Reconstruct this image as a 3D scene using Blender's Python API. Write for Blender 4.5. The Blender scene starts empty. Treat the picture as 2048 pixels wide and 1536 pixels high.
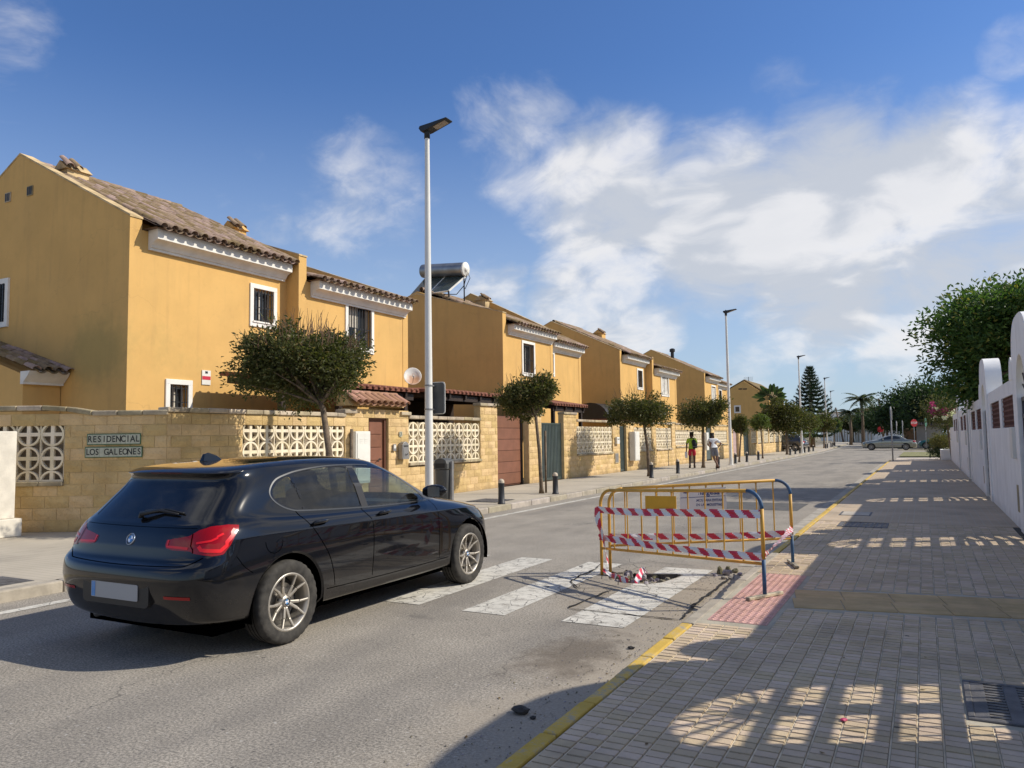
import bpy, bmesh, math, random
from mathutils import Vector, Matrix, noise as mnoise
from mathutils.bvhtree import BVHTree
from mathutils.geometry import tessellate_polygon
R = math.radians
scene = bpy.context.scene
col = scene.collection
random.seed(7)

# ---------------------------------------------------------------- camera
CAM_H = 1.55
F_PX, CX, CY = 1530.0, 1024.0, 768.0
def _n(v):
    return Vector(v).normalized()
_Yc = _n((1848 - CX, 866 - CY, F_PX))                 # street direction seen from the camera
_u = Vector((-math.sin(R(.8)), -math.cos(R(.8)), 0))
_u.z = -(_u.x * _Yc.x + _u.y * _Yc.y) / _Yc.z
_Zc = _u.normalized()
_Xc = _Yc.cross(_Zc).normalized()
CR = Vector((_Xc.x, _Yc.x, _Zc.x)); CD = Vector((_Xc.y, _Yc.y, _Zc.y)); CF = Vector((_Xc.z, _Yc.z, _Zc.z))
cam_d = bpy.data.cameras.new('camera'); cam = bpy.data.objects.new('camera', cam_d); col.objects.link(cam)
cam_d.sensor_width = 36; cam_d.lens = F_PX / 2048 * 36; cam_d.clip_end = 3000; cam_d.clip_start = .05
up, bk = -CD, -CF
cam.matrix_world = Matrix(((CR.x, up.x, bk.x, 0), (CR.y, up.y, bk.y, 0), (CR.z, up.z, bk.z, CAM_H), (0, 0, 0, 1)))
scene.camera = cam
EYE = Vector((0, 0, CAM_H))
def _ray(x, y):
    return (CR * (x - CX) + CD * (y - CY) + CF * F_PX).normalized()
def onz(x, y, z=0.):
    d = _ray(x, y); return EYE + d * ((z - CAM_H) / d.z)
def onx(x, y, X):
    d = _ray(x, y); return EYE + d * (X / d.x)
def ony(x, y, Y):
    d = _ray(x, y); return EYE + d * (Y / d.y)
def YW(px, X=-11.1):
    return onx(px, 880, X).y

# ---------------------------------------------------------------- light
SUN_EL, SUN_AZ = R(39.5), R(61.6)                     # azimuth measured from +Y towards +X
SUN = Vector((math.sin(SUN_AZ) * math.cos(SUN_EL), math.cos(SUN_AZ) * math.cos(SUN_EL), math.sin(SUN_EL)))
sd = bpy.data.lights.new('sun', 'SUN'); sd.energy = 4.6; sd.angle = R(.55); sd.color = (1, .93, .80)
so = bpy.data.objects.new('sun', sd); col.objects.link(so)
so.rotation_euler = SUN.to_track_quat('Z', 'Y').to_euler()
so.location = (30, 20, 40)
vs = scene.view_settings
vs.view_transform = 'Standard'; vs.look = 'None'; vs.exposure = 0.06; vs.gamma = 1; vs.use_curve_mapping = False
scene.render.engine = 'CYCLES'
scene.render.resolution_x, scene.render.resolution_y = 1024, 768
scene.cycles.max_bounces = 6; scene.cycles.diffuse_bounces = 3; scene.cycles.glossy_bounces = 4; scene.cycles.transparent_max_bounces = 12
SKY_STRENGTH = .07

class NT:
    """tiny helper around a node tree"""
    def __init__(s, tree): s.t = tree; s.n = tree.nodes; s.l = tree.links
    def node(s, typ, **kw):
        n = s.n.new(typ)
        for k, v in kw.items(): setattr(n, k, v)
        return n
    def put(s, sock, v):
        if v is None: return
        if isinstance(v, bpy.types.NodeSocket): s.l.new(v, sock)
        elif isinstance(v, (tuple, list, Vector)):
            v = tuple(v)
            if len(v) == 3 and sock.type == 'RGBA': v = v + (1,)
            sock.default_value = v
        else: sock.default_value = v
    def math(s, op, a, b=None, c=None, clamp=False):
        n = s.node('ShaderNodeMath', operation=op, use_clamp=clamp)
        s.put(n.inputs[0], a); s.put(n.inputs[1], b)
        if c is not None: s.put(n.inputs[2], c)
        return n.outputs[0]
    def vmath(s, op, a, b=None, scale=None):
        n = s.node('ShaderNodeVectorMath', operation=op)
        s.put(n.inputs[0], a)
        if b is not None: s.put(n.inputs[1], b)
        if scale is not None: s.put(n.inputs['Scale'], scale)
        return n.outputs['Value'] if op in ('DOT_PRODUCT', 'LENGTH', 'DISTANCE') else n.outputs['Vector']
    def noise(s, vec, scale, detail=4, rough=.55, dist=0.):
        n = s.node('ShaderNodeTexNoise'); s.put(n.inputs['Vector'], vec)
        n.inputs['Scale'].default_value = scale; n.inputs['Detail'].default_value = detail
        n.inputs['Roughness'].default_value = rough; n.inputs['Distortion'].default_value = dist
        return n.outputs['Fac']
    def vor(s, vec, scale, feature='DISTANCE_TO_EDGE'):
        n = s.node('ShaderNodeTexVoronoi', feature=feature); s.put(n.inputs['Vector'], vec)
        n.inputs['Scale'].default_value = scale
        return n.outputs['Distance']
    def rng(s, v, a, b, c=0., d=1., smooth=True):
        n = s.node('ShaderNodeMapRange', interpolation_type='SMOOTHSTEP' if smooth else 'LINEAR')
        for i, q in enumerate((v, a, b, c, d)): s.put(n.inputs[i], q)
        return n.outputs[0]
    def mix(s, f, a, b, mode='MIX'):
        n = s.node('ShaderNodeMix', data_type='RGBA', blend_type=mode)
        s.put(n.inputs[0], f); s.put(n.inputs[6], a); s.put(n.inputs[7], b)
        return n.outputs[2]
    def sep(s, v):
        n = s.node('ShaderNodeSeparateXYZ'); s.put(n.inputs[0], v); return n.outputs
    def comb(s, x, y, z):
        n = s.node('ShaderNodeCombineXYZ')
        for i, q in enumerate((x, y, z)): s.put(n.inputs[i], q)
        return n.outputs[0]

def make_world():
    w = bpy.data.worlds.new('World'); scene.world = w; w.use_nodes = True
    w.cycles.sampling_method = 'MANUAL'; w.cycles.sample_map_resolution = 256
    T = NT(w.node_tree); T.n.clear()
    out = T.node('ShaderNodeOutputWorld'); bg = T.node('ShaderNodeBackground')
    sky = T.node('ShaderNodeTexSky', sky_type='NISHITA', sun_disc=False)
    sky.sun_elevation = SUN_EL; sky.sun_rotation = SUN_AZ
    sky.air_density = 1.0; sky.dust_density = .6; sky.ozone_density = 2.0; sky.altitude = 10
    d = T.vmath('NORMALIZE', T.node('ShaderNodeTexCoord').outputs['Generated'])
    sp = T.sep(d)
    den = T.math('ADD', T.math('MAXIMUM', sp[2], 0.0), .42)
    p = T.comb(T.math('DIVIDE', sp[0], den), T.math('DIVIDE', sp[1], den), T.math('MULTIPLY', sp[2], 1.2))
    warp = T.node('ShaderNodeTexNoise'); T.put(warp.inputs['Vector'], p); warp.inputs['Scale'].default_value = 2.2; warp.inputs['Detail'].default_value = 3
    pw = T.vmath('ADD', p, T.vmath('SCALE', T.vmath('SUBTRACT', warp.outputs['Color'], (.5, .5, .5)), scale=.35))
    n1 = T.noise(pw, 2.7, 7, .56)
    n2 = T.noise(pw, 9., 5, .65)
    # cloud banks: centre direction (from the photograph), angular radius, weight
    banks = None
    def blob(x, y, rad, wgt):
        nonlocal banks
        c = _ray(x, y)
        b = T.math('MULTIPLY', T.rng(T.vmath('DOT_PRODUCT', d, c), math.cos(rad), 1.0), wgt)
        banks = b if banks is None else T.math('MAXIMUM', banks, b)
    for x, y, rad, wgt in ((985, 215, .09, .52), (1060, 285, .14, .74), (1220, 380, .17, .95), (1420, 440, .19, 1.0), (1640, 450, .20, 1.0), (1860, 430, .18, .96), (2060, 420, .16, .92),
                           (1260, 600, .14, .84), (1150, 600, .10, .78), (1620, 600, .14, .84), (1400, 540, .14, .7), (1385, 600, .05, .6), (740, 420, .17, .53), (470, 410, .13, .51),
                           (980, 580, .09, .62), (790, 180, .07, .32), (10, 90, .12, .40), (2040, 90, .06, .42), (1700, 290, .12, .55), (1560, 200, .09, .42), (1800, 680, .14, .62), (1490, 730, .07, .66), (1700, 770, .13, .56)):
        blob(x, y, rad, wgt)
    # broken cloud beyond the frame too, unseen cover raised for whiter fill light
    far = T.rng(T.vmath('DOT_PRODUCT', d, tuple(CF)), .55, .78, 1., 0.)
    wild = T.math('MULTIPLY', T.math('MULTIPLY', T.rng(T.noise(p, .9, 3), .36, .58), .80), far)
    banks = T.math('MAXIMUM', banks, wild)
    dens = T.math('ADD', T.math('MULTIPLY', banks, .62), T.math('ADD', T.math('MULTIPLY', n1, .80), T.math('MULTIPLY', n2, .30)))
    a = T.math('MULTIPLY', T.rng(dens, .80, 1.15), T.rng(sp[2], -.02, .10))
    a = T.math('MULTIPLY', a, .93)
    # lit tops, greyer thick undersides
    up_ = T.noise(T.vmath('ADD', pw, (.07, .05, .05)), 2.7, 3, .55)
    shade = T.rng(T.math('SUBTRACT', n1, up_), -.07, .07)
    thick = T.rng(dens, 1.0, 1.45)
    cc = T.mix(shade, (8.0, 8.5, 9.4), (12.2, 12.1, 12.2))
    cc = T.mix(T.math('MULTIPLY', thick, .35), cc, (8.4, 8.8, 9.6))
    skyc = T.mix(1.0, sky.outputs[0], (.94, 1.34, 1.92), 'MULTIPLY')
    hz = T.rng(sp[2], .0, .46, .66, 0.)
    skyc = T.mix(hz, skyc, (7.5, 8.8, 10.0))
    fin = T.mix(a, skyc, cc)
    T.put(bg.inputs[0], fin); bg.inputs[1].default_value = SKY_STRENGTH
    T.l.new(bg.outputs[0], out.inputs[0])
make_world()

# ---------------------------------------------------------------- mesh + material helpers
class MB:
    def __init__(s): s.v = []; s.f = []; s.m = []
    def add(s, vs_, fs, mi=0):
        o = len(s.v); s.v += [tuple(v) for v in vs_]
        s.f += [tuple(i + o for i in f) for f in fs]; s.m += [mi] * len(fs)
    def box(s, x0, y0, z0, x1, y1, z1, mi=0):
        s.add([(x0, y0, z0), (x1, y0, z0), (x1, y1, z0), (x0, y1, z0), (x0, y0, z1), (x1, y0, z1), (x1, y1, z1), (x0, y1, z1)],
              [(0, 3, 2, 1), (4, 5, 6, 7), (0, 1, 5, 4), (1, 2, 6, 5), (2, 3, 7, 6), (3, 0, 4, 7)], mi)
    def obox(s, a, b, w, h, upv=(0, 0, 1), mi=0):
        """beam from a to b, width w, height h"""
        a, b = Vector(a), Vector(b); d = (b - a).normalized(); u = Vector(upv)
        x = d.cross(u)
        if x.length < 1e-5: x = d.cross(Vector((1, 0, 0)))
        x = x.normalized() * w / 2; z = x.cross(d).normalized() * h / 2
        vs_ = [a - x - z, a + x - z, a + x + z, a - x + z, b - x - z, b + x - z, b + x + z, b - x + z]
        s.add(vs_, [(3, 2, 1, 0), (4, 5, 6, 7), (0, 1, 5, 4), (1, 2, 6, 5), (2, 3, 7, 6), (3, 0, 4, 7)], mi)
    def tube(s, pts, r, n=8, cap=True, mi=0):
        pts = [Vector(p) for p in pts]; rings = []
        rs = r if isinstance(r, (list, tuple)) else [r] * len(pts)
        u = None; o = len(s.v)
        for i, p in enumerate(pts):
            d = (pts[min(i + 1, len(pts) - 1)] - pts[max(i - 1, 0)]).normalized()
            if u is None: u = d.orthogonal().normalized()
            else:
                u = (u - d * u.dot(d))
                u = u.normalized() if u.length > 1e-6 else d.orthogonal().normalized()
            w = d.cross(u)
            for k in range(n):
                t = 2 * math.pi * k / n
                s.v.append(tuple(p + (u * math.cos(t) + w * math.sin(t)) * rs[i]))
        for i in range(len(pts) - 1):
            for k in range(n):
                a = o + i * n + k; b = o + i * n + (k + 1) % n
                s.f.append((a, b, b + n, a + n)); s.m.append(mi)
        if cap:
            s.f.append(tuple(o + k for k in reversed(range(n)))); s.m.append(mi)
            e = o + (len(pts) - 1) * n
            s.f.append(tuple(e + k for k in range(n))); s.m.append(mi)
    def lathe(s, prof, c=(0, 0, 0), n=16, ax='Z', mi=0):
        o = len(s.v); c = Vector(c)
        for r, z in prof:
            for k in range(n):
                t = 2 * math.pi * k / n; a, b = r * math.cos(t), r * math.sin(t)
                s.v.append(tuple(c + Vector({'Z': (a, b, z), 'X': (z, a, b), 'Y': (b, z, a)}[ax])))
        for i in range(len(prof) - 1):
            for k in range(n):
                a = o + i * n + k; b = o + i * n + (k + 1) % n
                s.f.append((a, b, b + n, a + n)); s.m.append(mi)
    def prism(s, poly, fn, t0, t1, mi=0, caps=True):
        """extrude a 2-D polygon: fn(a, b, t) -> point"""
        n = len(poly); o = len(s.v)
        s.v += [tuple(fn(a, b, t0)) for a, b in poly] + [tuple(fn(a, b, t1)) for a, b in poly]
        for k in range(n):
            k2 = (k + 1) % n; s.f.append((o + k, o + k2, o + n + k2, o + n + k)); s.m.append(mi)
        if caps:
            tri = tessellate_polygon([[Vector((a, b, 0)) for a, b in poly]])
            for t in tri:
                s.f.append(tuple(o + i for i in t)); s.m.append(mi)
                s.f.append(tuple(o + n + i for i in reversed(t))); s.m.append(mi)
    def mesh(s, name, mats, smooth=False, fix=True):
        me = bpy.data.meshes.new(name); me.from_pydata(s.v, [], s.f)
        for m in (mats if isinstance(mats, (list, tuple)) else [mats]): me.materials.append(m)
        if any(s.m): me.polygons.foreach_set('material_index', s.m)
        if fix:
            bm = bmesh.new(); bm.from_mesh(me); bmesh.ops.recalc_face_normals(bm, faces=bm.faces); bm.to_mesh(me); bm.free()
        if smooth: me.polygons.foreach_set('use_smooth', [True] * len(me.polygons))
        me.update()
        return me
    def build(s, name, mats, parent=None, smooth=False, loc=None, fix=True):
        return link(name, s.mesh(name, mats, smooth, fix), parent, loc)
def link(name, me, parent=None, loc=None, rot=None, scale=None):
    o = bpy.data.objects.new(name, me); col.objects.link(o)
    if loc is not None: o.location = loc
    if rot is not None: o.rotation_euler = rot
    if scale is not None: o.scale = scale
    if parent is not None:
        o.parent = parent
    return o
def tag(o, label=None, cat=None, group=None, kind=None):
    if label: o['label'] = label
    if cat: o['category'] = cat
    if group: o['group'] = group
    if kind: o['kind'] = kind
    return o
def thing(name, label, cat, loc=(0, 0, 0), rz=0, group=None):
    o = bpy.data.objects.new(name, None); col.objects.link(o); o.location = loc; o.rotation_euler = (0, 0, rz)
    o.empty_display_size = .2
    return tag(o, label, cat, group)
def copy_tree(o, parent=None):
    c = o.copy(); col.objects.link(c); c.parent = parent
    for ch in list(o.children): copy_tree(ch, c)
    return c
def bevel(o, w=.01, seg=2, ang=40):
    m = o.modifiers.new('bevel', 'BEVEL'); m.width = w; m.segments = seg; m.limit_method = 'ANGLE'; m.angle_limit = R(ang)
    return o
def autosmooth(me, ang=35):
    me.polygons.foreach_set('use_smooth', [True] * len(me.polygons))
    me.set_sharp_from_angle(angle=R(ang))

def srgb(r, g, b):
    def c(v):
        v /= 255.; return v / 12.92 if v <= .04045 else ((v + .055) / 1.055) ** 2.4
    return (c(r), c(g), c(b))
def mat(name, c, rough=.8, var=.12, sc=4., bump=0., bsc=60., metal=0., rnd=0., c2=None, spec=.35, coat=0., extra=None, bdist=.01):
    m = bpy.data.materials.new(name); m.use_nodes = True
    T = NT(m.node_tree); bs = T.n['Principled BSDF']
    pos = T.node('ShaderNodeNewGeometry').outputs['Position']
    lo = tuple(max(0, k * (1 - var)) for k in c); hi = tuple(min(1, k * (1 + var)) for k in (c2 or c))
    if c2: lo = c
    fac = T.rng(T.noise(pos, sc, 6, .6), .3, .7)
    colr = T.mix(fac, lo, hi)
    if rnd:
        oi = T.node('ShaderNodeObjectInfo').outputs['Random']
        ri = T.node('ShaderNodeNewGeometry').outputs['Random Per Island']
        r_ = T.math('FRACT', T.math('ADD', T.math('MULTIPLY', oi, 7.3), T.math('MULTIPLY', ri, 3.7)))
        v = T.rng(r_, 0, 1, 1 - rnd, 1 + rnd, smooth=False)
        colr = T.mix(1.0, colr, T.comb(v, v, T.math('MULTIPLY', v, v)), 'MULTIPLY')
    if extra: colr = extra(T, colr, pos, bs) or colr
    T.put(bs.inputs['Base Color'], colr)
    bs.inputs['Roughness'].default_value = rough; bs.inputs['Metallic'].default_value = metal
    bs.inputs['Specular IOR Level'].default_value = spec
    if coat: bs.inputs['Coat Weight'].default_value = coat; bs.inputs['Coat Roughness'].default_value = .03
    if bump:
        b = T.node('ShaderNodeBump'); b.inputs['Strength'].default_value = bump; b.inputs['Distance'].default_value = bdist
        T.put(b.inputs['Height'], T.noise(pos, bsc, 5, .65)); T.l.new(b.outputs[0], bs.inputs['Normal'])
    return m
M = {}
# ================================================================ GROUND, ROAD, PAVEMENTS
def _asphalt(T, c, pos, bs):
    sp = T.sep(pos)
    fine = T.noise(pos, 62, 3, .75); c = T.mix(T.rng(fine, .34, .66), T.mix(1., c, (.55, .55, .55), 'MULTIPLY'), T.mix(1., c, (1.42, 1.40, 1.37), 'MULTIPLY'))
    chip = T.noise(pos, 27, 2, .6); c = T.mix(T.math('MULTIPLY', T.rng(chip, .66, .72), .8), c, (.52, .49, .44))
    chip2 = T.noise(T.vmath('ADD', pos, (4.3, 2.1, 0)), 21, 2, .5); c = T.mix(T.math('MULTIPLY', T.rng(chip2, .68, .75), .75), c, (.05, .047, .045))
    oil = T.noise(T.vmath('ADD', pos, (14.3, 7.1, 0)), 1.9, 4, .6); c = T.mix(T.math('MULTIPLY', T.rng(oil, .62, .74), .45), c, (.085, .08, .075))
    big = T.noise(T.vmath('MULTIPLY', pos, (1.2, .25, 1)), 1.0, 4, .55); c = T.mix(T.math('MULTIPLY', T.rng(big, .42, .68), .34), c, (.105, .10, .098))
    # pale dust swept against the right kerb
    d = T.rng(T.math('ADD', sp[0], T.math('MULTIPLY', T.noise(pos, 1.7, 6, .65), 1.4)), -1.95, -1.15)
    near = T.rng(sp[1], 9.5, 12.0, 1., .25)
    c = T.mix(T.math('MULTIPLY', T.math('MULTIPLY', d, near), .72), c, (.37, .315, .245))
    # dark damp smear before the dropped kerb
    q = T.vmath('DISTANCE', T.vmath('MULTIPLY', pos, (1.5, .75, 1)), (-2.28 * 1.5, 5.15 * .75, 0))
    s = T.math('MULTIPLY', T.rng(T.math('ADD', q, T.math('MULTIPLY', T.noise(pos, 4.5, 5, .7), 1.2)), .75, 1.25, 1., 0.), .6)
    c = T.mix(s, c, (.085, .065, .048))
    q2 = T.vmath('DISTANCE', T.vmath('MULTIPLY', pos, (1.1, .75, 1)), (-2.45 * 1.1, 7.5 * .75, 0))
    c = T.mix(T.math('MULTIPLY', T.rng(T.math('ADD', q2, T.math('MULTIPLY', T.noise(pos, 3.2, 6, .7), 1.1)), .95, 1.75, 1., 0.), .62), c, (.34, .285, .215))
    # crazed surface round the hole
    m = T.rng(T.vmath('DISTANCE', T.vmath('MULTIPLY', pos, (1., .8, 1)), (-3.1, 8.1 * .8, 0)), .5, 1.5, 1., 0.)
    e = T.vor(T.vmath('ADD', pos, T.vmath('SCALE', T.node('ShaderNodeTexNoise').outputs['Color'], scale=.2)), 4.2)
    c = T.mix(T.math('MULTIPLY', T.rng(e, .004, .022, 1., 0.), m), c, (.03, .027, .024))
    # long hairline cracks
    e2 = T.vor(T.vmath('ADD', T.vmath('MULTIPLY', pos, (.55, .22, 0)), T.vmath('SCALE', T.comb(T.noise(pos, 1.3, 5), T.noise(T.vmath('ADD', pos, (9, 3, 0)), 1.3, 5), 0), scale=.5)), .8)
    c = T.mix(T.math('MULTIPLY', T.rng(e2, .001, .0045, 1., 0.), T.math('MULTIPLY', T.rng(T.noise(pos, .5, 2), .50, .62), .55)), c, (.085, .078, .07))
    return c
M['asphalt'] = mat('asphalt', (.30, .272, .232), .92, .10, 1.3, .55, 120, extra=_asphalt, spec=.2, bdist=.006)
def _paint(T, c, pos, bs):
    w = T.noise(pos, 7, 8, .75); f = T.noise(pos, 70, 3, .8)
    k = T.math('ADD', T.math('MULTIPLY', w, .75), T.math('MULTIPLY', f, .35))
    c = T.mix(T.rng(k, .52, .71), c, (.25, .225, .19))
    e = T.vor(T.vmath('ADD', pos, T.vmath('SCALE', T.comb(T.noise(pos, 3, 4), T.noise(T.vmath('ADD', pos, (9, 3, 0)), 3, 4), 0), scale=.3)), 5.2)
    return T.mix(T.math('MULTIPLY', T.rng(e, .006, .022, 1., 0.), .85), c, (.07, .063, .057))
M['road_paint'] = mat('road_paint', (.60, .57, .50), .8, .08, 3, .3, 120, extra=_paint)
def _yel(T, c, pos, bs):
    w = T.math('ADD', T.math('MULTIPLY', T.noise(pos, 5, 7, .75), .8), T.math('MULTIPLY', T.noise(pos, 45, 4, .7), .3))
    return T.mix(T.rng(w, .54, .70), c, (.36, .32, .25))
M['kerb_yellow'] = mat('kerb_yellow', (.60, .395, .07), .75, .12, 5, .35, 60, extra=_yel, rnd=.08)
M['concrete'] = mat('concrete', (.43, .385, .31), .9, .16, 3, .4, 60, rnd=.07)
M['kerb_stone'] = mat('kerb_stone', (.37, .325, .26), .9, .2, 4, .5, 50, rnd=.1)
M['gutter'] = mat('gutter', (.36, .325, .27), .9, .3, 3.5, .5, 60)
M['soil'] = mat('soil', (.22, .19, .13), .95, .3, .6, .5, 20)
def _pst(T, c, pos, bs):
    d = T.noise(pos, 1.1, 5, .62); c = T.mix(T.math('MULTIPLY', T.rng(d, .52, .70), .42), c, (.22, .175, .13))
    g_ = T.vor(pos, 2.3, 'F1'); return T.mix(T.math('MULTIPLY', T.rng(g_, .028, .036, 1., 0.), .7), c, (.08, .072, .065))
M['paver'] = mat('paver', (.50, .385, .262), .85, .12, 2.0, .45, 90, rnd=.09, c2=(.56, .44, .305), extra=_pst)
def _joint(T, c, pos, bs):
    fx = T.math('ABSOLUTE', T.math('SUBTRACT', T.math('FRACT', T.math('DIVIDE', T.math('SUBTRACT', T.sep(pos)[0], -1.74 + .105), .11)), .5))
    return T.mix(T.rng(fx, .455, .47), (.075, .062, .048), c)
M['joint'] = mat('joint', (.62, .52, .37), .95, .3, 6, .4, 80, extra=_joint)
M['pink'] = mat('tactile_pink', (.54, .315, .265), .8, .14, 6, .3, 90, rnd=.06)
M['tan'] = mat('tactile_tan', (.55, .40, .21), .85, .14, 4, .3, 90, rnd=.06)
M['iron'] = mat('cast_iron', (.12, .115, .115), .6, .3, 8, .3, 80, metal=.3)
M['dark'] = mat('dark_gap', (.02, .018, .016), .9, .1)
def _lines(px_, py_, w, pale, dark, shift=(0, 0)):
    """long joints every px_ metres in X, cross joints every py_ metres in Y"""
    def f(T, c, pos, bs):
        sp = T.sep(pos)
        fx = T.math('ABSOLUTE', T.math('SUBTRACT', T.math('FRACT', T.math('ADD', T.math('DIVIDE', sp[0], px_), shift[0])), .5))
        fy = T.math('ABSOLUTE', T.math('SUBTRACT', T.math('FRACT', T.math('ADD', T.math('DIVIDE', sp[1], py_), shift[1])), .5))
        c = T.mix(T.math('MULTIPLY', T.rng(fy, .5 - w / py_, .5), .75), c, dark)
        c = T.mix(T.math('MULTIPLY', T.rng(fx, .5 - w / px_, .5), .75), c, pale)
        st = T.noise(pos, .8, 5, .6)
        return T.mix(T.math('MULTIPLY', T.rng(st, .5, .72), .3), c, (.17, .15, .125))
    return f
M['paver_far'] = mat('paver_far', (.52, .40, .275), .85, .12, 1.2, .3, 90, extra=_lines(.11, .072, .01, (.46, .41, .32), (.16, .14, .115)))
M['pave_left'] = mat('pavement_left', (.45, .395, .31), .88, .08, 1.0, .25, 70, extra=_lines(.4, .1, .008, (.42, .36, .28), (.26, .22, .17)))

# big ground sheet
g = MB(); g.add([(-900, -300, -.06), (900, -300, -.06), (900, 1500, -.06), (-900, 1500, -.06)], [(0, 1, 2, 3)])
tag(g.build('ground', M['soil']), kind='structure')

# road with a broken hole
KL, KR = -8.1, -1.74
_hz = [(380, 190), (450, 215), (560, 205), (610, 165), (700, 190), (800, 240), (1000, 238), (1200, 245), (1480, 245), (1560, 262), (1470, 300), (1330, 345), (1200, 385), (1000, 405), (730, 398), (600, 392), (450, 368), (330, 330), (305, 260), (345, 200)]
hole = [onz(1180 + x * .1172, 1120 + y * .1172).to_2d() for x, y in _hz]
def street_left(y):      # left kerb line: straight, then a slow bend to the left
    return KL if y < 70 else KL - .028 * (y - 70) - .00022 * (y - 70) ** 2
outer = [(KR, -15), (KR, 47.5), (3, 50), (45, 52), (45, 72), (2, 74), (-1.9, 78), (-3.2, 100), (-6.5, 130), (-11, 160), (-40, 185)] + [(-46, 180)] + [(street_left(y), y) for y in (160, 145, 130, 115, 100, 90, 80, 70)] + [(KL, -15)]
outer = [Vector(p) for p in outer]
near_box = [Vector(p) for p in ((-4.2, 7.0), (-1.9, 7.0), (-1.9, 9.6), (-4.2, 9.6))]
rb = MB()
def sheet(loops, z):
    pts = [p for l in loops for p in l]
    tri = tessellate_polygon([[Vector((p.x, p.y, 0)) for p in l] for l in loops])
    rb.add([(p.x, p.y, z) for p in pts], tri)
sheet([outer, near_box[::-1]], 0.0); sheet([near_box, hole[::-1]], 0.0)
o = rb.build('road', M['asphalt']); tag(o, kind='structure')
# sides and rubble floor of the hole
hb = MB(); n = len(hole); c0 = sum(hole, Vector((0, 0))) / n
low = [c0 + (p - c0) * .93 for p in hole]
hb.add([(p.x, p.y, 0) for p in hole] + [(p.x, p.y, -.13) for p in low], [(i, (i + 1) % n, n + (i + 1) % n, n + i) for i in range(n)])
M['rubble'] = mat('rubble', (.33, .285, .225), .95, .5, 9, .9, 45, bdist=.03)
tag(hb.build('hole_side', mat('broken_edge', (.13, .115, .095), .95, .5, 12, .8, 60, bdist=.03), parent=o), kind='structure')
fl = MB(); N_ = 22
x0, x1 = min(p.x for p in hole) - .1, max(p.x for p in hole) + .1; y0, y1 = min(p.y for p in hole) - .1, max(p.y for p in hole) + .1
for j in range(N_ + 1):
    for i in range(N_ + 1):
        x = x0 + (x1 - x0) * i / N_; y = y0 + (y1 - y0) * j / N_
        left = max(0, min(1, (-2.75 - x) / .5))
        fl.v.append((x, y, min(-.012, -.062 + .045 * left + .045 * mnoise.noise(Vector((x * 14, y * 14, 3))))))
for j in range(N_):
    for i in range(N_):
        a = j * (N_ + 1) + i; fl.f.append((a, a + 1, a + N_ + 2, a + N_ + 1)); fl.m.append(0)
tag(fl.build('hole_floor', M['rubble'], parent=o), kind='structure')

# sunk and cracked slab edges beside the dropped kerb
def crack(px, w=.02, seed=1, z=.003):
    rr = random.Random(seed); P = [onz(x, y).to_2d() for x, y in px]; b = MB(); L = []
    for a, c in zip(P, P[1:]):
        k = max(2, int((c - a).length / .07))
        for i in range(k): L.append(a.lerp(c, i / k) + Vector((rr.uniform(-.012, .012), rr.uniform(-.012, .012))))
    L.append(P[-1]); m = len(L)
    for i, p in enumerate(L):
        d = (L[min(i + 1, m - 1)] - L[max(i - 1, 0)]).normalized(); q = Vector((-d.y, d.x)) * w * rr.uniform(.3, 1.) * (.25 if i in (0, m - 1) else 1)
        b.v += [(p.x + q.x, p.y + q.y, z), (p.x - q.x, p.y - q.y, z)]
    for i in range(m - 1): b.f.append((2 * i, 2 * i + 1, 2 * i + 3, 2 * i + 2)); b.m.append(0)
    tag(b.build('road_crack', M['dark']), kind='structure')
crack([(1135, 1218), (1240, 1229), (1361, 1241)], .015, 1, .009); crack([(1135, 1218), (1180, 1198), (1224, 1181)], .016, 2, .010)
crack([(1262, 1172), (1340, 1178), (1431, 1181)], .010, 3, .011); crack([(1190, 1140), (1162, 1152), (1140, 1165), (1160, 1180)], .014, 4, .012)
crack([(1361, 1241), (1395, 1207), (1431, 1181), (1470, 1150)], .022, 5, .013); crack([(1240, 1130), (1300, 1125), (1390, 1134)], .008, 6, .014)
crack([(1135, 1160), (1175, 1152), (1205, 1128)], .008, 7, .015); 

# painted markings
def sheet_rect(name, x0, y0, x1, y1, z, m, kind='structure'):
    b = MB(); b.add([(x0, y0, z), (x1, y0, z), (x1, y1, z), (x0, y1, z)], [(0, 1, 2, 3)]); return tag(b.build(name, m), kind=kind)
def stripe(xa, xb, ya, yb):
    if xa < -2.9 and xb > -3.9 or xb > -2.9:      # cut round the hole
        loops = [[Vector(p) for p in ((xa, ya), (xb, ya), (xb, yb), (xa, yb))]]
        import mathutils.geometry as mg
        g_ = .08; pts = loops[0] + [c0 + (p - c0) * 1.06 for p in hole]
        n4 = len(pts); ed = [(0, 1), (1, 2), (2, 3), (3, 0)] + [(4 + i, 4 + (i + 1) % (n4 - 4)) for i in range(n4 - 4)]
        v2, _, tr, *_r = mg.delaunay_2d_cdt(pts, ed, [], 0, 1e-6)
        def inside(p, poly):
            r = False
            for i in range(len(poly)):
                a, b = poly[i], poly[i - 1]
                if (a.y > p.y) != (b.y > p.y) and p.x < (b.x - a.x) * (p.y - a.y) / (b.y - a.y) + a.x: r = not r
            return r
        b = MB(); hp = pts[4:]; keep = []
        for t in tr:
            c = (v2[t[0]] + v2[t[1]] + v2[t[2]]) / 3
            if xa < c.x < xb and ya < c.y < yb and not inside(c, hp): keep.append(tuple(t))
        b.add([(p.x, p.y, .004) for p in v2], keep)
        tag(b.build('crossing_stripe', M['road_paint']), kind='structure')
    else: sheet_rect('crossing_stripe', xa, ya, xb, yb, .004, M['road_paint'])
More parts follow.
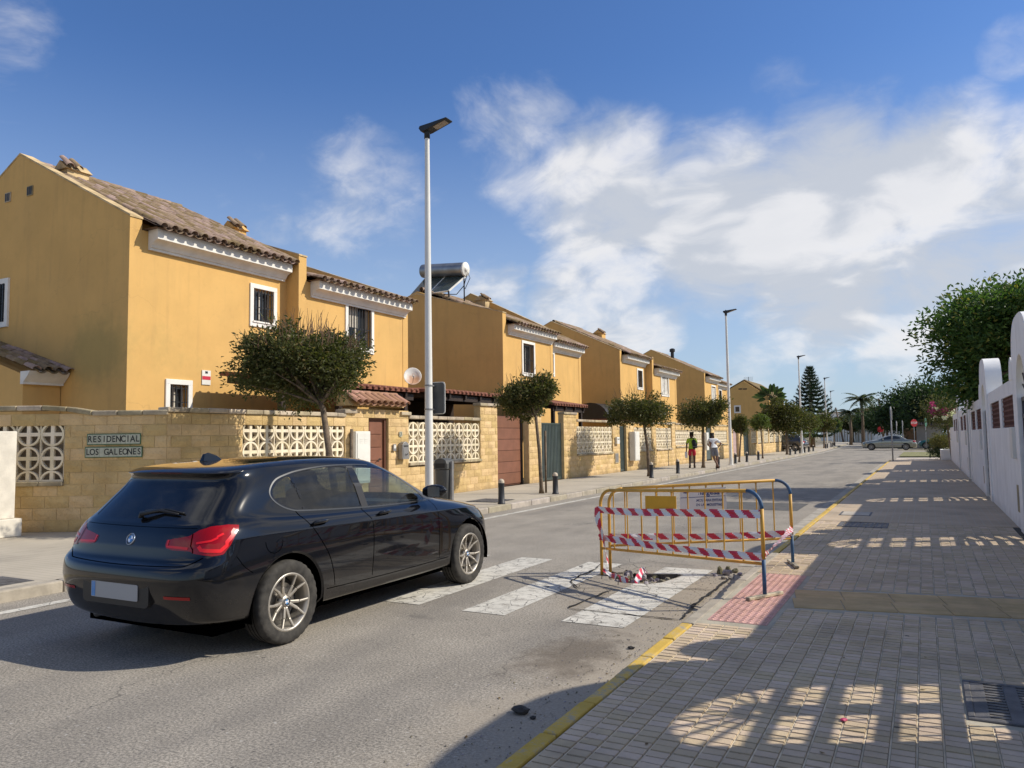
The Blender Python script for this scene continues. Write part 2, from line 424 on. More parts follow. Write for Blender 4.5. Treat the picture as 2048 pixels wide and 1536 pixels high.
for xa, xb in ((-2.78, -2.22), (-3.76, -3.32), (-4.70, -4.26), (-5.62, -5.18), (-6.52, -6.08), (-7.4, -6.96)): stripe(xa, xb, 6.02 + random.uniform(-.04, .04), 8.98)
b = MB(); ys = [-15, 4, 20, 40, 60, 70, 80, 90, 100, 115, 130]
for y in ys: x = street_left(y) + .42; b.v += [(x, y, .004), (x + .13, y, .004)]
for i in range(len(ys) - 1): b.f.append((2 * i, 2 * i + 1, 2 * i + 3, 2 * i + 2)); b.m.append(0)
tag(b.build('edge_line', M['road_paint']), kind='structure')
tag(sheet_rect('road_patch', -4.4, 16.6, -2.35, 18.4, .004, mat('fresh_asphalt', (.10, .098, .095), .9, .2, 5, .4, 120)), kind='structure')

# right pavement: slab, gutter, kerb stones
PR, WR = .10, 1.21                                     # pavement level, wall plane
sheet_rect('gutter', -2.02, 9.4, KR - .003, 47.4, .005, M['gutter'])
b = MB(); b.box(KR + .10, -6, -.05, WR + .02, 13.995, PR - .006)
pav_r = tag(b.build('pavement', M['joint']), kind='structure')
b = MB(); b.box(KR + .10, 14.0, -.05, WR + .02, 47.4, PR)
tag(b.build('pavement', M['paver_far']), kind='structure')
rk = random.Random(5); y = -6.0; kerb = tag(bpy.data.objects.new('kerb_right', None), kind='structure'); col.objects.link(kerb)
tag(kerb, kind='structure')
def kerb_stone(y, L, m, parent, x0=KR, w=.15, top=PR, x1=None, j=.006):
    b = MB(); b.box(x0 + rk.uniform(-.004, .004), y + j, -.05, x0 + w, y + L - j, top + rk.uniform(-.006, .002))
    bevel(b.build('kerb_stone', m, parent), .012, 2)
while y < 47:
    L = .5 if y < 6 else 1.0
    if 5.85 < y < 9.3:
        kerb_stone(y, L, M['kerb_stone'], kerb, w=.098)
    else: kerb_stone(y, L, M['kerb_yellow'], kerb, w=.088 if y < 9 else .075)
    y += L
# left pavement and kerb
b = MB(); ysl = [-15, 70, 80, 90, 100, 115, 130, 145, 160]
for y in ysl: b.v += [(street_left(y) - .14, y, .12), (-11.12 - (KL - street_left(y)) if y < 70 else street_left(y) - 3.0, y, .12)]
for i in range(len(ysl) - 1): b.f.append((2 * i, 2 * i + 2, 2 * i + 3, 2 * i + 1)); b.m.append(0)
b.add([(-11.11, -15, .118), (-11.11, 9.5, .118), (-24, 9.5, .118), (-24, -15, .118)], [(0, 1, 2, 3)])
tag(b.build('pavement', M['pave_left']), kind='structure')
kl = bpy.data.objects.new('kerb_left', None); col.objects.link(kl); tag(kl, kind='structure')
y = -6.
while y < 70:
    b = MB(); b.box(KL - .145, y + .006, -.05, KL + rk.uniform(-.004, .004), y + .994, .12 + rk.uniform(-.003, .004))
    bevel(b.build('kerb_stone', M['kerb_stone'], kl), .02, 2); y += 1.
b = MB()
for ya, yb in zip(ysl[1:], ysl[2:]):
    b.obox((street_left(ya) - .07, ya, .035), (street_left(yb) - .07, yb, .035), .145, .17)
b.build('far_kerb', M['kerb_stone'], kl)

# paver cells: the nearest ones are single pieces, the rest one mass
def cell_mesh(seed, lx=.11, ly=.072, h=.014):
    rr = random.Random(seed); b = MB(); e = .003
    hx, hy = lx / 2 - .0038, ly / 2 - .0034; t = [rr.uniform(-.0012, .0012) for _ in range(4)]
    b.v = [(-hx, -hy, -h), (hx, -hy, -h), (hx, hy, -h), (-hx, hy, -h), (-hx + e, -hy + e, t[0]), (hx - e, -hy + e, t[1]), (hx - e, hy - e, t[2]), (-hx + e, hy - e, t[3])]
    b.f = [(4, 5, 6, 7), (0, 1, 5, 4), (1, 2, 6, 5), (2, 3, 7, 6), (3, 0, 4, 7)]; b.m = [0] * 5
    return b
def in_strip(x, y): return -1.12 < x < WR and 6.80 + .19 * (x + 1.05) < y < 7.80 + .19 * (x + 1.05)
def in_pink(x, y): return x < -1.09 and 6.02 < y < 8.52
def in_grate(x, y): return .08 < x < 1.1 and 4.55 < y < 5.36
cells = [cell_mesh(s) for s in range(6)]; cme = [c.mesh('paver', M['paver'], fix=False) for c in cells]
pos = []
for j in range(int((14 - 2.0) / .072)):
    for i in range(27):
        x = KR + .105 + .055 + i * .11; y = 2.05 + j * .072
        if x + .05 > WR or y > 13.95 or in_strip(x, y) or in_pink(x, y) or in_grate(x, y): continue
        pos.append((x, y))
def in_view(x, y):
    d = Vector((x, y, PR)) - EYE; f = d.dot(CF)
    if f < .1: return False
    u, v = CX + F_PX * d.dot(CR) / f, CY + F_PX * d.dot(CD) / f
    return -20 < u < 2068 and v < 1560
pos.sort(key=lambda p: (not in_view(*p), p[0] ** 2 + p[1] ** 2))
rest = MB()
for k, (x, y) in enumerate(pos):
    z = PR + .002 * mnoise.noise(Vector((x * 1.3, y * 1.3, 0))) + random.uniform(-.0012, .0012)
    if k < 300: link('paver', cme[k % 6], pav_r, (x, y, z), (random.uniform(-.01, .01), random.uniform(-.008, .008), 0))
    else:
        c = cells[random.randrange(6)]; rest.add([(v[0] + x, v[1] + y, v[2] + z) for v in c.v], c.f)
tag(rest.build('pavers', M['paver'], pav_r, fix=False), kind='stuff')
# pink dotted plates of the crossing and tan ribbed strip
b = MB(); L = .23
b.box(-L / 2 + .003, -L / 2 + .003, -.02, L / 2 - .003, L / 2 - .003, 0)
for i in range(4):
    for j in range(4):
        cx_, cy_ = (i - 1.5) * .056, (j - 1.5) * .056; q = .017
        b.add([(cx_ - q, cy_ - q, 0), (cx_ + q, cy_ - q, 0), (cx_ + q, cy_ + q, 0), (cx_ - q, cy_ + q, 0), (cx_ - q * .55, cy_ - q * .55, .007), (cx_ + q * .55, cy_ - q * .55, .007), (cx_ + q * .55, cy_ + q * .55, .007), (cx_ - q * .55, cy_ + q * .55, .007)], [(4, 5, 6, 7), (0, 1, 5, 4), (1, 2, 6, 5), (2, 3, 7, 6), (3, 0, 4, 7)])
pm = b.mesh('tactile_plate', M['pink'])
for i in range(2):
    for j in range(10):
        link('tactile_plate', pm, pav_r, (-1.47 + i * L, 6.28 + j * L, PR), (random.uniform(-.006, .006), random.uniform(-.006, .006), random.uniform(-.006, .006)))
b = MB(); L = .40
b.box(-L / 2 + .004, -L / 2 + .004, -.02, L / 2 - .004, L / 2 - .004, 0)
for j in range(11): b.box(-L / 2 + .006, -.18 + j * .036 - .010, 0, L / 2 - .006, -.18 + j * .036 + .010, .0018)
tm = b.mesh('tactile_plate', M['tan'])
for i in range(6):
    for j in range(2):
        ca, sa = math.cos(R(10.8)), math.sin(R(10.8)); u, v = .2 + i * L, .2 + j * L; x, y = -1.07 + u * ca - v * sa * .0, 6.90 + u * sa + v * ca
        link('tactile_plate', tm, pav_r, (x - .04 * j, y, PR), (0, random.uniform(-.005, .005), R(10.8)))

for q in ((KR + .10, 5.98, -1.085, 8.56, .0045), (-1.13, 6.75, WR, 8.3, .0055), (.06, 4.52, 1.12, 5.40, .0045)): sheet_rect('bedding', q[0], q[1], q[2], q[3], PR - q[4], M['concrete'])
# drain grates and covers in the pavement
def grate(label, x0, y0, x1, y1, ncol, nrow, z=PR, name='drain_grate'):
    t = thing(name, label, 'drain', (x0, y0, z)); w, l = x1 - x0, y1 - y0
    b = MB(); f = .035
    for q in ((0, 0, w, f), (0, l - f, w, l), (0, f, f, l - f), (w - f, f, w, l - f)): b.box(q[0], q[1], -.03, q[2], q[3], .006)
    bevel(b.build('frame', M['iron'], t), .004, 1)
    b = MB(); cw = (w - 2 * f) / ncol
    for i in range(ncol):
        xa = f + i * cw; b.box(xa + .001, f + .002, -.028, xa + cw * .42, l - f - .002, .002)
        rh = (l - 2 * f) / nrow
        for j in range(nrow): b.box(xa + cw * .42 + .001, f + j * rh, -.028, xa + cw - .001, f + j * rh + rh * .5, .0012)
    b.build('bars', M['iron'], t)
    b = MB(); b.box(.01, .01, -.1, w - .01, l - .01, -.06); b.build('sump', M['dark'], t)
grate('black iron drain grate with short slots in the paving nearest the camera', .13, 4.60, .99, 5.30, 5, 13)
grate('narrow iron grate in the pavement beyond the second gate shadow', -1.28, 13.15, -.56, 13.85, 9, 3, PR + .004)
t = thing('access_cover', 'pale square concrete cover set into the pavement behind the barrier', 'cover', (-1.42, 15.0, PR + .002))
b = MB(); b.box(.03, .03, -.02, .49, .67, .006); bevel(b.build('lid', M['concrete'], t), .006, 1)
b = MB(); b.box(0, 0, -.02, .52, .03, .004); b.box(0, .67, -.02, .52, .70, .004); b.box(0, .031, -.02, .03, .669, .004); b.box(.49, .031, -.02, .52, .669, .004); b.build('frame', M['iron'], t)
t = thing('drain_cover', 'dark drain cover flush with the left pavement near its kerb, at the picture edge', 'cover', (-8.98, 4.35, .122))
b = MB(); b.box(0, 0, -.01, .6, .5, .003); b.build('lid', M['iron'], t)
for i in range(5):
    b = MB(); b.box(.06 + i * .11, .05, .0035, .11 + i * .11, .45, .008); b.build('rib', M['iron'], t)
# ================================================================ LEFT BOUNDARY WALLS
def _stone(T, c, pos, bs):
    n_ = T.noise(pos, 14, 6, .7); c = T.mix(T.math('MULTIPLY', T.rng(n_, .5, .75), .35), c, (.30, .19, .09))
    sp = T.sep(pos)
    low = T.math('MULTIPLY', T.rng(T.math('ADD', sp[2], T.math('MULTIPLY', T.noise(pos, 3, 5), .5)), .28, .62, 1., 0.), .45)   # splash dirt at the foot
    return T.mix(low, c, (.22, .16, .10))
M['block'] = mat('split_block', (.54, .375, .175), .92, .12, 2.2, .9, 34, rnd=.10, c2=(.62, .44, .21), extra=_stone, bdist=.02)
M['mortar'] = mat('mortar', (.56, .42, .22), .95, .15, 5, .5, 60)
M['coping'] = mat('coping_stone', (.40, .33, .225), .92, .35, 2.5, .7, 40, rnd=.12, bdist=.015)
M['lattice'] = mat('lattice_cream', (.78, .68, .50), .85, .12, 3, .3, 70, rnd=.06)
M['screen'] = mat('screen_cloth', (.30, .245, .185), .95, .3, 2.5, .4, 40)
M['stain'] = M['coping']
def block_mesh(seed):
    """unit split-face block: s 0..1, height 0..1, face towards +n by about 2 cm"""
    rr = random.Random(seed); b = MB(); nx, nz = 5, 3
    for j in range(nz):
        for i in range(nx):
            edge = i in (0, nx - 1) or j in (0, nz - 1)
            b.v.append((i / (nx - 1), (.004 if edge else rr.uniform(.010, .024)), j / (nz - 1)))
    for j in range(nz - 1):
        for i in range(nx - 1):
            a = j * nx + i; b.f.append((a, a + 1, a + nx + 1, a + nx)); b.m.append(0)
    o = len(b.v); b.v += [(0, -.03, 0), (1, -.03, 0), (1, -.03, 1), (0, -.03, 1)]
    b.f += [(o, o + 1, 4, 3, 2, 1, 0), (o + 1, o + 2, 14, 9, 4), (o + 2, o + 3, 10, 11, 12, 13, 14), (o + 3, o, 0, 5, 10)]; b.m += [0] * 4
    return b
BL = [block_mesh(s) for s in range(6)]
for b in BL: b.v = [(v[0], v[1], v[2]) for v in b.v]
BME = [b.mesh('block', M['block']) for b in BL]
class Run:
    """a straight stretch of wall: s along d, out along n, up z"""
    def __init__(s, o, d, n): s.o = Vector(o); s.d = Vector(d).normalized(); s.n = Vector(n).normalized(); s.rz = math.atan2(s.d.y, s.d.x)
    def p(s, a, out, z): return s.o + s.d * a + s.n * out + Vector((0, 0, z))
    def box(s, b, a0, a1, o0, o1, z0, z1, mi=0):
        vs_ = [s.p(a, q, z) for z in (z0, z1) for a, q in ((a0, o0), (a1, o0), (a1, o1), (a0, o1))]
        b.add(vs_, [(0, 3, 2, 1), (4, 5, 6, 7), (0, 1, 5, 4), (1, 2, 6, 5), (2, 3, 7, 6), (3, 0, 4, 7)], mi)
    def mat4(s, a, out, z, sa=1, so_=1, sz=1):
        m = Matrix(((s.d.x * sa, s.n.x * so_, 0, 0), (s.d.y * sa, s.n.y * so_, 0, 0), (0, 0, sz, 0), (0, 0, 0, 1)))
        m.translation = s.p(a, out, z); return m
def lay_blocks(run, parent, segs, z0, z1, budget, core, rest, rr, ch=.195, bl=.40, thick=.2):
    """segs: (a0, a1, zlo, zhi) solid rectangles; budget: [n] single pieces left"""
    k = 0; z = z0
    while z < z1 - .03:
        zt = min(z + ch, z1)
        rows = sorted((a0, a1) for a0, a1, lo, hi in segs if lo < (z + zt) / 2 < hi)
        mg = []
        for a0, a1 in rows:
            if mg and a0 <= mg[-1][1] + .01: mg[-1][1] = max(mg[-1][1], a1)
            else: mg.append([a0, a1])
        for a0, a1 in mg:
            run.box(core, a0 + .002, a1 - .002, -thick, -.004, z, zt)
            g0 = math.floor(a0 / bl) - 1; off = (k % 2) * bl / 2; i = g0
            while True:
                c0_, c1_ = max(a0, i * bl + off), min(a1, (i + 1) * bl + off); i += 1
                if c0_ >= a1 - .01: break
                if c1_ - c0_ < .05: continue
                q = rr.randrange(6); m = run.mat4(c0_ + .005, 0, z + .005, c1_ - c0_ - .010, 1., zt - z - .010)
                if budget[0] > 0:
                    o = link('block', BME[q], parent); o.matrix_world = m; budget[0] -= 1
                else: rest.add([m @ Vector(v) for v in BL[q].v], BL[q].f)
        z = zt; k += 1
# breeze block: ring + cross, pitch .40
def lattice_mesh(P=.40, half=None):
    b = MB(); t = .06; n = 20
    def rng_(a0, a1, r0, r1):
        m = n if a1 - a0 > 6 else n // 2; cl = a1 - a0 > 6; o = len(b.v)
        for k in range(m if cl else m + 1):
            a = a0 + (a1 - a0) * k / m
            for r in (r0, r1):
                for y in (0, -t): b.v.append((math.cos(a) * r, y, math.sin(a) * r))
        cnt = m if cl else m + 1
        for k in range(m):
            p, q = o + 4 * k, o + 4 * ((k + 1) % cnt)
            b.f += [(p, q, q + 2, p + 2), (p + 2, q + 2, q + 3, p + 3), (q, p, p + 1, q + 1)]; b.m += [0] * 3
    R1, R0 = P / 2 - .002, P / 2 - .034
    if half is None:
        rng_(0, 2 * math.pi, R0, R1); zl, zh = -P / 2, P / 2
    elif half == 'up': rng_(0, math.pi, R0, R1); zl, zh = 0, P / 2
    else: rng_(math.pi, 2 * math.pi, R0, R1); zl, zh = -P / 2, 0
    w = .030
    b.box(-w, -t + .004, zl + .002, w, -.004, zh - .002); b.box(-P / 2 + .002, -t + .006, -w if half != 'up' else 0, P / 2 - .002, -.006, w if half != 'dn' else 0)
    for sx in (-1, 1):                       # stiffening edges between neighbours
        x = sx * (P / 2 - .012); b.box(min(x, x + sx * .010), -t, zl + .001, max(x, x + sx * .010), -.012, zh - .001)
    return b
LM = {k: lattice_mesh(half=k).mesh('lattice_block', M['lattice']) for k in (None, 'up', 'dn')}
def lattice(run, parent, a0, a1, z0, z1, out=-.02, screen=True, P=.40):
    n_ = max(1, round((a1 - a0) / P)); sx = (a1 - a0) / (n_ * P); rows = (z1 - z0) / P
    full = int(rows + .05); sz = 1. if rows - full > .3 else (z1 - z0) / (full * P)
    for i in range(n_):
        a = a0 + (i + .5) * P * sx
        for j in range(full):
            o = link('lattice_block', LM[None], parent); o.matrix_world = run.mat4(a, out, z1 - (j + .5) * P * sz, sx, 1, sz)
        if rows - full > .3:
            o = link('lattice_block', LM['up'], parent); o.matrix_world = run.mat4(a, out, z0, sx, 1, (z1 - full * P - z0) / (P / 2))
    if screen:
        b = MB(); run.box(b, a0, a1, -.19, -.17, z0, z1); b.build('screen_panel', M['screen'], parent)
def coping(run, parent, a0, a1, z, rr, L=.42, over=.045, h=.085, zf=None, thick=.2):
    a = a0
    while a < a1 - .02:
        e = min(a + L, a1); b = MB(); dz = rr.uniform(-.004, .004); za, zb = (zf(a), zf(e)) if zf else (z, z)
        vs_ = [run.p(q, w, zz + dz) for q, zz in ((a + .004, za), (e - .004, zb)) for w in (-thick - .02, over)] 
        b.add([v for v in vs_] + [v + Vector((0, 0, h)) for v in vs_], [(0, 2, 3, 1), (4, 5, 7, 6), (0, 1, 5, 4), (2, 6, 7, 3), (1, 3, 7, 5), (0, 4, 6, 2)])
        bevel(b.build('coping_stone', M['coping'], parent), .018, 2); a = e
def sill(run, parent, a0, a1, z, rr, L=.4):
    a = a0 - .03
    while a < a1 + .02:
        e = min(a + L, a1 + .03); b = MB(); run.box(b, a + .003, e - .003, -.1, .06, z - .075, z)
        bevel(b.build('sill_stone', M['coping'], parent), .012, 1); a = e
rw = random.Random(11)
ZT = 2.075
XW = -11.1
main_run = Run((XW, 0, 0), (0, 1, 0), (1, 0, 0))
A_ = Vector((XW, 8.52, 0)); ch_d = Vector((-.882, -.471, 0))
ch_run = Run(A_, ch_d, (.471, -.882, 0))

# ---- wall of the corner plot, with the name tiles
w1 = thing('boundary_wall', 'yellow stone block wall with tile name sign and tiled gate porch', 'wall', (XW, 8.5, 0))
core, rest = MB(), MB(); bud = [300]
w1.location = (0, 0, 0)
segs = [(0, 1.70, .1, ZT + .02), (1.70, 4.2, .1, .87), (1.70, 4.2, 1.94, 2.12), (3.75, 4.2, .1, 2.12)]
lay_blocks(ch_run, w1, segs, .12, 2.10, bud, core, rest, rw)
lattice(ch_run, w1, 1.72, 3.72, .95, 1.93); sill(ch_run, w1, 1.72, 3.72, .95, rw)
coping(ch_run, w1, -.02, 4.2, ZT, rw, zf=lambda a: 2.03 + .10 * max(0., min(1., (a - 1.35) / .45)))
YD0, YD1 = 13.78, 14.51
segs = [(8.52, 10.13, .1, ZT), (10.13, 12.98, .1, .92), (10.13, 12.98, 1.97, ZT), (12.98, YD0, .1, 2.33), (YD0, YD1, 2.10, 2.33), (YD1, 15.31, .1, 2.33), (15.31, 18.75, .1, .92), (15.31, 18.75, 2.0, ZT), (18.75, 19.74, .1, 2.50)]
lay_blocks(main_run, w1, segs, .12, 2.5, bud, core, rest, rw)
lattice(main_run, w1, 10.15, 12.96, .97, 1.97); lattice(main_run, w1, 15.33, 18.73, 1.0, 2.0)
sill(main_run, w1, 10.15, 12.96, .97, rw); sill(main_run, w1, 15.33, 18.73, 1.0, rw)
coping(main_run, w1, 8.50, 12.98, ZT, rw); coping(main_run, w1, 15.31, 18.75, ZT, rw)
coping(main_run, w1, 12.90, 13.32, 2.15, rw, over=.07); coping(main_run, w1, 14.95, 15.36, 2.15, rw, over=.07)
coping(main_run, w1, 18.70, 19.79, 2.5, rw, over=.05)
core.build('mortar_core', M['mortar'], w1)
if rest.v: tag(rest.build('blocks', M['block'], w1), kind='stuff')

# barrel roof tile: axis along +x (down the slope), 0..L, bump up
def tile_mesh(L=.42, r0=.075, r1=.095, n=6, t=.012):
    b = MB()
    for i, (x, r) in enumerate(((0, r0), (L, r1))):
        for k in range(n + 1):
            a = math.pi * k / n; b.v.append((x, math.cos(a) * r, math.sin(a) * r * .85))
    for k in range(n): b.f.append((k, k + 1, n + 2 + k, n + 1 + k)); b.m.append(0)
    o = len(b.v)
    for k in range(n + 1):
        a = math.pi * k / n; b.v.append((L, math.cos(a) * (r1 - t), math.sin(a) * (r1 - t) * .85))
    for k in range(n): b.f.append((n + 1 + k, n + 2 + k, o + k + 1, o + k)); b.m.append(0)
    o2 = len(b.v)
    for k in range(n + 1):
        a = math.pi * k / n; b.v.append((L - .15, math.cos(a) * (r1 - t), math.sin(a) * (r1 - t) * .85))
    for k in range(n): b.f.append((o + k, o + k + 1, o2 + k + 1, o2 + k)); b.m.append(0)
    return b
TILE = tile_mesh()
def _tilecol(T, c, pos, bs):
    l = T.noise(pos, 9, 5, .7); c = T.mix(T.math('MULTIPLY', T.rng(l, .55, .72), .55), c, (.30, .27, .22))
    return T.mix(T.math('MULTIPLY', T.rng(T.noise(pos, 3, 5, .7), .55, .75), .5), c, (.085, .065, .055))
M['roof_tile'] = mat('roof_tile', (.215, .152, .105), .95, .15, 5, .6, 50, rnd=.28, c2=(.285, .208, .142), spec=.12, extra=_tilecol)
M['porch_tile'] = mat('porch_tile', (.36, .195, .125), .9, .15, 5, .5, 50, rnd=.2)
TME = TILE.mesh('roof_tile', M['roof_tile'], smooth=True); TME2 = TILE.mesh('roof_tile', M['porch_tile'], smooth=True)
def tile_field(parent, eave, ridge, across, n_across, pitch=.245, expo=.34, budget=[0], me=TME, m=None, jit=.006, rr=random.Random(3)):
    """eave, ridge: points on the first column; across: unit vector along the eave"""
    eave, ridge, across = Vector(eave), Vector(ridge), Vector(across).normalized()
    down = (eave - ridge); L = down.length; down.normalize(); nrm = down.cross(across).normalized()
    if nrm.z < 0: nrm = -nrm
    rows = max(1, int(round((L - .05) / expo))); ex = (L - .42) / max(1, rows - 1) if rows > 1 else 0
    rest_ = MB(); pans = MB()
    for j in range(rows):                    # j = 0 at the eave
        for i in range(n_across):
            org = eave - down * (.42 + j * ex) + across * (i * pitch) + nrm * (.030 + rr.uniform(-jit, jit) + (.006 if j % 2 else 0)) + across * rr.uniform(-jit, jit)
            tw = rr.uniform(-.02, .02); dn = (down + across * tw - nrm * .035).normalized(); ac = nrm.cross(dn).normalized(); up_ = dn.cross(ac)
            mt = Matrix(((dn.x, ac.x, up_.x, org.x), (dn.y, ac.y, up_.y, org.y), (dn.z, ac.z, up_.z, org.z), (0, 0, 0, 1)))
            if budget[0] > 0: o = link('roof_tile', me, parent); o.matrix_world = mt; budget[0] -= 1
            else: rest_.add([mt @ Vector(v) for v in TILE.v], TILE.f)
            if j == 0 and i < n_across - 1:   # channel tile ends between the covers
                org2 = org + across * pitch / 2 - nrm * .012
                mt2 = Matrix(((dn.x, -ac.x, -up_.x * .8, org2.x), (dn.y, -ac.y, -up_.y * .8, org2.y), (dn.z, -ac.z, -up_.z * .8, org2.z), (0, 0, 0, 1)))
                pans.add([mt2 @ Vector(v) for v in TILE.v], TILE.f)
    mm = m or M['roof_tile']
    if rest_.v: tag(rest_.build('roof_tiles', mm, parent, smooth=True, fix=False), kind='stuff')
    if pans.v: tag(pans.build('channel_tiles', mm, parent, smooth=True, fix=False), kind='stuff')

# tiled porch roof over the garden door
b = MB()
for pts in (((-11.02, 2.33), (-11.42, 2.33), (-11.40, 2.58), (-11.20, 2.58)),): b.prism(list(pts), lambda a, z, t_: (a, t_, z), 13.06, 15.02)
pr = b.build('porch_roof', M['block'], w1)
tile_field(pr, (-10.86, 13.16, 2.39), (-11.24, 13.16, 2.60), (0, 1, 0), 9, pitch=.222, budget=[9], me=TME2, m=M['porch_tile'])
tile_field(pr, (-11.68, 13.16, 2.39), (-11.30, 13.16, 2.60), (0, 1, 0), 9, pitch=.222, budget=[9], me=TME2, m=M['porch_tile'])
b = MB()
for i in range(6): b.lathe([(.075, 0), (.085, .36)], (-11.27, 13.02 + i * .33, 2.615), 10, 'Y')
b.build('ridge_tile', M['porch_tile'], pr, smooth=True)

# name tiles
M['tile_white'] = mat('glazed_white', (.47, .47, .36), .3, .12, 6)
M['tile_green'] = mat('glazed_green', (.05, .13, .06), .35, .1)
M['ink'] = mat('lettering', (.035, .035, .03), .5, .1)
def text_mesh(body, size, m, parent, mw, name='lettering', ext=.002, align='CENTER', sx=1., spacing=1.):
    cu = bpy.data.curves.new(name, 'FONT'); cu.body = body; cu.size = size; cu.align_x = align; cu.align_y = 'CENTER'; cu.extrude = ext; cu.space_character = spacing; cu.offset = size * .018
    o = bpy.data.objects.new(name, cu); col.objects.link(o); dg = bpy.context.evaluated_depsgraph_get(); dg.update()
    me = bpy.data.meshes.new_from_object(o.evaluated_get(dg)); bpy.data.objects.remove(o); bpy.data.curves.remove(cu)
    for v in me.vertices: v.co.x *= sx
    me.materials.clear(); me.materials.append(m)
    ob = link(name, me, parent); ob.matrix_world = mw; return ob
def face_mat(origin, right, upv=(0, 0, 1)):
    r = Vector(right).normalized(); u = Vector(upv).normalized(); n_ = r.cross(u)
    m = Matrix(((r.x, u.x, n_.x, 0), (r.y, u.y, n_.y, 0), (r.z, u.z, n_.z, 0), (0, 0, 0, 1))); m.translation = origin; return m
def name_sign(txt, n_, a0, a1, z0, z1, lab):
    t = thing('name_sign', lab, 'sign')
    b = MB(); ch_run.box(b, a0 - .012, a1 + .012, .022, .032, z0 - .012, z1 + .012); b.build('border', M['tile_green'], t)
    w = (a1 - a0) / n_
    for i in range(n_):
        k = a1 - (i + .5) * w
        b = MB(); ch_run.box(b, k - w / 2 + .002, k + w / 2 - .002, .03, .036, z0 + .002, z1 - .002); tl = b.build('letter_tile', M['tile_white'], t)
        if txt[i] != ' ':
            text_mesh(txt[i], (z1 - z0) * .92, M['ink'], tl, face_mat(ch_run.p(k, .0365, (z0 + z1) / 2), -ch_d), sx=.8)
name_sign('RESIDENCIAL', 11, .43, 1.30, 1.555, 1.715, 'row of white letter tiles with green border reading RESIDENCIAL')
name_sign('LOS GALEONES', 12, .40, 1.33, 1.345, 1.500, 'row of white letter tiles with green border reading LOS GALEONES')

# ---- garden door, cabinet, mailbox, intercom, number
M['brown_door'] = mat('brown_door', (.205, .088, .052), .55, .10, 3, .15, 40, rnd=.05)
M['brown_dark'] = mat('brown_frame', (.15, .066, .04), .55, .1)
M['white_metal'] = mat('white_metal', (.72, .70, .64), .5, .06, 3)
M['white_paint'] = mat('white_paint', (.80, .77, .70), .75, .07, 3, .15, 50)
M['black'] = mat('black_metal', (.02, .02, .02), .4, .1)
M['grey_metal'] = mat('grey_metal', (.30, .29, .28), .45, .1, metal=.5)
t = thing('garden_door', 'brown panelled garden door under the tiled porch', 'door')
b = MB()
for q in ((YD0, YD0 + .07, .12, 2.10), (YD1 - .07, YD1, .12, 2.10), (YD0 + .07, YD1 - .07, 2.03, 2.10)): main_run.box(b, q[0], q[1], -.14, -.06, q[2], q[3])
b.build('frame', M['brown_dark'], t)
b = MB(); main_run.box(b, YD0 + .07, YD1 - .07, -.15, -.11, .13, 2.03); leaf = b.build('leaf', M['brown_door'], t)
for i in range(6):
    b = MB(); main_run.box(b, YD0 + .14, YD1 - .14, -.115, -.095, .2 + i * .30, .2 + i * .30 + .285); bevel(b.build('plank', M['brown_door'], leaf), .006, 1)
b = MB(); b.tube([(XW - .09, 14.30, 1.12), (XW - .04, 14.30, 1.12), (XW - .04, 14.22, 1.13), (XW - .045, 14.17, 1.08)], .012, 6); b.build('handle', M['black'], t)
t = thing('meter_cabinet', 'white metal meter cabinet on the wall left of the brown garden door', 'cabinet')
b = MB(); main_run.box(b, 13.10, 13.60, .03, .20, .62, 1.76); bevel(b.build('body', M['white_metal'], t), .012)
b = MB(); main_run.box(b, 13.14, 13.56, .205, .212, .66, 1.72); d_ = b.build('door_leaf', M['white_metal'], t); bevel(d_, .004, 1)
for z in (.80, .84, .88, 1.50, 1.54, 1.58):
    for a in (13.22, 13.38): b = MB(); main_run.box(b, a, a + .11, .2125, .217, z, z + .015); b.build('louvre', M['white_metal'], d_)
b = MB(); main_run.box(b, 13.17, 13.185, .213, .222, 1.14, 1.17); b.build('lock', M['black'], d_)
t = thing('mailbox', 'grey metal mailbox with arched top beside the garden door', 'mailbox')
b = MB(); pr_ = [(-.13, 1.10), (.13, 1.10), (.13, 1.44), (.09, 1.49), (0, 1.52), (-.09, 1.49), (-.13, 1.44)]
b.prism([(14.98 + a, z) for a, z in pr_], lambda a, z, u: main_run.p(a, u, z), .03, .16); bevel(b.build('body', M['grey_metal'], t), .008)
b = MB(); main_run.box(b, 14.90, 15.06, .162, .170, 1.40, 1.425); b.build('slot_flap', M['black'], t)
b = MB(); main_run.box(b, 14.89, 15.07, .161, .168, 1.15, 1.36); b.build('door_leaf', M['grey_metal'], t)
b = MB(); b.tube([(XW + .185, 14.98 + math.cos(k * .6) * .05, 1.25 + math.sin(k * .6) * .05) for k in range(6, 11)], .008, 6); b.build('horn_emblem', M['black'], t)
t = thing('intercom', 'small square intercom with pale screen left of the grey mailbox', 'intercom')
b = MB(); main_run.box(b, 14.63, 14.74, .028, .06, 1.30, 1.46); bevel(b.build('body', M['grey_metal'], t), .005); b = MB(); main_run.box(b, 14.65, 14.72, .061, .064, 1.36, 1.44); b.build('screen', M['white_metal'], t)
t = thing('house_number', 'white house number plate with a black 3 above the mailbox', 'number plate')
b = MB(); main_run.box(b, 14.90, 15.01, .028, .036, 1.64, 1.76); pl = b.build('plate', M['tile_white'], t)
text_mesh('3', .12, M['ink'], pl, face_mat(main_run.p(14.955, .037, 1.70), (0, 1, 0)))

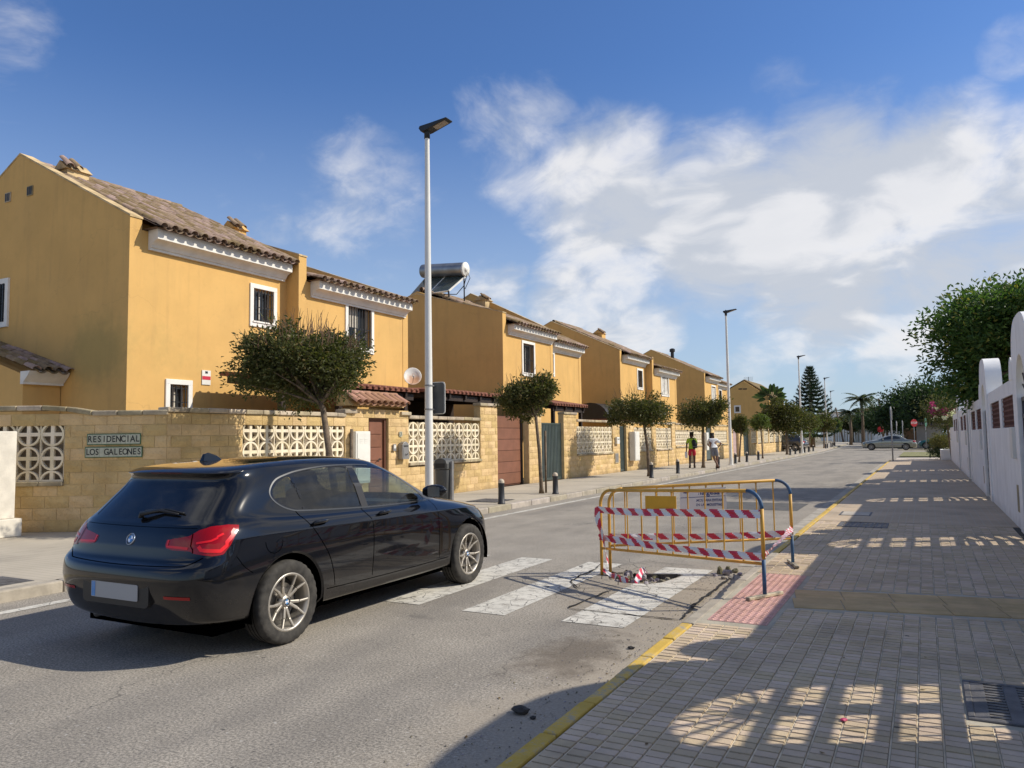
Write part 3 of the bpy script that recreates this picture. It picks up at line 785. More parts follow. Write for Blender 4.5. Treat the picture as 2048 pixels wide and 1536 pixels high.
# concrete cabinet at the picture's left edge
t = thing('utility_cabinet', 'pale concrete utility cabinet on a plinth at the left picture edge', 'cabinet', (-12.78, 6.50, .12))
M['cab'] = mat('cabinet_concrete', (.66, .61, .52), .85, .12, 4, .3, 60)
b = MB(); b.box(-1.3, -.02, 0, .10, .62, .28); bevel(b.build('plinth', M['cab'], t), .012)
b = MB(); b.box(-1.2, .04, .28, .0, .56, 1.66); bevel(b.build('body', M['cab'], t), .015)
b = MB(); b.box(-.95, .025, .40, -.12, .039, 1.56); bevel(b.build('door_leaf', M['white_metal'], t), .006)
for z in (.55, 1.0, 1.40): b = MB(); b.box(-.11, .012, z, -.06, .038, z + .16); b.build('hinge', M['grey_metal'], t)

# ---- garage door and green gate
t = thing('garage_door', 'wide brown sectional garage door between stone pillars', 'garage door')
YG0, YG1 = 19.74, 21.72
b = MB(); main_run.box(b, YG0, YG1, -.30, -.27, .12, 2.25); pl = b.build('backing', M['brown_dark'], t)
for i in range(6):
    b = MB(); main_run.box(b, YG0 + .01, YG1 - .06, -.268, -.245, .16 + i * .345, .16 + i * .345 + .335); bevel(b.build('panel', M['brown_door'], t), .006, 1)
b = MB(); main_run.box(b, YG1 - .055, YG1 + .02, -.30, -.2, .12, 2.28); b.build('guide_rail', M['black'], t)
w2 = thing('boundary_wall', 'yellow block wall with three lattice panels beyond the green gate', 'wall')
core, rest = MB(), MB(); bud = [300]
segs = [(21.78, 22.70, .1, 2.28), (24.47, 25.60, .1, 2.38), (25.60, 29.25, .1, .92), (25.60, 29.25, 2.0, 2.14), (29.25, 30.06, .1, 2.14), (30.06, 30.85, 2.03, 2.14), (30.85, 31.85, .1, 2.14), (31.85, 34.36, .1, .92), (31.85, 34.36, 2.0, 2.14), (34.36, 34.95, .1, 2.14), (34.95, 37.50, .1, .92), (34.95, 37.5, 2.0, 2.14), (37.5, 38.10, .1, 2.2)]
lay_blocks(main_run, w2, segs, .12, 2.38, bud, core, rest, rw)
for a0, a1 in ((25.65, 29.2), (31.9, 34.3), (35.0, 37.45)): lattice(main_run, w2, a0, a1, .97, 1.97); sill(main_run, w2, a0, a1, .97, rw)
coping(main_run, w2, 25.62, 37.5, 2.14, rw, L=.8); coping(main_run, w2, 24.45, 25.62, 2.38, rw, L=.6); coping(main_run, w2, 21.76, 22.72, 2.28, rw, L=.5); coping(main_run, w2, 37.48, 38.14, 2.2, rw, L=.7)
core.build('mortar_core', M['mortar'], w2)
if rest.v: tag(rest.build('blocks', M['block'], w2), kind='stuff')
M['gate_green'] = mat('gate_green', (.060, .080, .075), .45, .15, 3, rnd=.06, spec=.5)
def sheet_gate(a0, a1, z1, lab, out=-.12, group=None):
    t = thing('metal_gate', lab, 'gate', group=group); n_ = max(4, int((a1 - a0) / .12)); w = (a1 - a0 - .1) / n_
    b = MB(); main_run.box(b, a0, a0 + .05, out - .03, out + .03, .14, z1); main_run.box(b, a1 - .05, a1, out - .03, out + .03, .14, z1); main_run.box(b, a0 + .05, a1 - .05, out - .03, out + .02, z1 - .05, z1); main_run.box(b, a0 + .05, a1 - .05, out - .03, out + .02, .14, .22)
    b.build('frame', M['gate_green'], t)
    for i in range(n_):
        b = MB(); s = a0 + .05 + i * w; pts = [(0, 0), (.25 * w, 0), (.4 * w, .025), (.85 * w, .025), (w, 0)]
        o_ = len(b.v)
        for z in (.22, z1 - .05):
            for q, u in pts: b.v.append(tuple(main_run.p(s + q, out - .015 + u, z)))
        for k in range(4): b.f.append((k, k + 1, 6 + k, 5 + k)); b.m.append(0)
        b.build('slat', M['gate_green'], t)
    b = MB(); main_run.box(b, a0 + .09, a0 + .14, out + .02, out + .06, 1.0, 1.15); b.build('handle', M['black'], t)
sheet_gate(22.72, 24.45, 2.07, 'dark green ribbed sheet metal gate beside the brown garage door')
sheet_gate(30.06, 30.85, 2.02, 'narrow green metal door in the block wall left of the white meter box')
t = thing('meter_cabinet', 'tall white meter box on the block wall behind the third street tree', 'cabinet')
b = MB(); main_run.box(b, 31.15, 31.75, .03, .28, .55, 1.78); bevel(b.build('body', M['white_metal'], t), .01); b = MB(); main_run.box(b, 31.2, 31.7, .285, .292, .6, 1.73); b.build('door_leaf', M['white_metal'], t)
t = thing('letter_box', 'small white letter box on the pillar left of the narrow green door', 'mailbox')
b = MB(); main_run.box(b, 29.45, 29.75, .03, .12, 1.28, 1.56); bevel(b.build('body', M['white_metal'], t), .01); b = MB(); main_run.box(b, 29.5, 29.7, .121, .126, 1.46, 1.49); b.build('slot_flap', M['black'], t)
t = thing('meter_hatch', 'grey service hatch low in the pillar beside the narrow green door', 'hatch')
b = MB(); main_run.box(b, 29.4, 29.8, .028, .036, .50, .92); b.build('frame', M['coping'], t); b = MB(); main_run.box(b, 29.44, 29.76, .037, .042, .54, .88); b.build('door_leaf', M['grey_metal'], t)

w3 = thing('boundary_wall', 'far yellow block wall with lattice panels behind the two pedestrians', 'wall')
core, rest = MB(), MB(); bud = [180]
segs = [(38.15, 43.43, .1, 1.0), (38.15, 43.43, 1.95, 2.15), (43.43, 44.3, .1, 2.15), (45.6, 46.37, .1, 2.15), (46.37, 49.69, .1, 1.0), (46.37, 49.69, 1.95, 2.15), (49.69, 51.4, .1, 2.15), (53.15, 54.7, .1, 2.3)]
lay_blocks(main_run, w3, segs, .12, 2.15, bud, core, rest, rw)
for a0, a1 in ((38.2, 43.4), (46.4, 49.65)): lattice(main_run, w3, a0, a1, 1.05, 1.95); sill(main_run, w3, a0, a1, 1.05, rw, L=.8)
coping(main_run, w3, 38.15, 44.3, 2.15, rw, L=1.); coping(main_run, w3, 45.6, 51.4, 2.15, rw, L=1.)
core.build('mortar_core', M['mortar'], w3)
if rest.v: tag(rest.build('blocks', M['block'], w3), kind='stuff')
t = thing('garden_door', 'dark garden door in the far block wall right of the fourth street tree', 'door')
b = MB(); main_run.box(b, 44.3, 45.6, -.14, -.08, .12, 2.1); b.build('frame', M['black'], t); b = MB(); main_run.box(b, 44.45, 45.45, -.075, -.05, .2, 2.0); b.build('leaf', M['gate_green'], t)
t = thing('meter_cabinet', 'narrow white meter box on the wall between the two pedestrians', 'cabinet')
b = MB(); main_run.box(b, 43.5, 44.0, .03, .24, .75, 1.75); bevel(b.build('body', M['white_metal'], t), .01); b = MB(); main_run.box(b, 43.55, 43.95, .245, .25, .8, 1.7); b.build('door_leaf', M['white_metal'], t)
M['pink_door'] = mat('pink_door', (.42, .30, .29), .7, .1)
t = thing('garage_door', 'dusty pink garage door beside the second street lamp', 'garage door')
for i in range(5): b = MB(); main_run.box(b, 51.42, 53.13, -.2, -.16, .13 + i * .4, .52 + i * .4); b.build('panel', M['pink_door'], t)
sheet_gate(54.76, 56.85, 2.1, 'far dark green metal gate right of the second street lamp')
w4 = thing('boundary_wall', 'farthest yellow lattice wall with small pillars before the parked car', 'wall')
core, rest = MB(), MB(); bud = [120]
segs = [(57.0, 72.0, .1, .95)] + [(57 + 2.5 * k, 57.45 + 2.5 * k, .95, 2.25) for k in range(7)]
lay_blocks(main_run, w4, segs, .12, 2.25, bud, core, rest, rw)
for k in range(6): lattice(main_run, w4, 57.5 + 2.5 * k, 59.45 + 2.5 * k, .98, 1.93, screen=True)
coping(main_run, w4, 57, 72.4, 1.95, rw, L=1.2)
core.build('mortar_core', M['mortar'], w4)
if rest.v: tag(rest.build('blocks', M['block'], w4), kind='stuff')
# ================================================================ HOUSES
def _stucco(T, c, pos, bs):
    st = T.noise(T.vmath('MULTIPLY', pos, (3., 3., .35)), 1.3, 6, .6)
    c = T.mix(T.math('MULTIPLY', T.rng(st, .48, .72), .40), c, (.49, .30, .12))
    pa = T.noise(pos, .5, 3, .5); c = T.mix(T.math('MULTIPLY', T.rng(pa, .45, .7), .2), c, (.62, .40, .16))
    mt = T.noise(pos, 6, 6, .7); c = T.mix(T.math('MULTIPLY', T.rng(mt, .5, .75), .16), c, (.42, .26, .10))
    cr = T.vor(T.vmath('ADD', pos, T.vmath('SCALE', T.comb(T.noise(pos, 1.2, 4), T.noise(T.vmath('ADD', pos, (5, 5, 5)), 1.2, 4), T.noise(T.vmath('ADD', pos, (9, 1, 5)), 1.2, 4)), scale=1.2)), .42); c = T.mix(T.math('MULTIPLY', T.rng(cr, .002, .006, 1., 0.), T.math('MULTIPLY', T.rng(T.noise(pos, .35, 2), .5, .6), .18)), c, (.30, .18, .08))
    q = T.vmath('DISTANCE', T.vmath('MULTIPLY', pos, (.8, .3, 1)), (-15.0 * .8, 9.8 * .3, 3.5))           # green mould over the porch roof
    g_ = T.math('MULTIPLY', T.rng(T.math('ADD', q, T.math('MULTIPLY', T.noise(pos, 2.2, 5, .65), .9)), .7, 1.5, 1., 0.), .5)
    return T.mix(g_, c, (.22, .21, .085))
M['stucco'] = mat('ochre_stucco', (.66, .405, .145), .95, .05, 1.2, .3, 90, extra=_stucco, spec=.15)
M['cornice'] = mat('cornice_white', (.74, .71, .65), .85, .08, 3, .15, 60)
M['surround'] = mat('window_surround', (.80, .77, .71), .8, .06, 4, .2, 60)
M['glass_dark'] = mat('window_glass', (.03, .035, .04), .08, .1, spec=.6)
M['shutter'] = mat('shutter_cream', (.55, .50, .42), .7, .1, 6)
M['grille'] = mat('grille_iron', (.025, .025, .027), .5, .1)
M['parapet'] = mat('parapet_cap', (.50, .37, .20), .95, .35, 3, .4, 50)
M['solar'] = mat('solar_glass', (.05, .065, .06), .12, .1, spec=.6)
M['steel'] = mat('tank_steel', (.33, .33, .33), .42, .2, 2, metal=.85)
M['copper_red'] = mat('red_canopy', (.20, .072, .042), .7, .15, 4, rnd=.1)
M['beam'] = mat('dark_beam', (.035, .022, .016), .6, .2)
XRIDGE = -17.96
def add_window(house, X, y0, y1, z0, z1, kind='grille', fr=.11, depth=.16, lower=.0):
    """outer frame given; the opening is inside the surround"""
    b = MB(); iy0, iy1, iz0, iz1 = y0 + fr, y1 - fr, z0 + fr, z1 - fr
    for q in ((y0, y1, z0, iz0), (y0, y1, iz1, z1), (y0, iy0, iz0, iz1), (iy1, y1, iz0, iz1)): b.box(X - .01, q[0], q[2], X + .035, q[1], q[3])
    wn = b.build('window', M['surround'], house); bevel(wn, .006, 1)
    b = MB(); b.box(X - .02, iy0 - .03, iz0 - .005, X + .06, iy1 + .03, iz0 + .03); b.build('sill', M['surround'], wn)
    b = MB(); b.box(X - depth - .02, iy0, iz0, X - depth, iy1, iz1); b.build('pane', M['glass_dark'], wn)
    b = MB(); w = .05; xm = X - depth + .02
    for q in ((iy0, iy1, iz0, iz0 + w), (iy0, iy1, iz1 - w, iz1), (iy0, iy0 + w, iz0 + w, iz1 - w), (iy1 - w, iy1, iz0 + w, iz1 - w), ((iy0 + iy1) / 2 - w / 2, (iy0 + iy1) / 2 + w / 2, iz0 + w, iz1 - w)): b.box(X - depth + .001, q[0], q[2], xm, q[1], q[3])
    b.build('frame', M['shutter'] if kind != 'shut' else M['surround'], wn)
    if kind in ('grille', 'blind'):
        if kind == 'blind':
            b = MB(); b.box(X - depth + .001, iy0 + w, iz0 + (iz1 - iz0) * .48, X - depth + .015, (iy0 + iy1) / 2 + .1, iz1 - w); b.build('blind', M['shutter'], wn)
        b = MB(); n_ = max(3, int(round((iy1 - iy0) / .115)))
        for i in range(n_):
            y = iy0 + (i + .5) * (iy1 - iy0) / n_; b.box(X - .005, y - .009, iz0 + .01, X + .013, y + .009, iz1 - .01)
        for z in (iz0 + .06, iz0 + (iz1 - iz0) * .45, iz1 - .09): b.box(X - .012, iy0, z, X - .0055, iy1, z + .022)
        b.build('grille', M['grille'], wn)
    elif kind == 'louvre':
        b = MB()
        for h in (0, 1):
            ya = iy0 if h == 0 else (iy0 + iy1) / 2 + .01; yb = (iy0 + iy1) / 2 - .01 if h == 0 else iy1
            for k in range(int((iz1 - iz0) / .07)): b.box(X - .06, ya + .03, iz0 + k * .07, X - .03, yb - .03, iz0 + k * .07 + .045)
        b.build('louvres', M['surround'], wn)
    return (iy0, iy1, iz0, iz1)
def facade(b, X, y0, y1, z0, z1, ops, t=.22):
    ys = sorted({y0, y1} | {v for o in ops for v in o[:2]}); zs = sorted({z0, z1} | {v for o in ops for v in o[2:]})
    for ya, yb in zip(ys, ys[1:]):
        for za, zb in zip(zs, zs[1:]):
            cy_, cz_ = (ya + yb) / 2, (za + zb) / 2
            if any(o[0] < cy_ < o[1] and o[2] < cz_ < o[3] for o in ops): continue
            b.add([(X, ya, za), (X, yb, za), (X, yb, zb), (X, ya, zb)], [(0, 1, 2, 3)])
    for a0, a1, c0_, c1_ in ops:
        v = [(a0, c0_), (a1, c0_), (a1, c1_), (a0, c1_)]
        for k in range(4):
            p, q = v[k], v[(k + 1) % 4]
            b.add([(X, p[0], p[1]), (X, q[0], q[1]), (X - t, q[0], q[1]), (X - t, p[0], p[1])], [(0, 1, 2, 3)])
def cornice_part(house, X, y0, y1, ze):
    """cavetto cornice below the eave, profile in X-Z"""
    prof = [(0, -.42), (.06, -.42), (.06, -.375), (.09, -.365), (.11, -.32), (.15, -.275), (.21, -.24), (.30, -.215), (.30, -.01), (0, -.01)]
    b = MB(); b.prism([(X + a + .0, ze + z) for a, z in prof], lambda a, z, t: (a, t, z), y0, y1)
    o = b.build('cornice', M['cornice'], house); autosmooth(o.data, 40); return o
def unit(house, X, y0, y1, ze, pitch, ops_spec, near_fin, far_fin, tiles=[0], xb=-22., ridge=XRIDGE, zbase=0., roof=True):
    """one dwelling: facade at X, eave at height ze; fins = (pitch, z at facade) or None"""
    zr = ze - .06 + pitch * (X + .42 - ridge)
    ops = [add_window(house, X, *s[:4], kind=s[4]) for s in ops_spec]
    b = MB(); facade(b, X, y0, y1, zbase, ze, ops)
    zf = ze + .02 + pitch * .36
    b.prism([(X - .22, zbase), (X - .22, zf), (ridge, zr - .12), (xb, zf), (xb, zbase)], lambda a, z, t: (a, t, z), y0 + .001, y1 - .001)
    b.add([(X, y0, ze), (X, y1, ze), (X - .22, y1, ze), (X - .22, y0, ze)], [(0, 1, 2, 3)])
    b.build('wall', M['stucco'], house)
    for f, ya, yb in ((near_fin, y0 - .012, y0 + .26), (far_fin, y1 - .24, y1 + .012)):
        if f is None: continue
        p_, zc = f; b = MB(); zz = zc + p_ * (X - ridge)
        b.prism([(X + .012, zbase), (X + .012, zc), (ridge, zz), (xb - .01, zc), (xb - .01, zbase)], lambda a, z, t: (a, t, z), ya, yb)
        b.build('gable', M['stucco'], house)
        b = MB(); b.prism([(X + .03, zc - .005), (X + .03, zc + .035), (ridge, zz + .035), (xb, zc + .035), (xb, zc - .005), (ridge, zz - .005)], lambda a, z, t: (a, t, z), ya - .012, yb + .012)
        b.build('parapet_cap', M['parapet'], house)
    ya = y0 + (.30 if near_fin else .02); yb = y1 - (.05 if far_fin else .02)
    cornice_part(house, X, ya + .12, yb - .10, ze + .03)
    b = MB(); b.add([(X + .40, ya, ze + .05), (X + .40, yb, ze + .05), (ridge, yb, zr - .03), (ridge, ya, zr - .03)], [(0, 1, 2, 3)])
    b.add([(X + .40, ya, ze + .022), (X + .40, yb, ze + .022), (X - .2, yb, ze + .022), (X - .2, ya, ze + .022)], [(0, 1, 2, 3)])
    b.add([(xb - .4, ya, ze + .05), (xb - .4, yb, ze + .05), (ridge, yb, zr - .03), (ridge, ya, zr - .03)], [(0, 1, 2, 3)])
    rf = b.build('roof', mat('roof_bed', (.16, .11, .085), .95, .3, 6) if 'roof_bed' not in bpy.data.materials else bpy.data.materials['roof_bed'], house)
    n_ = int((yb - ya) / .245)
    tile_field(rf, (X + .475, ya + .13, ze + .03), (ridge, ya + .13, zr - .01), (0, 1, 0), n_, pitch=(yb - ya - .26) / max(1, n_ - 1), budget=tiles)
    b = MB(); y = ya
    while y < yb - .1:
        b.lathe([(.10, 0), (.115, .38)], (ridge, y, zr + .01), 8, 'Y'); y += .36
    b.build('ridge_tiles', M['roof_tile'], rf, smooth=True)
    return rf, zr
# --- house 1 (two dwellings)
h1 = thing('yellow_house', 'nearest yellow two-storey house with grey tiled roof behind the name wall', 'house')
YR = 14.15
rf1, zr1 = unit(h1, -14.0, 9.8, YR, 5.95, .5, [(12.94, 13.80, 4.31, 5.35, 'grille'), (10.68, 11.35, 2.0, 2.91, 'grille')], (.515, 6.17), None, tiles=[270])
rf2, zr2 = unit(h1, -13.6, YR, 18.72, 5.60, .27, [(15.89, 17.10, 3.97, 5.40, 'blind'), (16.2, 17.4, .9, 2.2, 'grille')], (.34, 6.21), (.36, 5.82), tiles=[30])
# cornice shoulder, chimneys and vents
def chimney(house, x, y, z, w, l, h, tiled=False, name='chimney'):
    b = MB(); b.box(x - w / 2, y - l / 2, z - .8, x + w / 2, y + l / 2, z + h)
    b.prism([(x - w / 2 - .06, z + h), (x + w / 2 + .06, z + h), (x, z + h + .22)], lambda a, zz, t: (a, t, zz), y - l / 2 - .06, y + l / 2 + .06)
    c = b.build(name, M['stucco'] if not tiled else M['parapet'], house)
    tile_field(c, (x + w / 2 + .1, y - l / 2, z + h + .02), (x, y - l / 2, z + h + .25), (0, 1, 0), max(2, int(l / .24)), pitch=.22, budget=[6])
    return c
chimney(h1, -17.45, onx(146, 345, -17.45).y, 7.82, .42, .52, .14, True); chimney(h1, -16.2, onx(470, 460, -16.2).y, 7.12, .42, .40, .16)
for px, py in ((17, 395), (61, 382)):
    p = ony(px, py, 9.787); b = MB(); b.box(p.x - .11, 9.765, p.z - .11, p.x + .11, 9.790, p.z + .11); v = b.build('vent', M['coping'], h1)
    for k in range(3): b = MB(); b.box(p.x - .09 + k * .065, 9.758, p.z - .09, p.x - .05 + k * .065, 9.764, p.z + .09); b.build('slot', M['grille'], v)
# gable window at the picture's left edge
b = MB()
gx0, gx1, gz0, gz1 = -19.3, -18.20, 4.25, 5.37
for q in ((gx0, gx1, gz0, gz0 + .12), (gx0, gx1, gz1 - .12, gz1), (gx0, gx0 + .12, gz0 + .12, gz1 - .12), (gx1 - .12, gx1, gz0 + .12, gz1 - .12)): b.box(q[0], 9.74, q[2], q[1], 9.80, q[3])
wn = b.build('window', M['surround'], h1); b = MB(); b.box(gx0 + .12, 9.77, gz0 + .12, gx1 - .12, 9.785, gz1 - .12); b.build('pane', M['glass_dark'], wn)
b = MB()
for i in range(8): x = gx0 + .17 + i * .108; b.box(x, 9.72, gz0 + .12, x + .02, 9.738, gz1 - .12)
for z in (gz0 + .2, gz0 + .55, gz1 - .25): b.box(gx0 + .12, 9.739, z, gx1 - .12, 9.745, z + .02)
b.build('grille', M['grille'], wn)
# low side porch with a tiled lean-to roof
b = MB(); b.prism([(-16.15, 0), (-16.15, 3.0), (-19.6, 4.03), (-19.6, 0)], lambda a, z, t: (a, t, z), 9.0, 9.77); pw = b.build('side_porch', M['stucco'], h1)
b = MB(); b.prism([(-16.15, 2.80), (-16.04, 2.80), (-16.04, 2.84), (-15.97, 2.90), (-15.88, 2.98), (-15.82, 3.06), (-16.15, 3.06)], lambda a, z, t: (a, t, z), 8.94, 9.77); b.build('cornice', M['cornice'], pw)
tile_field(pw, (-15.72, 9.02, 3.07), (-19.5, 9.02, 4.14), (0, 1, 0), 4, pitch=.235, budget=[60])
# alarm plate
t = thing('alarm_plate', 'small white and red alarm company plate on the yellow facade', 'sign')
b = MB(); b.box(-13.995, 11.60, 2.84, -13.98, 11.83, 3.16); pl = b.build('plate', M['white_metal'], t)
b = MB(); b.box(-13.979, 11.605, 2.95, -13.977, 11.825, 3.03); b.build('red_band', mat('red_print', (.55, .03, .06), .5, .05), pl)
b = MB(); b.box(-13.979, 11.68, 3.09, -13.977, 11.75, 3.14); b.build('emblem', M['grille'], pl)
# canopies over the front yards
def canopy(lab, pts, posts, zb, beams=True, n_tile=0):
    """pts: (x_front, x_back, y0, y1, z_front, z_back)"""
    xf, xb, y0, y1, zf, zk = pts
    t = thing('carport_canopy', lab, 'canopy'); b = MB()
    b.prism([(xf, zf), (xf, zf + .07), (xb, zk + .07), (xb, zk)], lambda a, z, u: (a, u, z), y0, y1); rf = b.build('roof', M['copper_red'], t)
    n_ = int((y1 - y0) / .22)
    for i in range(n_):
        b = MB(); y = y0 + .11 + i * (y1 - y0 - .22) / max(1, n_ - 1); b.tube([(xf + .03, y, zf + .06), (xb, y, zk + .06)], .05, 6); b.build('roll', M['copper_red'], rf, smooth=True)
    b = MB(); b.box(xf - .22, y0 + .1, zf - .2, xf - .12, y1 - .1, zf - .04); b.build('front_beam', M['beam'], t)
    y = y0 + .25
    while y < y1:
        b = MB(); b.obox((xf - .05, y, zf - .08), (xb, y, zk - .08), .08, .14); b.build('rafter', M['beam'], t); y += .85
    for (x, y) in posts: b = MB(); b.box(x - .06, y - .06, .1, x + .06, y + .06, zf - .2); b.build('post', M['beam'], t)
canopy('red tiled canopy on dark beams in front of the nearest house', (-11.75, -13.55, 11.7, 16.7, 2.80, 3.02), ((-11.95, 11.95), (-11.95, 13.75), (-11.95, 16.3)), 0)
canopy('long dark carport roof with red fascia between the first two houses', (-11.75, -15.6, 17.2, 24.5, 2.86, 3.02), ((-11.95, 17.5), (-11.95, 20.9)), 0)
b = MB(); b.box(-15.7, 17.6, 0, -15.6, 24.4, 2.98); b.build('back_panel', M['beam'], bpy.data.objects['carport_canopy.001'])
canopy('small tiled canopy behind the green gate of the second house', (-11.55, -13.5, 24.75, 27.8, 2.72, 3.05), ((-11.75, 25.0), (-11.75, 27.5)), 0)
# satellite dish on a short arm
t = thing('satellite_dish', 'rust-stained white satellite dish above the canopy, left of the lamp post', 'dish', (-12.9, 18.0, 3.35)); t.scale = (.74, .74, .74)
def _rust(T, c, pos, bs):
    q = T.vmath('DISTANCE', pos, (-12.86, 18.0, 3.22)); return T.mix(T.math('MULTIPLY', T.rng(T.math('ADD', q, T.math('MULTIPLY', T.noise(pos, 9, 4), .25)), .22, .45, 1., 0.), .8), c, (.50, .22, .07))
M['dish'] = mat('dish_white', (.75, .73, .68), .5, .06, 4, extra=_rust)
b = MB(); b.lathe([(.001, -.0), (.12, .012), (.24, .05), (.33, .10), (.345, .10), (.24, .035), (.12, -.005), (.001, -.015)], (0, 0, 0), 24); d_ = b.build('reflector', M['dish'], t, smooth=True); d_.rotation_euler = (R(62), 0, R(38)); d_.scale = (1, 1.15, 1)
b = MB(); b.tube([(0, 0, 0), (-.25, .1, -.1), (-.5, .2, -.1)], .02, 6); b.build('wall_arm', M['grey_metal'], t)
b = MB(); b.tube([(.03, -.05, -.30), (.2, -.25, -.16), (.3, -.36, -.02)], .012, 6); b.lathe([(.03, 0), (.035, .03), (.02, .08)], (.3, -.36, -.02), 8); b.build('receiver_arm', M['grey_metal'], t)
# --- house 2
h2 = thing('yellow_house', 'second yellow house, solar water heater on its roof', 'house')
unit(h2, -14.0, 25.4, 29.85, 5.95, .42, [(26.95, 28.12, 4.05, 5.48, 'grille'), (27.0, 27.9, 1.4, 2.35, 'grille')], (.28, 6.38), (.50, 6.2), tiles=[60])
unit(h2, -14.25, 29.85, 33.5, 5.72, .5, [(29.95, 30.55, 4.25, 5.35, 'shut')], None, (.5, 5.95), tiles=[40])
chimney(h2, -17.2, 29.5, 7.55, .5, .6, .2, True)
t = thing('solar_heater', 'solar water heater with grey tank and two tilted panels', 'water heater')
bl, br, tl, tr = ony(818, 592, 25.75), ony(897, 581, 25.75), ony(852, 553, 26.9), ony(934, 549, 26.9)
for k in range(2):
    a0, a1 = k * .5 + .006, k * .5 + .494; b = MB(); q = [bl.lerp(br, a0), bl.lerp(br, a1), tl.lerp(tr, a1), tl.lerp(tr, a0)]
    nn = (q[1] - q[0]).cross(q[3] - q[0]).normalized() * .07; b.add(q + [p - nn for p in q], [(0, 1, 2, 3), (4, 7, 6, 5), (0, 4, 5, 1), (1, 5, 6, 2), (2, 6, 7, 3), (3, 7, 4, 0)])
    fr = b.build('collector', M['white_metal'], t); b = MB(); c_ = sum(q, Vector()) / 4; b.add([c_ + (p - c_) * .955 + nn * .05 for p in q], [(0, 1, 2, 3)]); b.build('glazing', M['solar'], fr)
c0_, c1_ = tl + Vector((-.1, -.1, .22)), tr + Vector((.02, -.1, .20)); ax = (c1_ - c0_)
def cyl(b, p, q, prof, n_=20):
    d = (q - p).normalized(); u = d.orthogonal().normalized(); w = d.cross(u); o = len(b.v)
    for r, s in prof:
        for k in range(n_): a = 2 * math.pi * k / n_; b.v.append(tuple(p + d * s + (u * math.cos(a) + w * math.sin(a)) * r))
    for i in range(len(prof) - 1):
        for k in range(n_): a = o + i * n_ + k; e = o + i * n_ + (k + 1) % n_; b.f.append((a, e, e + n_, a + n_)); b.m.append(0)
LL = ax.length; b = MB(); cyl(b, c0_, c1_, [(.01, 0), (.28, .01), (.29, .05), (.29, LL - .08)]); tk = b.build('tank', M['steel'], t, smooth=True)
b = MB(); cyl(b, c0_, c1_, [(.292, LL - .08), (.30, LL - .06), (.30, LL - .01), (.27, LL), (.09, LL), (.085, LL + .03), (.01, LL + .03)]); b.build('end_cap', M['white_metal'], tk, smooth=True)
b = MB(); b.tube([c1_ + Vector((.05, 0, -.2)), c1_ + Vector((-.05, -.1, -.7)), c1_ + Vector((-.35, -.2, -1.05)), c1_ + Vector((-.8, -.5, -1.05))], .018, 6); b.tube([c1_ + Vector((.08, 0, -.15)), c1_ + Vector((.22, -.05, -.4)), c1_ + Vector((.0, -.1, -.85))], .014, 6); b.build('pipe', M['grille'], t)
b = MB(); b.obox(tr + Vector((-.15, 0, 0)), (tr.x - .2, tr.y + .1, 7.0), .05, .05); b.obox(tl + Vector((.15, 0, 0)), (tl.x + .1, tl.y + .1, 7.0), .05, .05); b.obox(br, (br.x, br.y + .1, 6.9), .05, .05); b.obox(bl, (bl.x, bl.y + .1, 7.0), .05, .05); b.build('stand', M['grille'], t)
# --- house 3
h3 = thing('yellow_house', 'third yellow house from the left, white louvred shutters upstairs', 'house')
unit(h3, -14.0, 38.2, 42.4, 5.92, .5, [(40.9, 41.9, 4.2, 5.4, 'grille')], (.47, 6.15), None, tiles=[20])
unit(h3, -13.6, 42.4, 47.2, 5.50, .3, [(44.0, 45.6, 3.95, 5.45, 'louvre')], (.34, 6.1), (.34, 5.75), tiles=[20])
chimney(h3, -16.6, 42.0, 7.35, .5, .6, .3)
t = thing('arched_awning', 'dark rounded awning at the side of the third house', 'awning', (-13.9, 36.6, 2.5))
b = MB(); prof = [(math.cos(a) * 1.0, math.sin(a) * .85) for a in [math.pi * k / 10 for k in range(11)]]; b.prism(prof, lambda a, z, u: (a - 1.2, u, z), 0, 1.5); b.build('cover', M['grille'], t)
b = MB()
for i in range(9): b.box(-2.2 + i * .22, -.03, -.12, -2.02 + i * .22, -.005, 0)
b.build('valance', M['copper_red'], t)
# --- house 4
h4 = thing('yellow_house', 'fourth yellow house from the left with a chimney pipe', 'house')
unit(h4, -14.0, 55.9, 60.0, 5.92, .5, [(57.9, 59.3, 4.0, 5.4, 'louvre')], (.50, 6.15), (.5, 6.1))
unit(h4, -14.3, 60.0, 64.5, 5.7, .45, [(61.5, 62.6, 4.1, 5.3, 'grille')], None, (.5, 5.9))
b = MB(); b.lathe([(.13, 7.0), (.13, 8.0), (.21, 8.02), (.21, 8.22), (.1, 8.28)], (-16.7, 57.2, 0), 12); b.build('flue_pipe', M['grille'], h4)
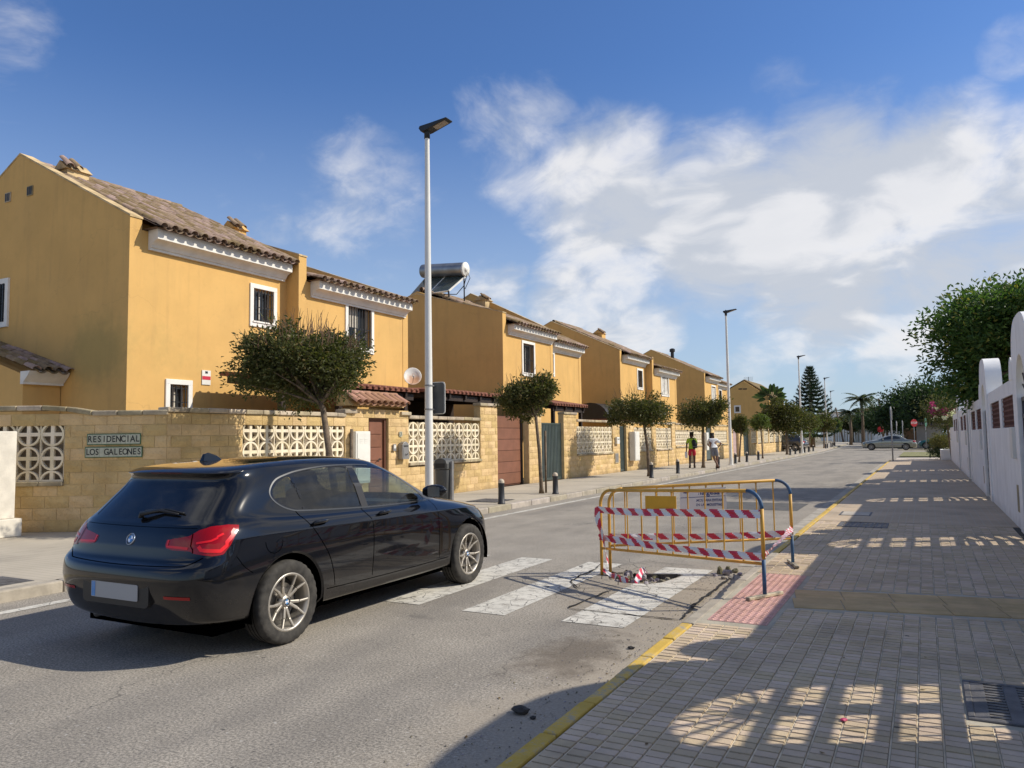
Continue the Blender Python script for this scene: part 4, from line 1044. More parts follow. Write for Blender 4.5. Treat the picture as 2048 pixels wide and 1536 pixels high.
# --- far house with its gable towards the camera
h5 = thing('ochre_house', 'far ochre house showing a plain gable end with one small window', 'house')
yg = 84.; pr_, pc, pl_ = ony(1487, 762, yg), ony(1537, 793, yg), ony(1440, 790, yg)
b = MB(); b.prism([(pc.x, 0), (pc.x, pc.z), (pr_.x, pr_.z), (pl_.x, pl_.z), (pl_.x, 0)], lambda a, z, u: (a, u, z), yg, yg + 10); b.build('wall', M['stucco'], h5)
b = MB(); b.prism([(pc.x + .35, pc.z - .1), (pc.x + .35, pc.z + .05), (pr_.x, pr_.z + .2), (pl_.x - .3, pl_.z + .05), (pl_.x - .3, pl_.z - .1), (pr_.x, pr_.z + .05)], lambda a, z, u: (a, u, z), yg + .3, yg + 10); b.build('roof', M['roof_tile'], h5)
q0, q1 = ony(1468, 811, yg), ony(1482, 826, yg); b = MB(); b.box(q0.x, yg - .04, q1.z, q1.x, yg + .02, q0.z); wn = b.build('window', M['surround'], h5); b = MB(); b.box(q0.x + .15, yg - .06, q1.z + .15, q1.x - .15, yg - .045, q0.z - .15); b.build('pane', M['glass_dark'], wn)
for px in (1481, 1490): p = ony(px, 778, yg); b = MB(); b.box(p.x - .2, yg - .03, p.z - .06, p.x + .2, yg + .01, p.z + .06); b.build('vent', M['grille'], h5)
b = MB(); p = ony(1497, 760, yg + 2); b.tube([(p.x, yg + 2, p.z - 1.5), (p.x, yg + 2, p.z + .35)], .03, 5)
for k in range(4): b.tube([(p.x - .5, yg + 2, p.z + .3 - k * .12), (p.x + .5, yg + 2, p.z + .3 - k * .12)], .015, 4)
b.build('aerial', M['grille'], h5)
# ================================================================ RIGHT WHITE WALL WITH GATE PORTALS
def _wh(T, c, pos, bs):
    st = T.noise(T.vmath('MULTIPLY', pos, (2, 2, .3)), 1.6, 6, .65); c = T.mix(T.math('MULTIPLY', T.rng(st, .50, .74), .30), c, (.56, .53, .48))
    return T.mix(T.math('MULTIPLY', T.rng(T.math('ADD', T.sep(pos)[2], T.math('MULTIPLY', T.noise(pos, 4, 5), .3)), .2, .45, 1., 0.), .35), c, (.42, .38, .32))
M['whitewash'] = mat('whitewash', (.86, .845, .81), .92, .05, 2, .3, 60, extra=_wh, spec=.15)
M['terracotta'] = mat('terracotta_screen', (.145, .062, .045), .9, .2, 6, .4, 50)
M['gate_iron'] = mat('gate_iron', (.05, .05, .055), .5, .2)
wr = thing('white_wall', 'long whitewashed garden wall with brown screens along the right pavement', 'wall')
X0, X1, WT = WR, WR + .24, 2.35
PC = [-1.9, 5.4, 12.48, 19.9, 27.3, 34.6]
HW = 1.02
b = MB()
def wbox(y0, y1, z0, z1): b.box(X0, y0, z0, X1, y1, z1)
for i, c in enumerate(PC):
    ya = c + HW; yb = (PC[i + 1] - HW) if i + 1 < len(PC) else 41.0
    sc = [(ya + .30, ya + 2.30), (ya + 2.75, ya + 4.75)]
    wbox(ya, yb, -.05, 1.62); wbox(ya, yb, 2.12, WT); wbox(ya, sc[0][0], 1.62, 2.12); wbox(sc[0][1], sc[1][0], 1.62, 2.12); wbox(sc[1][1], yb, 1.62, 2.12)
    for s0, s1 in sc:
        k = MB(); k.box(X0 + .07, s0, 1.62, X1 - .02, s1, 2.12); p_ = k.build('brick_screen', M['terracotta'], wr)
        k = MB()
        for j in range(6): k.box(X0 + .02, s0, 1.63 + j * .085, X0 + .068, s1, 1.66 + j * .085)
        n_ = 12
        for j in range(n_): k.box(X0 + .025, s0 + (j + .3) * (s1 - s0) / n_, 1.62, X0 + .066, s0 + (j + .7) * (s1 - s0) / n_, 2.12)
        k.build('grid', M['terracotta'], p_)
wbox(41.0, 46.9, -.05, 1.75)
b.build('wall_face', M['whitewash'], wr)
k = MB(); k.box(X0 - .02, 41.0, 1.75, X1 + .02, 46.9, 1.80); bevel(k.build('coping', M['whitewash'], wr), .01)
def portal(c, lab, first):
    t = thing('gate_portal', lab, 'gateway', group=None); n_ = 20
    def se(k):
        a_ = math.pi * k / n_; q = 2 / 3.0; cs, sn = math.cos(a_), math.sin(a_)
        return (c - HW * math.copysign(abs(cs) ** q, cs), 2.30 + .86 * abs(sn) ** q)
    out = [(c - HW, -.05), (c - HW, 2.30)] + [se(k) for k in range(1, n_)] + [(c + HW, 2.30), (c + HW, -.05)]
    inn = [(c + .56, -.05), (c + .56, 2.05)] + [(c + .56 * math.cos(math.pi * k / 14), 2.05 + .56 * math.sin(math.pi * k / 14)) for k in range(1, 14)] + [(c - .56, 2.05), (c - .56, -.05)]
    b = MB(); b.prism(out + inn, lambda a, z, u: (u, a, z), X0 - .02, X0 + .28); o = b.build('arch', M['whitewash'], t); autosmooth(o.data, 30)
    b = MB(); pts = [(c + HW + .32 - .30 * math.cos(math.pi * k / 10), 2.34 + .34 * math.sin(math.pi * k / 10)) for k in range(11)]
    b.prism(pts, lambda a, z, u: (u, a, z), X0 - .01, X0 + .30); o = b.build('shoulder', M['whitewash'], t); autosmooth(o.data, 30)
    # iron gate: sunburst over ruled leaves
    XG = X0 + .06; g_ = MB(); ZS = 2.05
    def bar(y0, z0, y1, z1, w=.014): g_.obox((XG, y0, z0), (XG, y1, z1), w, w, (1, 0, 0))
    for k in range(1, 10): a = math.pi * k / 10; bar(c + .12 * math.cos(a), ZS + .12 * math.sin(a), c + .55 * math.cos(a), ZS + .55 * math.sin(a), .020)
    for k in range(6): a0, a1 = math.pi * k / 6, math.pi * (k + 1) / 6; bar(c + .10 * math.cos(a0), ZS + .10 * math.sin(a0), c + .10 * math.cos(a1), ZS + .10 * math.sin(a1), .06)
    g_.build('sunburst', M['gate_iron'], t)
    for sgn in (-1, 1):
        g_ = MB(); ya, yb = (c - .55, c - .035) if sgn < 0 else (c + .035, c + .55)
        for y in (ya + .02, yb - .02): bar(y, .14, y, ZS - .02, .05)
        for z in (ZS - .04, 1.77, 1.50, 1.23, .96, .16): bar(ya, z, yb, z, .055)
        for k in range(1, 4): y = ya + (yb - ya) * k / 4; bar(y, .95, y, ZS - .05, .014)
        for k in range(5): z = .18 + k * .16; bar(ya, z, yb, z + .14 if sgn > 0 else z + .02, .05)
        g_.build('gate_leaf', M['gate_iron'], t)
    b = MB(); b.box(XG - .03, c - .034, .12, XG + .03, c + .034, ZS); b.build('centre_stile', M['gate_iron'], t)
    b = MB(); b.box(X0 - .06, c + HW + .10, 1.15, X0 - .001, c + HW + .45, 1.62); bevel(b.build('meter_box', M['white_metal'], t), .008)
    b = MB(); b.box(X0 - .012, c + HW + .10, .35, X0 - .002, c + HW + .40, .75); b.build('service_hatch', M['coping'], t)
PL = ['white arched gate portal behind the camera', 'white arched gate portal nearest the camera, casting the sunburst shadow', 'tall white arched gate portal at the right picture edge', 'white arched gate portal, second in view along the right wall', 'white arched gate portal, third in view along the right wall', 'farthest white arched gate portal in the right wall']
for c, l in zip(PC, PL):
    if c > 0: portal(c, l, False)
b = MB(); b.prism([(PC[0] - 1, -.05), (PC[0] - 1, 2.35), (PC[0] + HW, 2.35), (PC[0] + HW, -.05)], lambda a, z, u: (u, a, z), X0, X1); b.build('wall_end', M['whitewash'], wr)

# ================================================================ STREET FURNITURE
M['pole_white'] = mat('pole_white', (.72, .70, .65), .4, .05, 1.5, spec=.5)
M['lamp_head'] = mat('lamp_head', (.022, .026, .032), .45, .15)
M['led'] = mat('led_panel', (.34, .28, .22), .3, .1)
def lamp_proto():
    t = thing('street_lamp', 'x', 'street lamp', group='street lamps along the left pavement')
    b = MB(); b.lathe([(.0, 0), (.105, 0), (.105, .012), (.082, .35), (.075, 2.), (.062, 4.6), (.046, 7.42)], (0, 0, 0), 20); b.build('pole', M['pole_white'], t, smooth=True)
    b = MB(); b.lathe([(.16, 0), (.16, .02), (.09, .03)], (0, 0, 0), 16); b.build('base_plate', M['pole_white'], t)
    b = MB(); b.lathe([(.045, 7.38), (.058, 7.38), (.058, 7.50), (.075, 7.60)], (0, 0, 0), 14); b.build('collar', M['lamp_head'], t, smooth=True)
    b = MB(); W = .16
    prof = [(-.17, 7.60), (-.10, 7.50), (.06, 7.52), (.70, 7.70), (.71, 7.73), (.20, 7.685), (-.14, 7.66)]
    for k, (sx) in enumerate((-1, 1)): pass
    b.prism(prof, lambda a, z, u: (a, u, z), -W, W); h = b.build('head', M['lamp_head'], t); bevel(h, .012, 2); h.matrix_local = Matrix.Translation((0, 0, 7.5)) @ Matrix.Scale(.74, 4) @ Matrix.Translation((0, 0, -7.5))
    b = MB(); d = Vector((.64, 0, .18)).normalized(); p0, p1 = Vector((.26, 0, 7.574)), Vector((.62, 0, 7.675))
    b.obox(p0, p1, .22, .008); b.build('led_panel', M['led'], h)
    b = MB(); b.lathe([(.04, 0), (.04, .05), (.02, .06)], (.0, 0, 7.672), 10); b.build('photocell', M['lamp_head'], h)
    return t
L0 = lamp_proto()
lamps = [((-8.4, 12.25), 'nearest white street lamp, a grey sign back clamped to it'), ((-8.4, 38.25), 'white street lamp just right of the pedestrian in white'), ((-8.45, 63.6), 'third white street lamp, in front of the tall conical pine'), ((ony(1653, 850, 90).x, 90.), 'fourth street lamp, right of the tall conical pine'), ((ony(1664, 850, 118).x, 118.), 'fifth and farthest street lamp')]
for i, (p, l) in enumerate(lamps):
    o = L0 if i == 0 else copy_tree(L0); o.location = (p[0], p[1], .12); o['label'] = l
# sign seen from behind
t = thing('traffic_sign', 'rounded grey sign back strapped to the nearest lamp post', 'sign', (-8.4, 12.40, 0))
M['sign_back'] = mat('sign_back', (.085, .09, .095), .55, .12, 3, metal=.3)
def rrect(w, h, r, n=5):
    P = []
    for cx_, cz_, a0 in ((w / 2 - r, h / 2 - r, 0), (-w / 2 + r, h / 2 - r, 90), (-w / 2 + r, -h / 2 + r, 180), (w / 2 - r, -h / 2 + r, 270)):
        for k in range(n): a = R(a0 + 90 * k / (n - 1)); P.append((cx_ + r * math.cos(a), cz_ + r * math.sin(a)))
    return P
b = MB(); b.prism(rrect(.44, .60, .05), lambda a, z, u: (a + .03, u, z + 2.36), 0, .02); b.build('back_plate', M['sign_back'], t)
b = MB(); b.prism(rrect(.47, .63, .06), lambda a, z, u: (a + .03, u, z + 2.36), .021, .032); b.build('face_rim', M['white_metal'], t)
for z in (2.14, 2.60): b = MB(); b.lathe([(.082, z - .012), (.088, z - .012), (.088, z + .012), (.082, z + .012)], (0, -.15, 0), 14); b.box(-.05, -.09, z - .012, .05, -.001, z + .012); b.build('clamp', M['grey_metal'], t)
# litter bin
t = thing('litter_bin', 'dark grey litter bin hanging behind the nearest lamp post', 'bin', (-8.52, 12.95, .12))
M['bin'] = mat('bin_grey', (.085, .085, .08), .5, .12)
b = MB(); pr_ = [(.115, .12), (.13, .14), (.155, .80), (.155, .83)]
for r, z in pr_:
    for x, y in rrect(r * 2, r * 1.75, r * .5): b.v.append((x, y, z))
n_ = 20
for i in range(3):
    for k in range(n_): b.f.append((i * n_ + k, i * n_ + (k + 1) % n_, (i + 1) * n_ + (k + 1) % n_, (i + 1) * n_ + k)); b.m.append(0)
b.f.append(tuple(range(n_))[::-1]); b.m.append(0); b.build('body', M['bin'], t, smooth=True)
b = MB(); hp = [(-.16, .84), (-.16, .95), (-.13, 1.02), (-.05, 1.06), (.05, 1.06), (.13, 1.02), (.16, .95), (.16, .84)]
b.prism(hp, lambda a, z, u: (a, u, z), -.14, .14); h_ = b.build('hood', M['bin'], t); bevel(h_, .015)
b = MB(); b.box(-.11, -.146, .87, .11, -.141, .96); b.build('mouth', M['black'], h_)
for sx in (-1, 1): b = MB(); b.box(sx * .19 - .02, -.03, 0, sx * .19 + .02, .03, 1.0); b.build('post', M['grey_metal'], t)
# bollards
M['bollard'] = mat('bollard_iron', (.035, .037, .042), .5, .15)
M['bollard_top'] = mat('bollard_cap', (.50, .42, .32), .6, .15)
def bollard_proto():
    t = thing('bollard', 'x', 'bollard', group='short iron bollards along the left kerb')
    b = MB(); b.lathe([(.085, 0), (.085, .03), (.072, .04), (.066, .42), (.072, .43), (.072, .46)], (0, 0, 0), 16); b.build('post', M['bollard'], t, smooth=True)
    b = MB(); b.lathe([(.070, .46), (.068, .50), (.05, .535), (.02, .55), (.001, .552)], (0, 0, 0), 16); b.build('cap', M['bollard_top'], t, smooth=True)
    return t
B0 = bollard_proto()
bl_ = [((1003, 1008), 'short dark bollard nearest the black car, in front of the garage door pillar'), ((1111, 988), 'pale-topped bollard beside the second street tree'), ((1303, 956), 'bollard in front of the third street tree trunk'), ((1356, 947), 'bollard left of the pedestrian in the green shirt'), ((1437, 934), 'bollard behind the pedestrian in white'), ((1471, 927), 'bollard right beside the second street lamp'), ((1494, 924), 'first bollard right of the second street lamp and tree beside it'), ((1517, 920), 'second bollard right of the second street lamp')]
pts = [(onz(x, y, .12), l) for (x, y), l in bl_]
for y_ in (57.5, 60.0, 62.4, 65.0, 67.4, 70.5, 84., 86.5, 92., 95., 99.): pts.append((Vector((street_left(y_) - .35, y_, .12)), None))
ORD = ['third', 'fourth', 'fifth', 'sixth', 'seventh', 'eighth', 'ninth', 'tenth', 'eleventh', 'twelfth', 'farthest']
for i, (p, l) in enumerate(pts):
    o = B0 if i == 0 else copy_tree(B0); o.location = p
    o['label'] = l or ORD[i - 8] + ' bollard along the left kerb beyond the second street lamp'
# tree pit and iron grid on the left pavement
t = thing('pavement_grate', 'flat iron grid in the left pavement behind the first bollard', 'grate', (-9.35, 15.1, .124))
b = MB(); b.box(0, 0, -.01, .8, .9, .002); b.build('tray', M['dark'], t)
for i in range(9): b = MB(); b.box(.02 + i * .087, .02, .0025, .07 + i * .087, .88, .010); b.build('bar', M['iron'], t)

# ================================================================ FAR END OF THE STREET
M['far_wall'] = mat('far_wall', (.78, .71, .60), .9, .2, .35, .2, 20)
M['far_white'] = mat('far_white', (.78, .74, .67), .9, .12, .5)
M['far_tan'] = mat('far_tan', (.45, .36, .25), .9, .25, .5)
fw = thing('garden_wall', 'long pale garden wall closing the far end of the street', 'wall')
def far_seg(p, q, z, nm, m, par, w=.3, z0=0.):
    b = MB(); a, c = Vector(p), Vector(q); b.obox((a.x, a.y, (z0 + z) / 2), (c.x, c.y, (z0 + z) / 2), w, z - z0); return b.build(nm, m, par)
W0, W1, W2 = ony(1672, 880, 175), ony(1745, 880, 150), ony(1860, 880, 128)
far_seg((W0.x, 175), (W1.x, 150), 2.5, 'wall_panel', M['far_wall'], fw); far_seg((W1.x, 150), (W2.x, 128), 2.4, 'wall_panel', M['far_wall'], fw)
for k in range(14):
    q = Vector((W0.x, 175)).lerp(Vector((W1.x, 150)), k / 13) if k < 14 else None; b = MB(); b.box(q.x - .25, q.y - .25, 0, q.x + .25, q.y + .25, 2.75); b.build('pier', M['far_tan'], fw)
for k in range(9):
    q = Vector((W1.x, 150)).lerp(Vector((W2.x, 128)), k / 8); b = MB(); b.box(q.x - .22, q.y - .22, 0, q.x + .22, q.y + .22, 2.65); b.build('pier', M['far_white'], fw)
def block_house(lab, px0, px1, ytop, Y, m, roofm=None, win=2):
    a, c = ony(px0, ytop, Y), ony(px1, ytop, Y); t = thing('far_building', lab, 'building'); z = (a.z + c.z) / 2
    b = MB(); b.box(a.x, Y, 0, c.x, Y + 8, z); b.build('wall', m, t)
    b = MB(); b.box(a.x - .2, Y - .2, z, c.x + .2, Y + 8.2, z + .3); b.build('roof', roofm or M['far_tan'], t)
    for k in range(win):
        x = a.x + (c.x - a.x) * (k + .5) / win; b = MB(); b.box(x - .5, Y - .05, z - 2.2, x + .5, Y - .01, z - .9); w_ = b.build('window', M['glass_dark'], t); b = MB(); b.box(x - .6, Y - .12, z - 2.32, x + .6, Y - .02, z - 2.21); b.build('sill', m, w_)
    return t
block_house('low white building beyond the street end, beneath the far lamps', 1640, 1693, 826, 200, M['far_white'], M['far_tan'], 4)
block_house('far tan house behind the palms, with a pale open roof frame', 1728, 1776, 818, 170, M['far_tan'], M['far_wall'], 3)
gb = thing('garden_shed', 'low grey building with a tiled edge right of the stop sign', 'building')
a, c = ony(1832, 846, 92), ony(1884, 846, 92); z = a.z
b = MB(); b.box(a.x, 92, 0, c.x, 97, z - .25); b.build('wall', mat('grey_render', (.27, .25, .22), .95, .15, .6), gb)
b = MB(); b.prism([(92 - .45, z - .3), (94.5, z + .35), (97.3, z - .3)], lambda a_, zz, u: (u, a_, zz), a.x - .2, c.x + .3); rf_ = b.build('roof', M['far_tan'], gb)
tile_field(rf_, (a.x, 91.4, z - .28), (a.x, 94.3, z + .42), (1, 0, 0), int((c.x - a.x) / .26), pitch=.26, budget=[0])
bw = thing('brown_wall', 'short brown boundary wall behind the silver saloon', 'wall'); a, c = ony(1808, 868, 104), ony(1836, 868, 104); far_seg((a.x, 104), (c.x, 104), 2.0, 'panel', mat('brown_render', (.24, .15, .09), .95, .2, .6), bw); far_seg((a.x, 103.9), (c.x, 103.9), 2.15, 'coping', M['far_tan'], bw, .5, 2.02)
# wooden poles and signs
def wpole(lab, px, ytop, Y, lean=0):
    p = ony(px, ytop, Y); t = thing('utility_pole', lab, 'pole'); b = MB(); b.tube([(p.x + lean, Y, 0), (p.x, Y, p.z)], [.17, .12], 8); b.build('shaft', mat('pole_wood', (.17, .12, .08), .9, .2, 2) if 'pole_wood' not in bpy.data.materials else bpy.data.materials['pole_wood'], t, smooth=True)
    b = MB(); b.box(p.x - .3, Y - .05, p.z - .35, p.x + .3, Y + .05, p.z - .25); b.build('cross_arm', M['grille'], t)
wpole('leaning wooden pole just right of the farthest lamps', 1671, 815, 150, 1.1); wpole('straight wooden utility pole between the palms and dark trees', 1757, 798, 125, .5)
M['sign_red'] = mat('sign_red', (.55, .03, .035), .5, .05); M['sign_grey'] = mat('sign_grey', (.33, .33, .33), .5, .08); M['sign_blue'] = mat('sign_green', (.05, .16, .10), .5, .05)
def post_sign(lab, px, ybase, ytop, shape, size, m, z=.1, rz=0., stopz=None, Y=None):
    g_ = onz(px, ybase, z) if Y is None else ony(px, ybase, Y); tp = ony(px, ytop, g_.y).z; t = thing('traffic_sign', lab, 'sign', (g_.x, g_.y, 0), rz)
    b = MB(); b.tube([(0, 0, z), (0, 0, tp)], .035, 8); b.build('post', M['sign_grey'], t, smooth=True)
    n_ = {'oct': 8, 'disc': 20, 'rect': 4}[shape]
    P = [(size * math.cos(2 * math.pi * (k + .5) / n_), size * math.sin(2 * math.pi * (k + .5) / n_)) for k in range(n_)]
    if shape == 'rect': P = rrect(size * 1.4, size * 1.4, .05)
    b = MB(); b.prism(P, lambda a_, zz, u: (a_, u, zz + tp - size), -.06, -.045); f = b.build('plate', m, t)
    return t, f, tp
t, f, tp = post_sign('tall grey signpost standing at the end of the right pavement', 1786, 922, 813, 'rect', .42, M['sign_grey'], rz=R(91))
t, f, tp = post_sign('red octagonal stop sign beside the junction', 1830, 897, 838, 'oct', .40, M['sign_red'], Y=88, rz=R(38))
_c, _s = math.cos(R(38)), math.sin(R(38)); text_mesh('STOP', .29, M['white_paint'], f, face_mat(Vector((t.location.x + .062 * _s, t.location.y - .062 * _c, tp - .40)), (_c, _s, 0)))
post_sign('thin signpost standing left of the stop sign, behind the silver saloon', 1807, 897, 841, 'rect', .30, M['sign_grey'], Y=86, rz=R(88)); post_sign('thin grey signpost behind the cabin of the silver saloon', 1795, 897, 842, 'rect', .30, M['sign_grey'], Y=87, rz=R(86)); post_sign('round-topped green signpost right of the stop sign', 1853, 897, 836, 'disc', .42, M['sign_blue'], Y=84, rz=R(78))
post_sign('small red sign at the far wall, left of the stop sign', 1762, 880, 853, 'disc', .40, M['sign_red'], Y=120)
# corner of the side street: pale apron, grass, planter
sheet_rect('side_pavement', -1.55, 47.45, 6, 53.5, .02, mat('apron', (.52, .44, .36), .9, .1, 1))
M['grass_dry'] = mat('dry_grass', (.22, .21, .09), .95, .3, 2, .6, 40)
sheet_rect('verge', -1.5, 56, 6, 69, .06, M['grass_dry'])
t = thing('planter', 'white masonry planter block at the end of the white wall', 'planter', (.75, 47.2, .02)); b = MB()
for q in ((0, 0, 1.5, .12), (0, 1.9, 1.5, 2.02), (0, .12, .12, 1.9), (1.38, .12, 1.5, 1.9)): b.box(q[0], q[1], 0, q[2], q[3], .62)
b.build('walls', M['whitewash'], t); b = MB(); b.box(.12, .12, .0, 1.38, 1.9, .55); b.build('earth', M['soil'], t)
# ================================================================ VEGETATION
def leaf_mat(name, c1, c2, c3=None, rough=.55, trans=.35):
    m = bpy.data.materials.new(name); m.use_nodes = True; T = NT(m.node_tree); bs = T.n['Principled BSDF']
    gi = T.node('ShaderNodeNewGeometry'); r_ = gi.outputs['Random Per Island']
    c = T.mix(T.rng(r_, .15, .85), c1, c2)
    if c3: c = T.mix(T.math('GREATER_THAN', r_, .93), c, c3)
    c = T.mix(T.math('MULTIPLY', T.rng(T.noise(gi.outputs['Position'], 1.6, 3), .4, .65), .45), c, c2)
    T.put(bs.inputs['Base Color'], c); bs.inputs['Roughness'].default_value = rough; bs.inputs['Specular IOR Level'].default_value = .35
    tr = T.node('ShaderNodeBsdfTranslucent'); T.put(tr.inputs[0], T.mix(1., c, (1.3, 1.5, .7), 'MULTIPLY'))
    mx = T.node('ShaderNodeMixShader'); mx.inputs[0].default_value = trans
    T.l.new(bs.outputs[0], mx.inputs[1]); T.l.new(tr.outputs[0], mx.inputs[2]); T.l.new(mx.outputs[0], T.n['Material Output'].inputs[0])
    return m
M['leaf_street'] = leaf_mat('leaf_street', (.052, .060, .018), (.105, .106, .033), (.22, .16, .07))
M['leaf_light'] = leaf_mat('leaf_light', (.085, .115, .03), (.14, .17, .05))
M['leaf_dark'] = leaf_mat('leaf_dark', (.020, .040, .018), (.045, .075, .026))
M['leaf_big'] = leaf_mat('leaf_big', (.036, .082, .022), (.10, .165, .04), (.26, .23, .05))
M['leaf_pine'] = leaf_mat('leaf_pine', (.018, .036, .022), (.035, .06, .032))
M['leaf_palm'] = leaf_mat('leaf_palm', (.050, .070, .035), (.10, .12, .06))
M['leaf_dry'] = leaf_mat('leaf_dry', (.10, .095, .03), (.17, .15, .05), (.25, .19, .07))
M['petal_pink'] = leaf_mat('petal_magenta', (.32, .03, .16), (.48, .06, .25)); M['petal_white'] = leaf_mat('petal_white', (.75, .70, .62), (.8, .78, .75))
M['bark'] = mat('bark', (.17, .125, .085), .95, .35, 9, .8, 60, bdist=.02)
M['twig'] = mat('twig', (.16, .10, .06), .9, .2)
def leaf_cloud(b, pts, size, rr, ratio=.42, bend=.25, outward=None, c=None):
    for p in pts:
        d = Vector((rr.gauss(0, 1), rr.gauss(0, 1), rr.gauss(0, .8)))
        if c is not None: d += (p - c).normalized() * .9
        d.normalize(); s = d.cross(Vector((rr.gauss(0, 1), rr.gauss(0, 1), rr.gauss(0, 1)))).normalized(); n_ = d.cross(s)
        L = size * rr.uniform(.65, 1.35); w = L * ratio
        m1 = p + d * L * .5; o = len(b.v)
        b.v += [tuple(p), tuple(m1 + s * w * .5 + n_ * bend * w), tuple(p + d * L - n_ * bend * w), tuple(m1 - s * w * .5 + n_ * bend * w)]
        b.f.append((o, o + 1, o + 2)); b.f.append((o, o + 2, o + 3)); b.m += [0, 0]
def crown_pts(c, rad, n, rr, clumps=40, fill=.3, spread=.32, flat_bottom=None, lobes=6):
    """clumps of leaves near the surface of several overlapping lobes plus a thin inner fill"""
    LB = [(Vector((0, 0, 0)), .78)]
    for k in range(lobes):
        a = 2 * math.pi * k / lobes + rr.uniform(-.4, .4); h = rr.uniform(-.35, .45); s = rr.uniform(.40, .58)
        LB.append((Vector((math.cos(a) * (1 - s) * .98, math.sin(a) * (1 - s) * .98, h * (1 - s) * 1.4)), s))
    def unit(u):
        o, s = LB[rr.randrange(len(LB))]; v = Vector((rr.gauss(0, 1), rr.gauss(0, 1), rr.gauss(0, 1))).normalized() * u
        q = o + v * s; return Vector((q.x * rad[0], q.y * rad[1], q.z * rad[2]))
    C = []
    for k in range(clumps):
        for _ in range(20):
            q = unit(rr.uniform(.72, 1.0))
            if flat_bottom is None or q.z > -rad[2] * flat_bottom: break
        C.append((c + q, rr.uniform(.55, 1.3)))
    P = []
    for k in range(n):
        if rr.random() < fill: P.append(c + unit(rr.random() ** .4 * .95))
        else:
            q, s = C[rr.randrange(len(C))]; sp = spread * s * min(rad)
            w = Vector((rr.gauss(0, sp), rr.gauss(0, sp), rr.gauss(0, sp * .75)))
            if w.length > 2.0 * sp: w *= 2.0 * sp / w.length
            P.append(q + w)
    return P, C
def tree(name, lab, base, top, c, rad, n, size, m, seed, clumps=40, trunk_r=.06, twigs=0, group=None, stake=None, bark=None, flat=None, fill=.3, spread=.32, cat='tree', lobes=6):
    rr = random.Random(seed); base, top, c = Vector(base), Vector(top), Vector(c)
    t = thing(name, lab, cat, base, group=group); o0 = base
    b = MB(); mid = base.lerp(top, .55) + Vector((rr.uniform(-.04, .04), rr.uniform(-.04, .04), 0))
    b.tube([base - o0, base.lerp(mid, .15) - o0, mid - o0, top - o0, top.lerp(c, .5) - o0], [trunk_r * 1.5, trunk_r * 1.05, trunk_r * .9, trunk_r * .8, trunk_r * .45], 9)
    P, C = crown_pts(c, rad, n, rr, clumps, fill, spread, flat, lobes)
    for q, s in C[:min(len(C), 26)]:
        md = top.lerp(q, .5) + Vector((0, 0, .08 * rad[2])); b.tube([top.lerp(c, .12) - o0, md - o0, q - o0], [trunk_r * .45, trunk_r * .28, trunk_r * .1], 5, cap=False)
    b.build('trunk', bark or M['bark'], t, smooth=True)
    b = MB(); leaf_cloud(b, [p - o0 for p in P], size, rr, c=c - o0)
    cr = b.build('crown', m, t, fix=False)
    if twigs:
        b = MB()
        for k in range(twigs):
            a = rr.uniform(0, 2 * math.pi); u = rr.random() ** .5; x, y = c.x + math.cos(a) * rad[0] * .92 * u, c.y + math.sin(a) * rad[1] * .92 * u
            z = c.z + rad[2] * (1 - u * u * .85) ** .5 * .75; L = rr.uniform(.15, .42) * (1.25 - .5 * u); p = Vector((x, y, z)); d = Vector(((x - c.x) * .35 + rr.gauss(0, .12), (y - c.y) * .35 + rr.gauss(0, .12), 1)).normalized()
            b.tube([p - o0, p + d * L * .55 - o0, p + d * L + Vector((rr.gauss(0, .03), rr.gauss(0, .03), 0)) - o0], [.006, .0045, .002], 4, cap=False)
        tag(b.build('bare_shoots', M['twig'], t, fix=False), kind='stuff')
    if stake:
        b = MB(); b.tube([Vector(stake[0]) - o0, Vector(stake[1]) - o0], .028, 7); b.build('stake', M['bark'], t, smooth=True)
    return t
ST = 'street trees along the left pavement'
XT = -8.85
def street_tree(lab, px_base, px_top, pc, wpx, hpx, n, size, seed, m='leaf_street', twigs=0, stake=False, tr=.055, clumps=40, X=XT, **kw):
    y = onx(px_base[0], px_base[1], X).y; base = Vector((X, y, .12)); tp = ony(px_top[0], px_top[1], y); c = ony(pc[0], pc[1], y)
    dep = (c - EYE).dot(CF); rx = wpx / 2 / F_PX * dep * 1.06; rz = hpx / 2 / F_PX * dep * 1.05
    st = ((X + .02, y + .22, .12), (X + .02, y + .24, 1.75)) if stake else None
    return tree('street_tree', lab, base, tp, c, (rx, rx, rz), n, size, M[m], seed, clumps, tr, twigs, ST, st, flat=.9, fill=.38, spread=.20, **kw)
street_tree('largest street tree, leaning trunk, in front of the nearest house', (682, 960), (646, 818), (602, 738), 244, 178, 26000, .074, 21, twigs=230, stake=True, tr=.062, clumps=110, X=-8.45)
street_tree('second street tree with a thin split trunk before the green gate', (1083, 960), (1072, 835), (1056, 797), 112, 100, 9500, .085, 22, twigs=60, stake=True, tr=.05, clumps=50, lobes=4)
street_tree('third street tree, round dark crown, left of the pedestrians', (1298, 930), (1288, 850), (1277, 818), 124, 86, 9500, .10, 23, twigs=50, tr=.06, clumps=64)
street_tree('fourth street tree growing between the two pedestrians', (1406, 915), (1406, 856), (1402, 829), 98, 72, 7500, .115, 24, twigs=30, tr=.07, clumps=56)
street_tree('thin small street tree just right of the second lamp', (1478, 915), (1482, 868), (1480, 848), 36, 50, 3000, .12, 25, m='leaf_street', tr=.05, clumps=20)
street_tree('small pale green street tree right of the second lamp', (1525, 905), (1522, 862), (1521, 846), 36, 44, 3000, .12, 26, m='leaf_light', tr=.05, clumps=20)
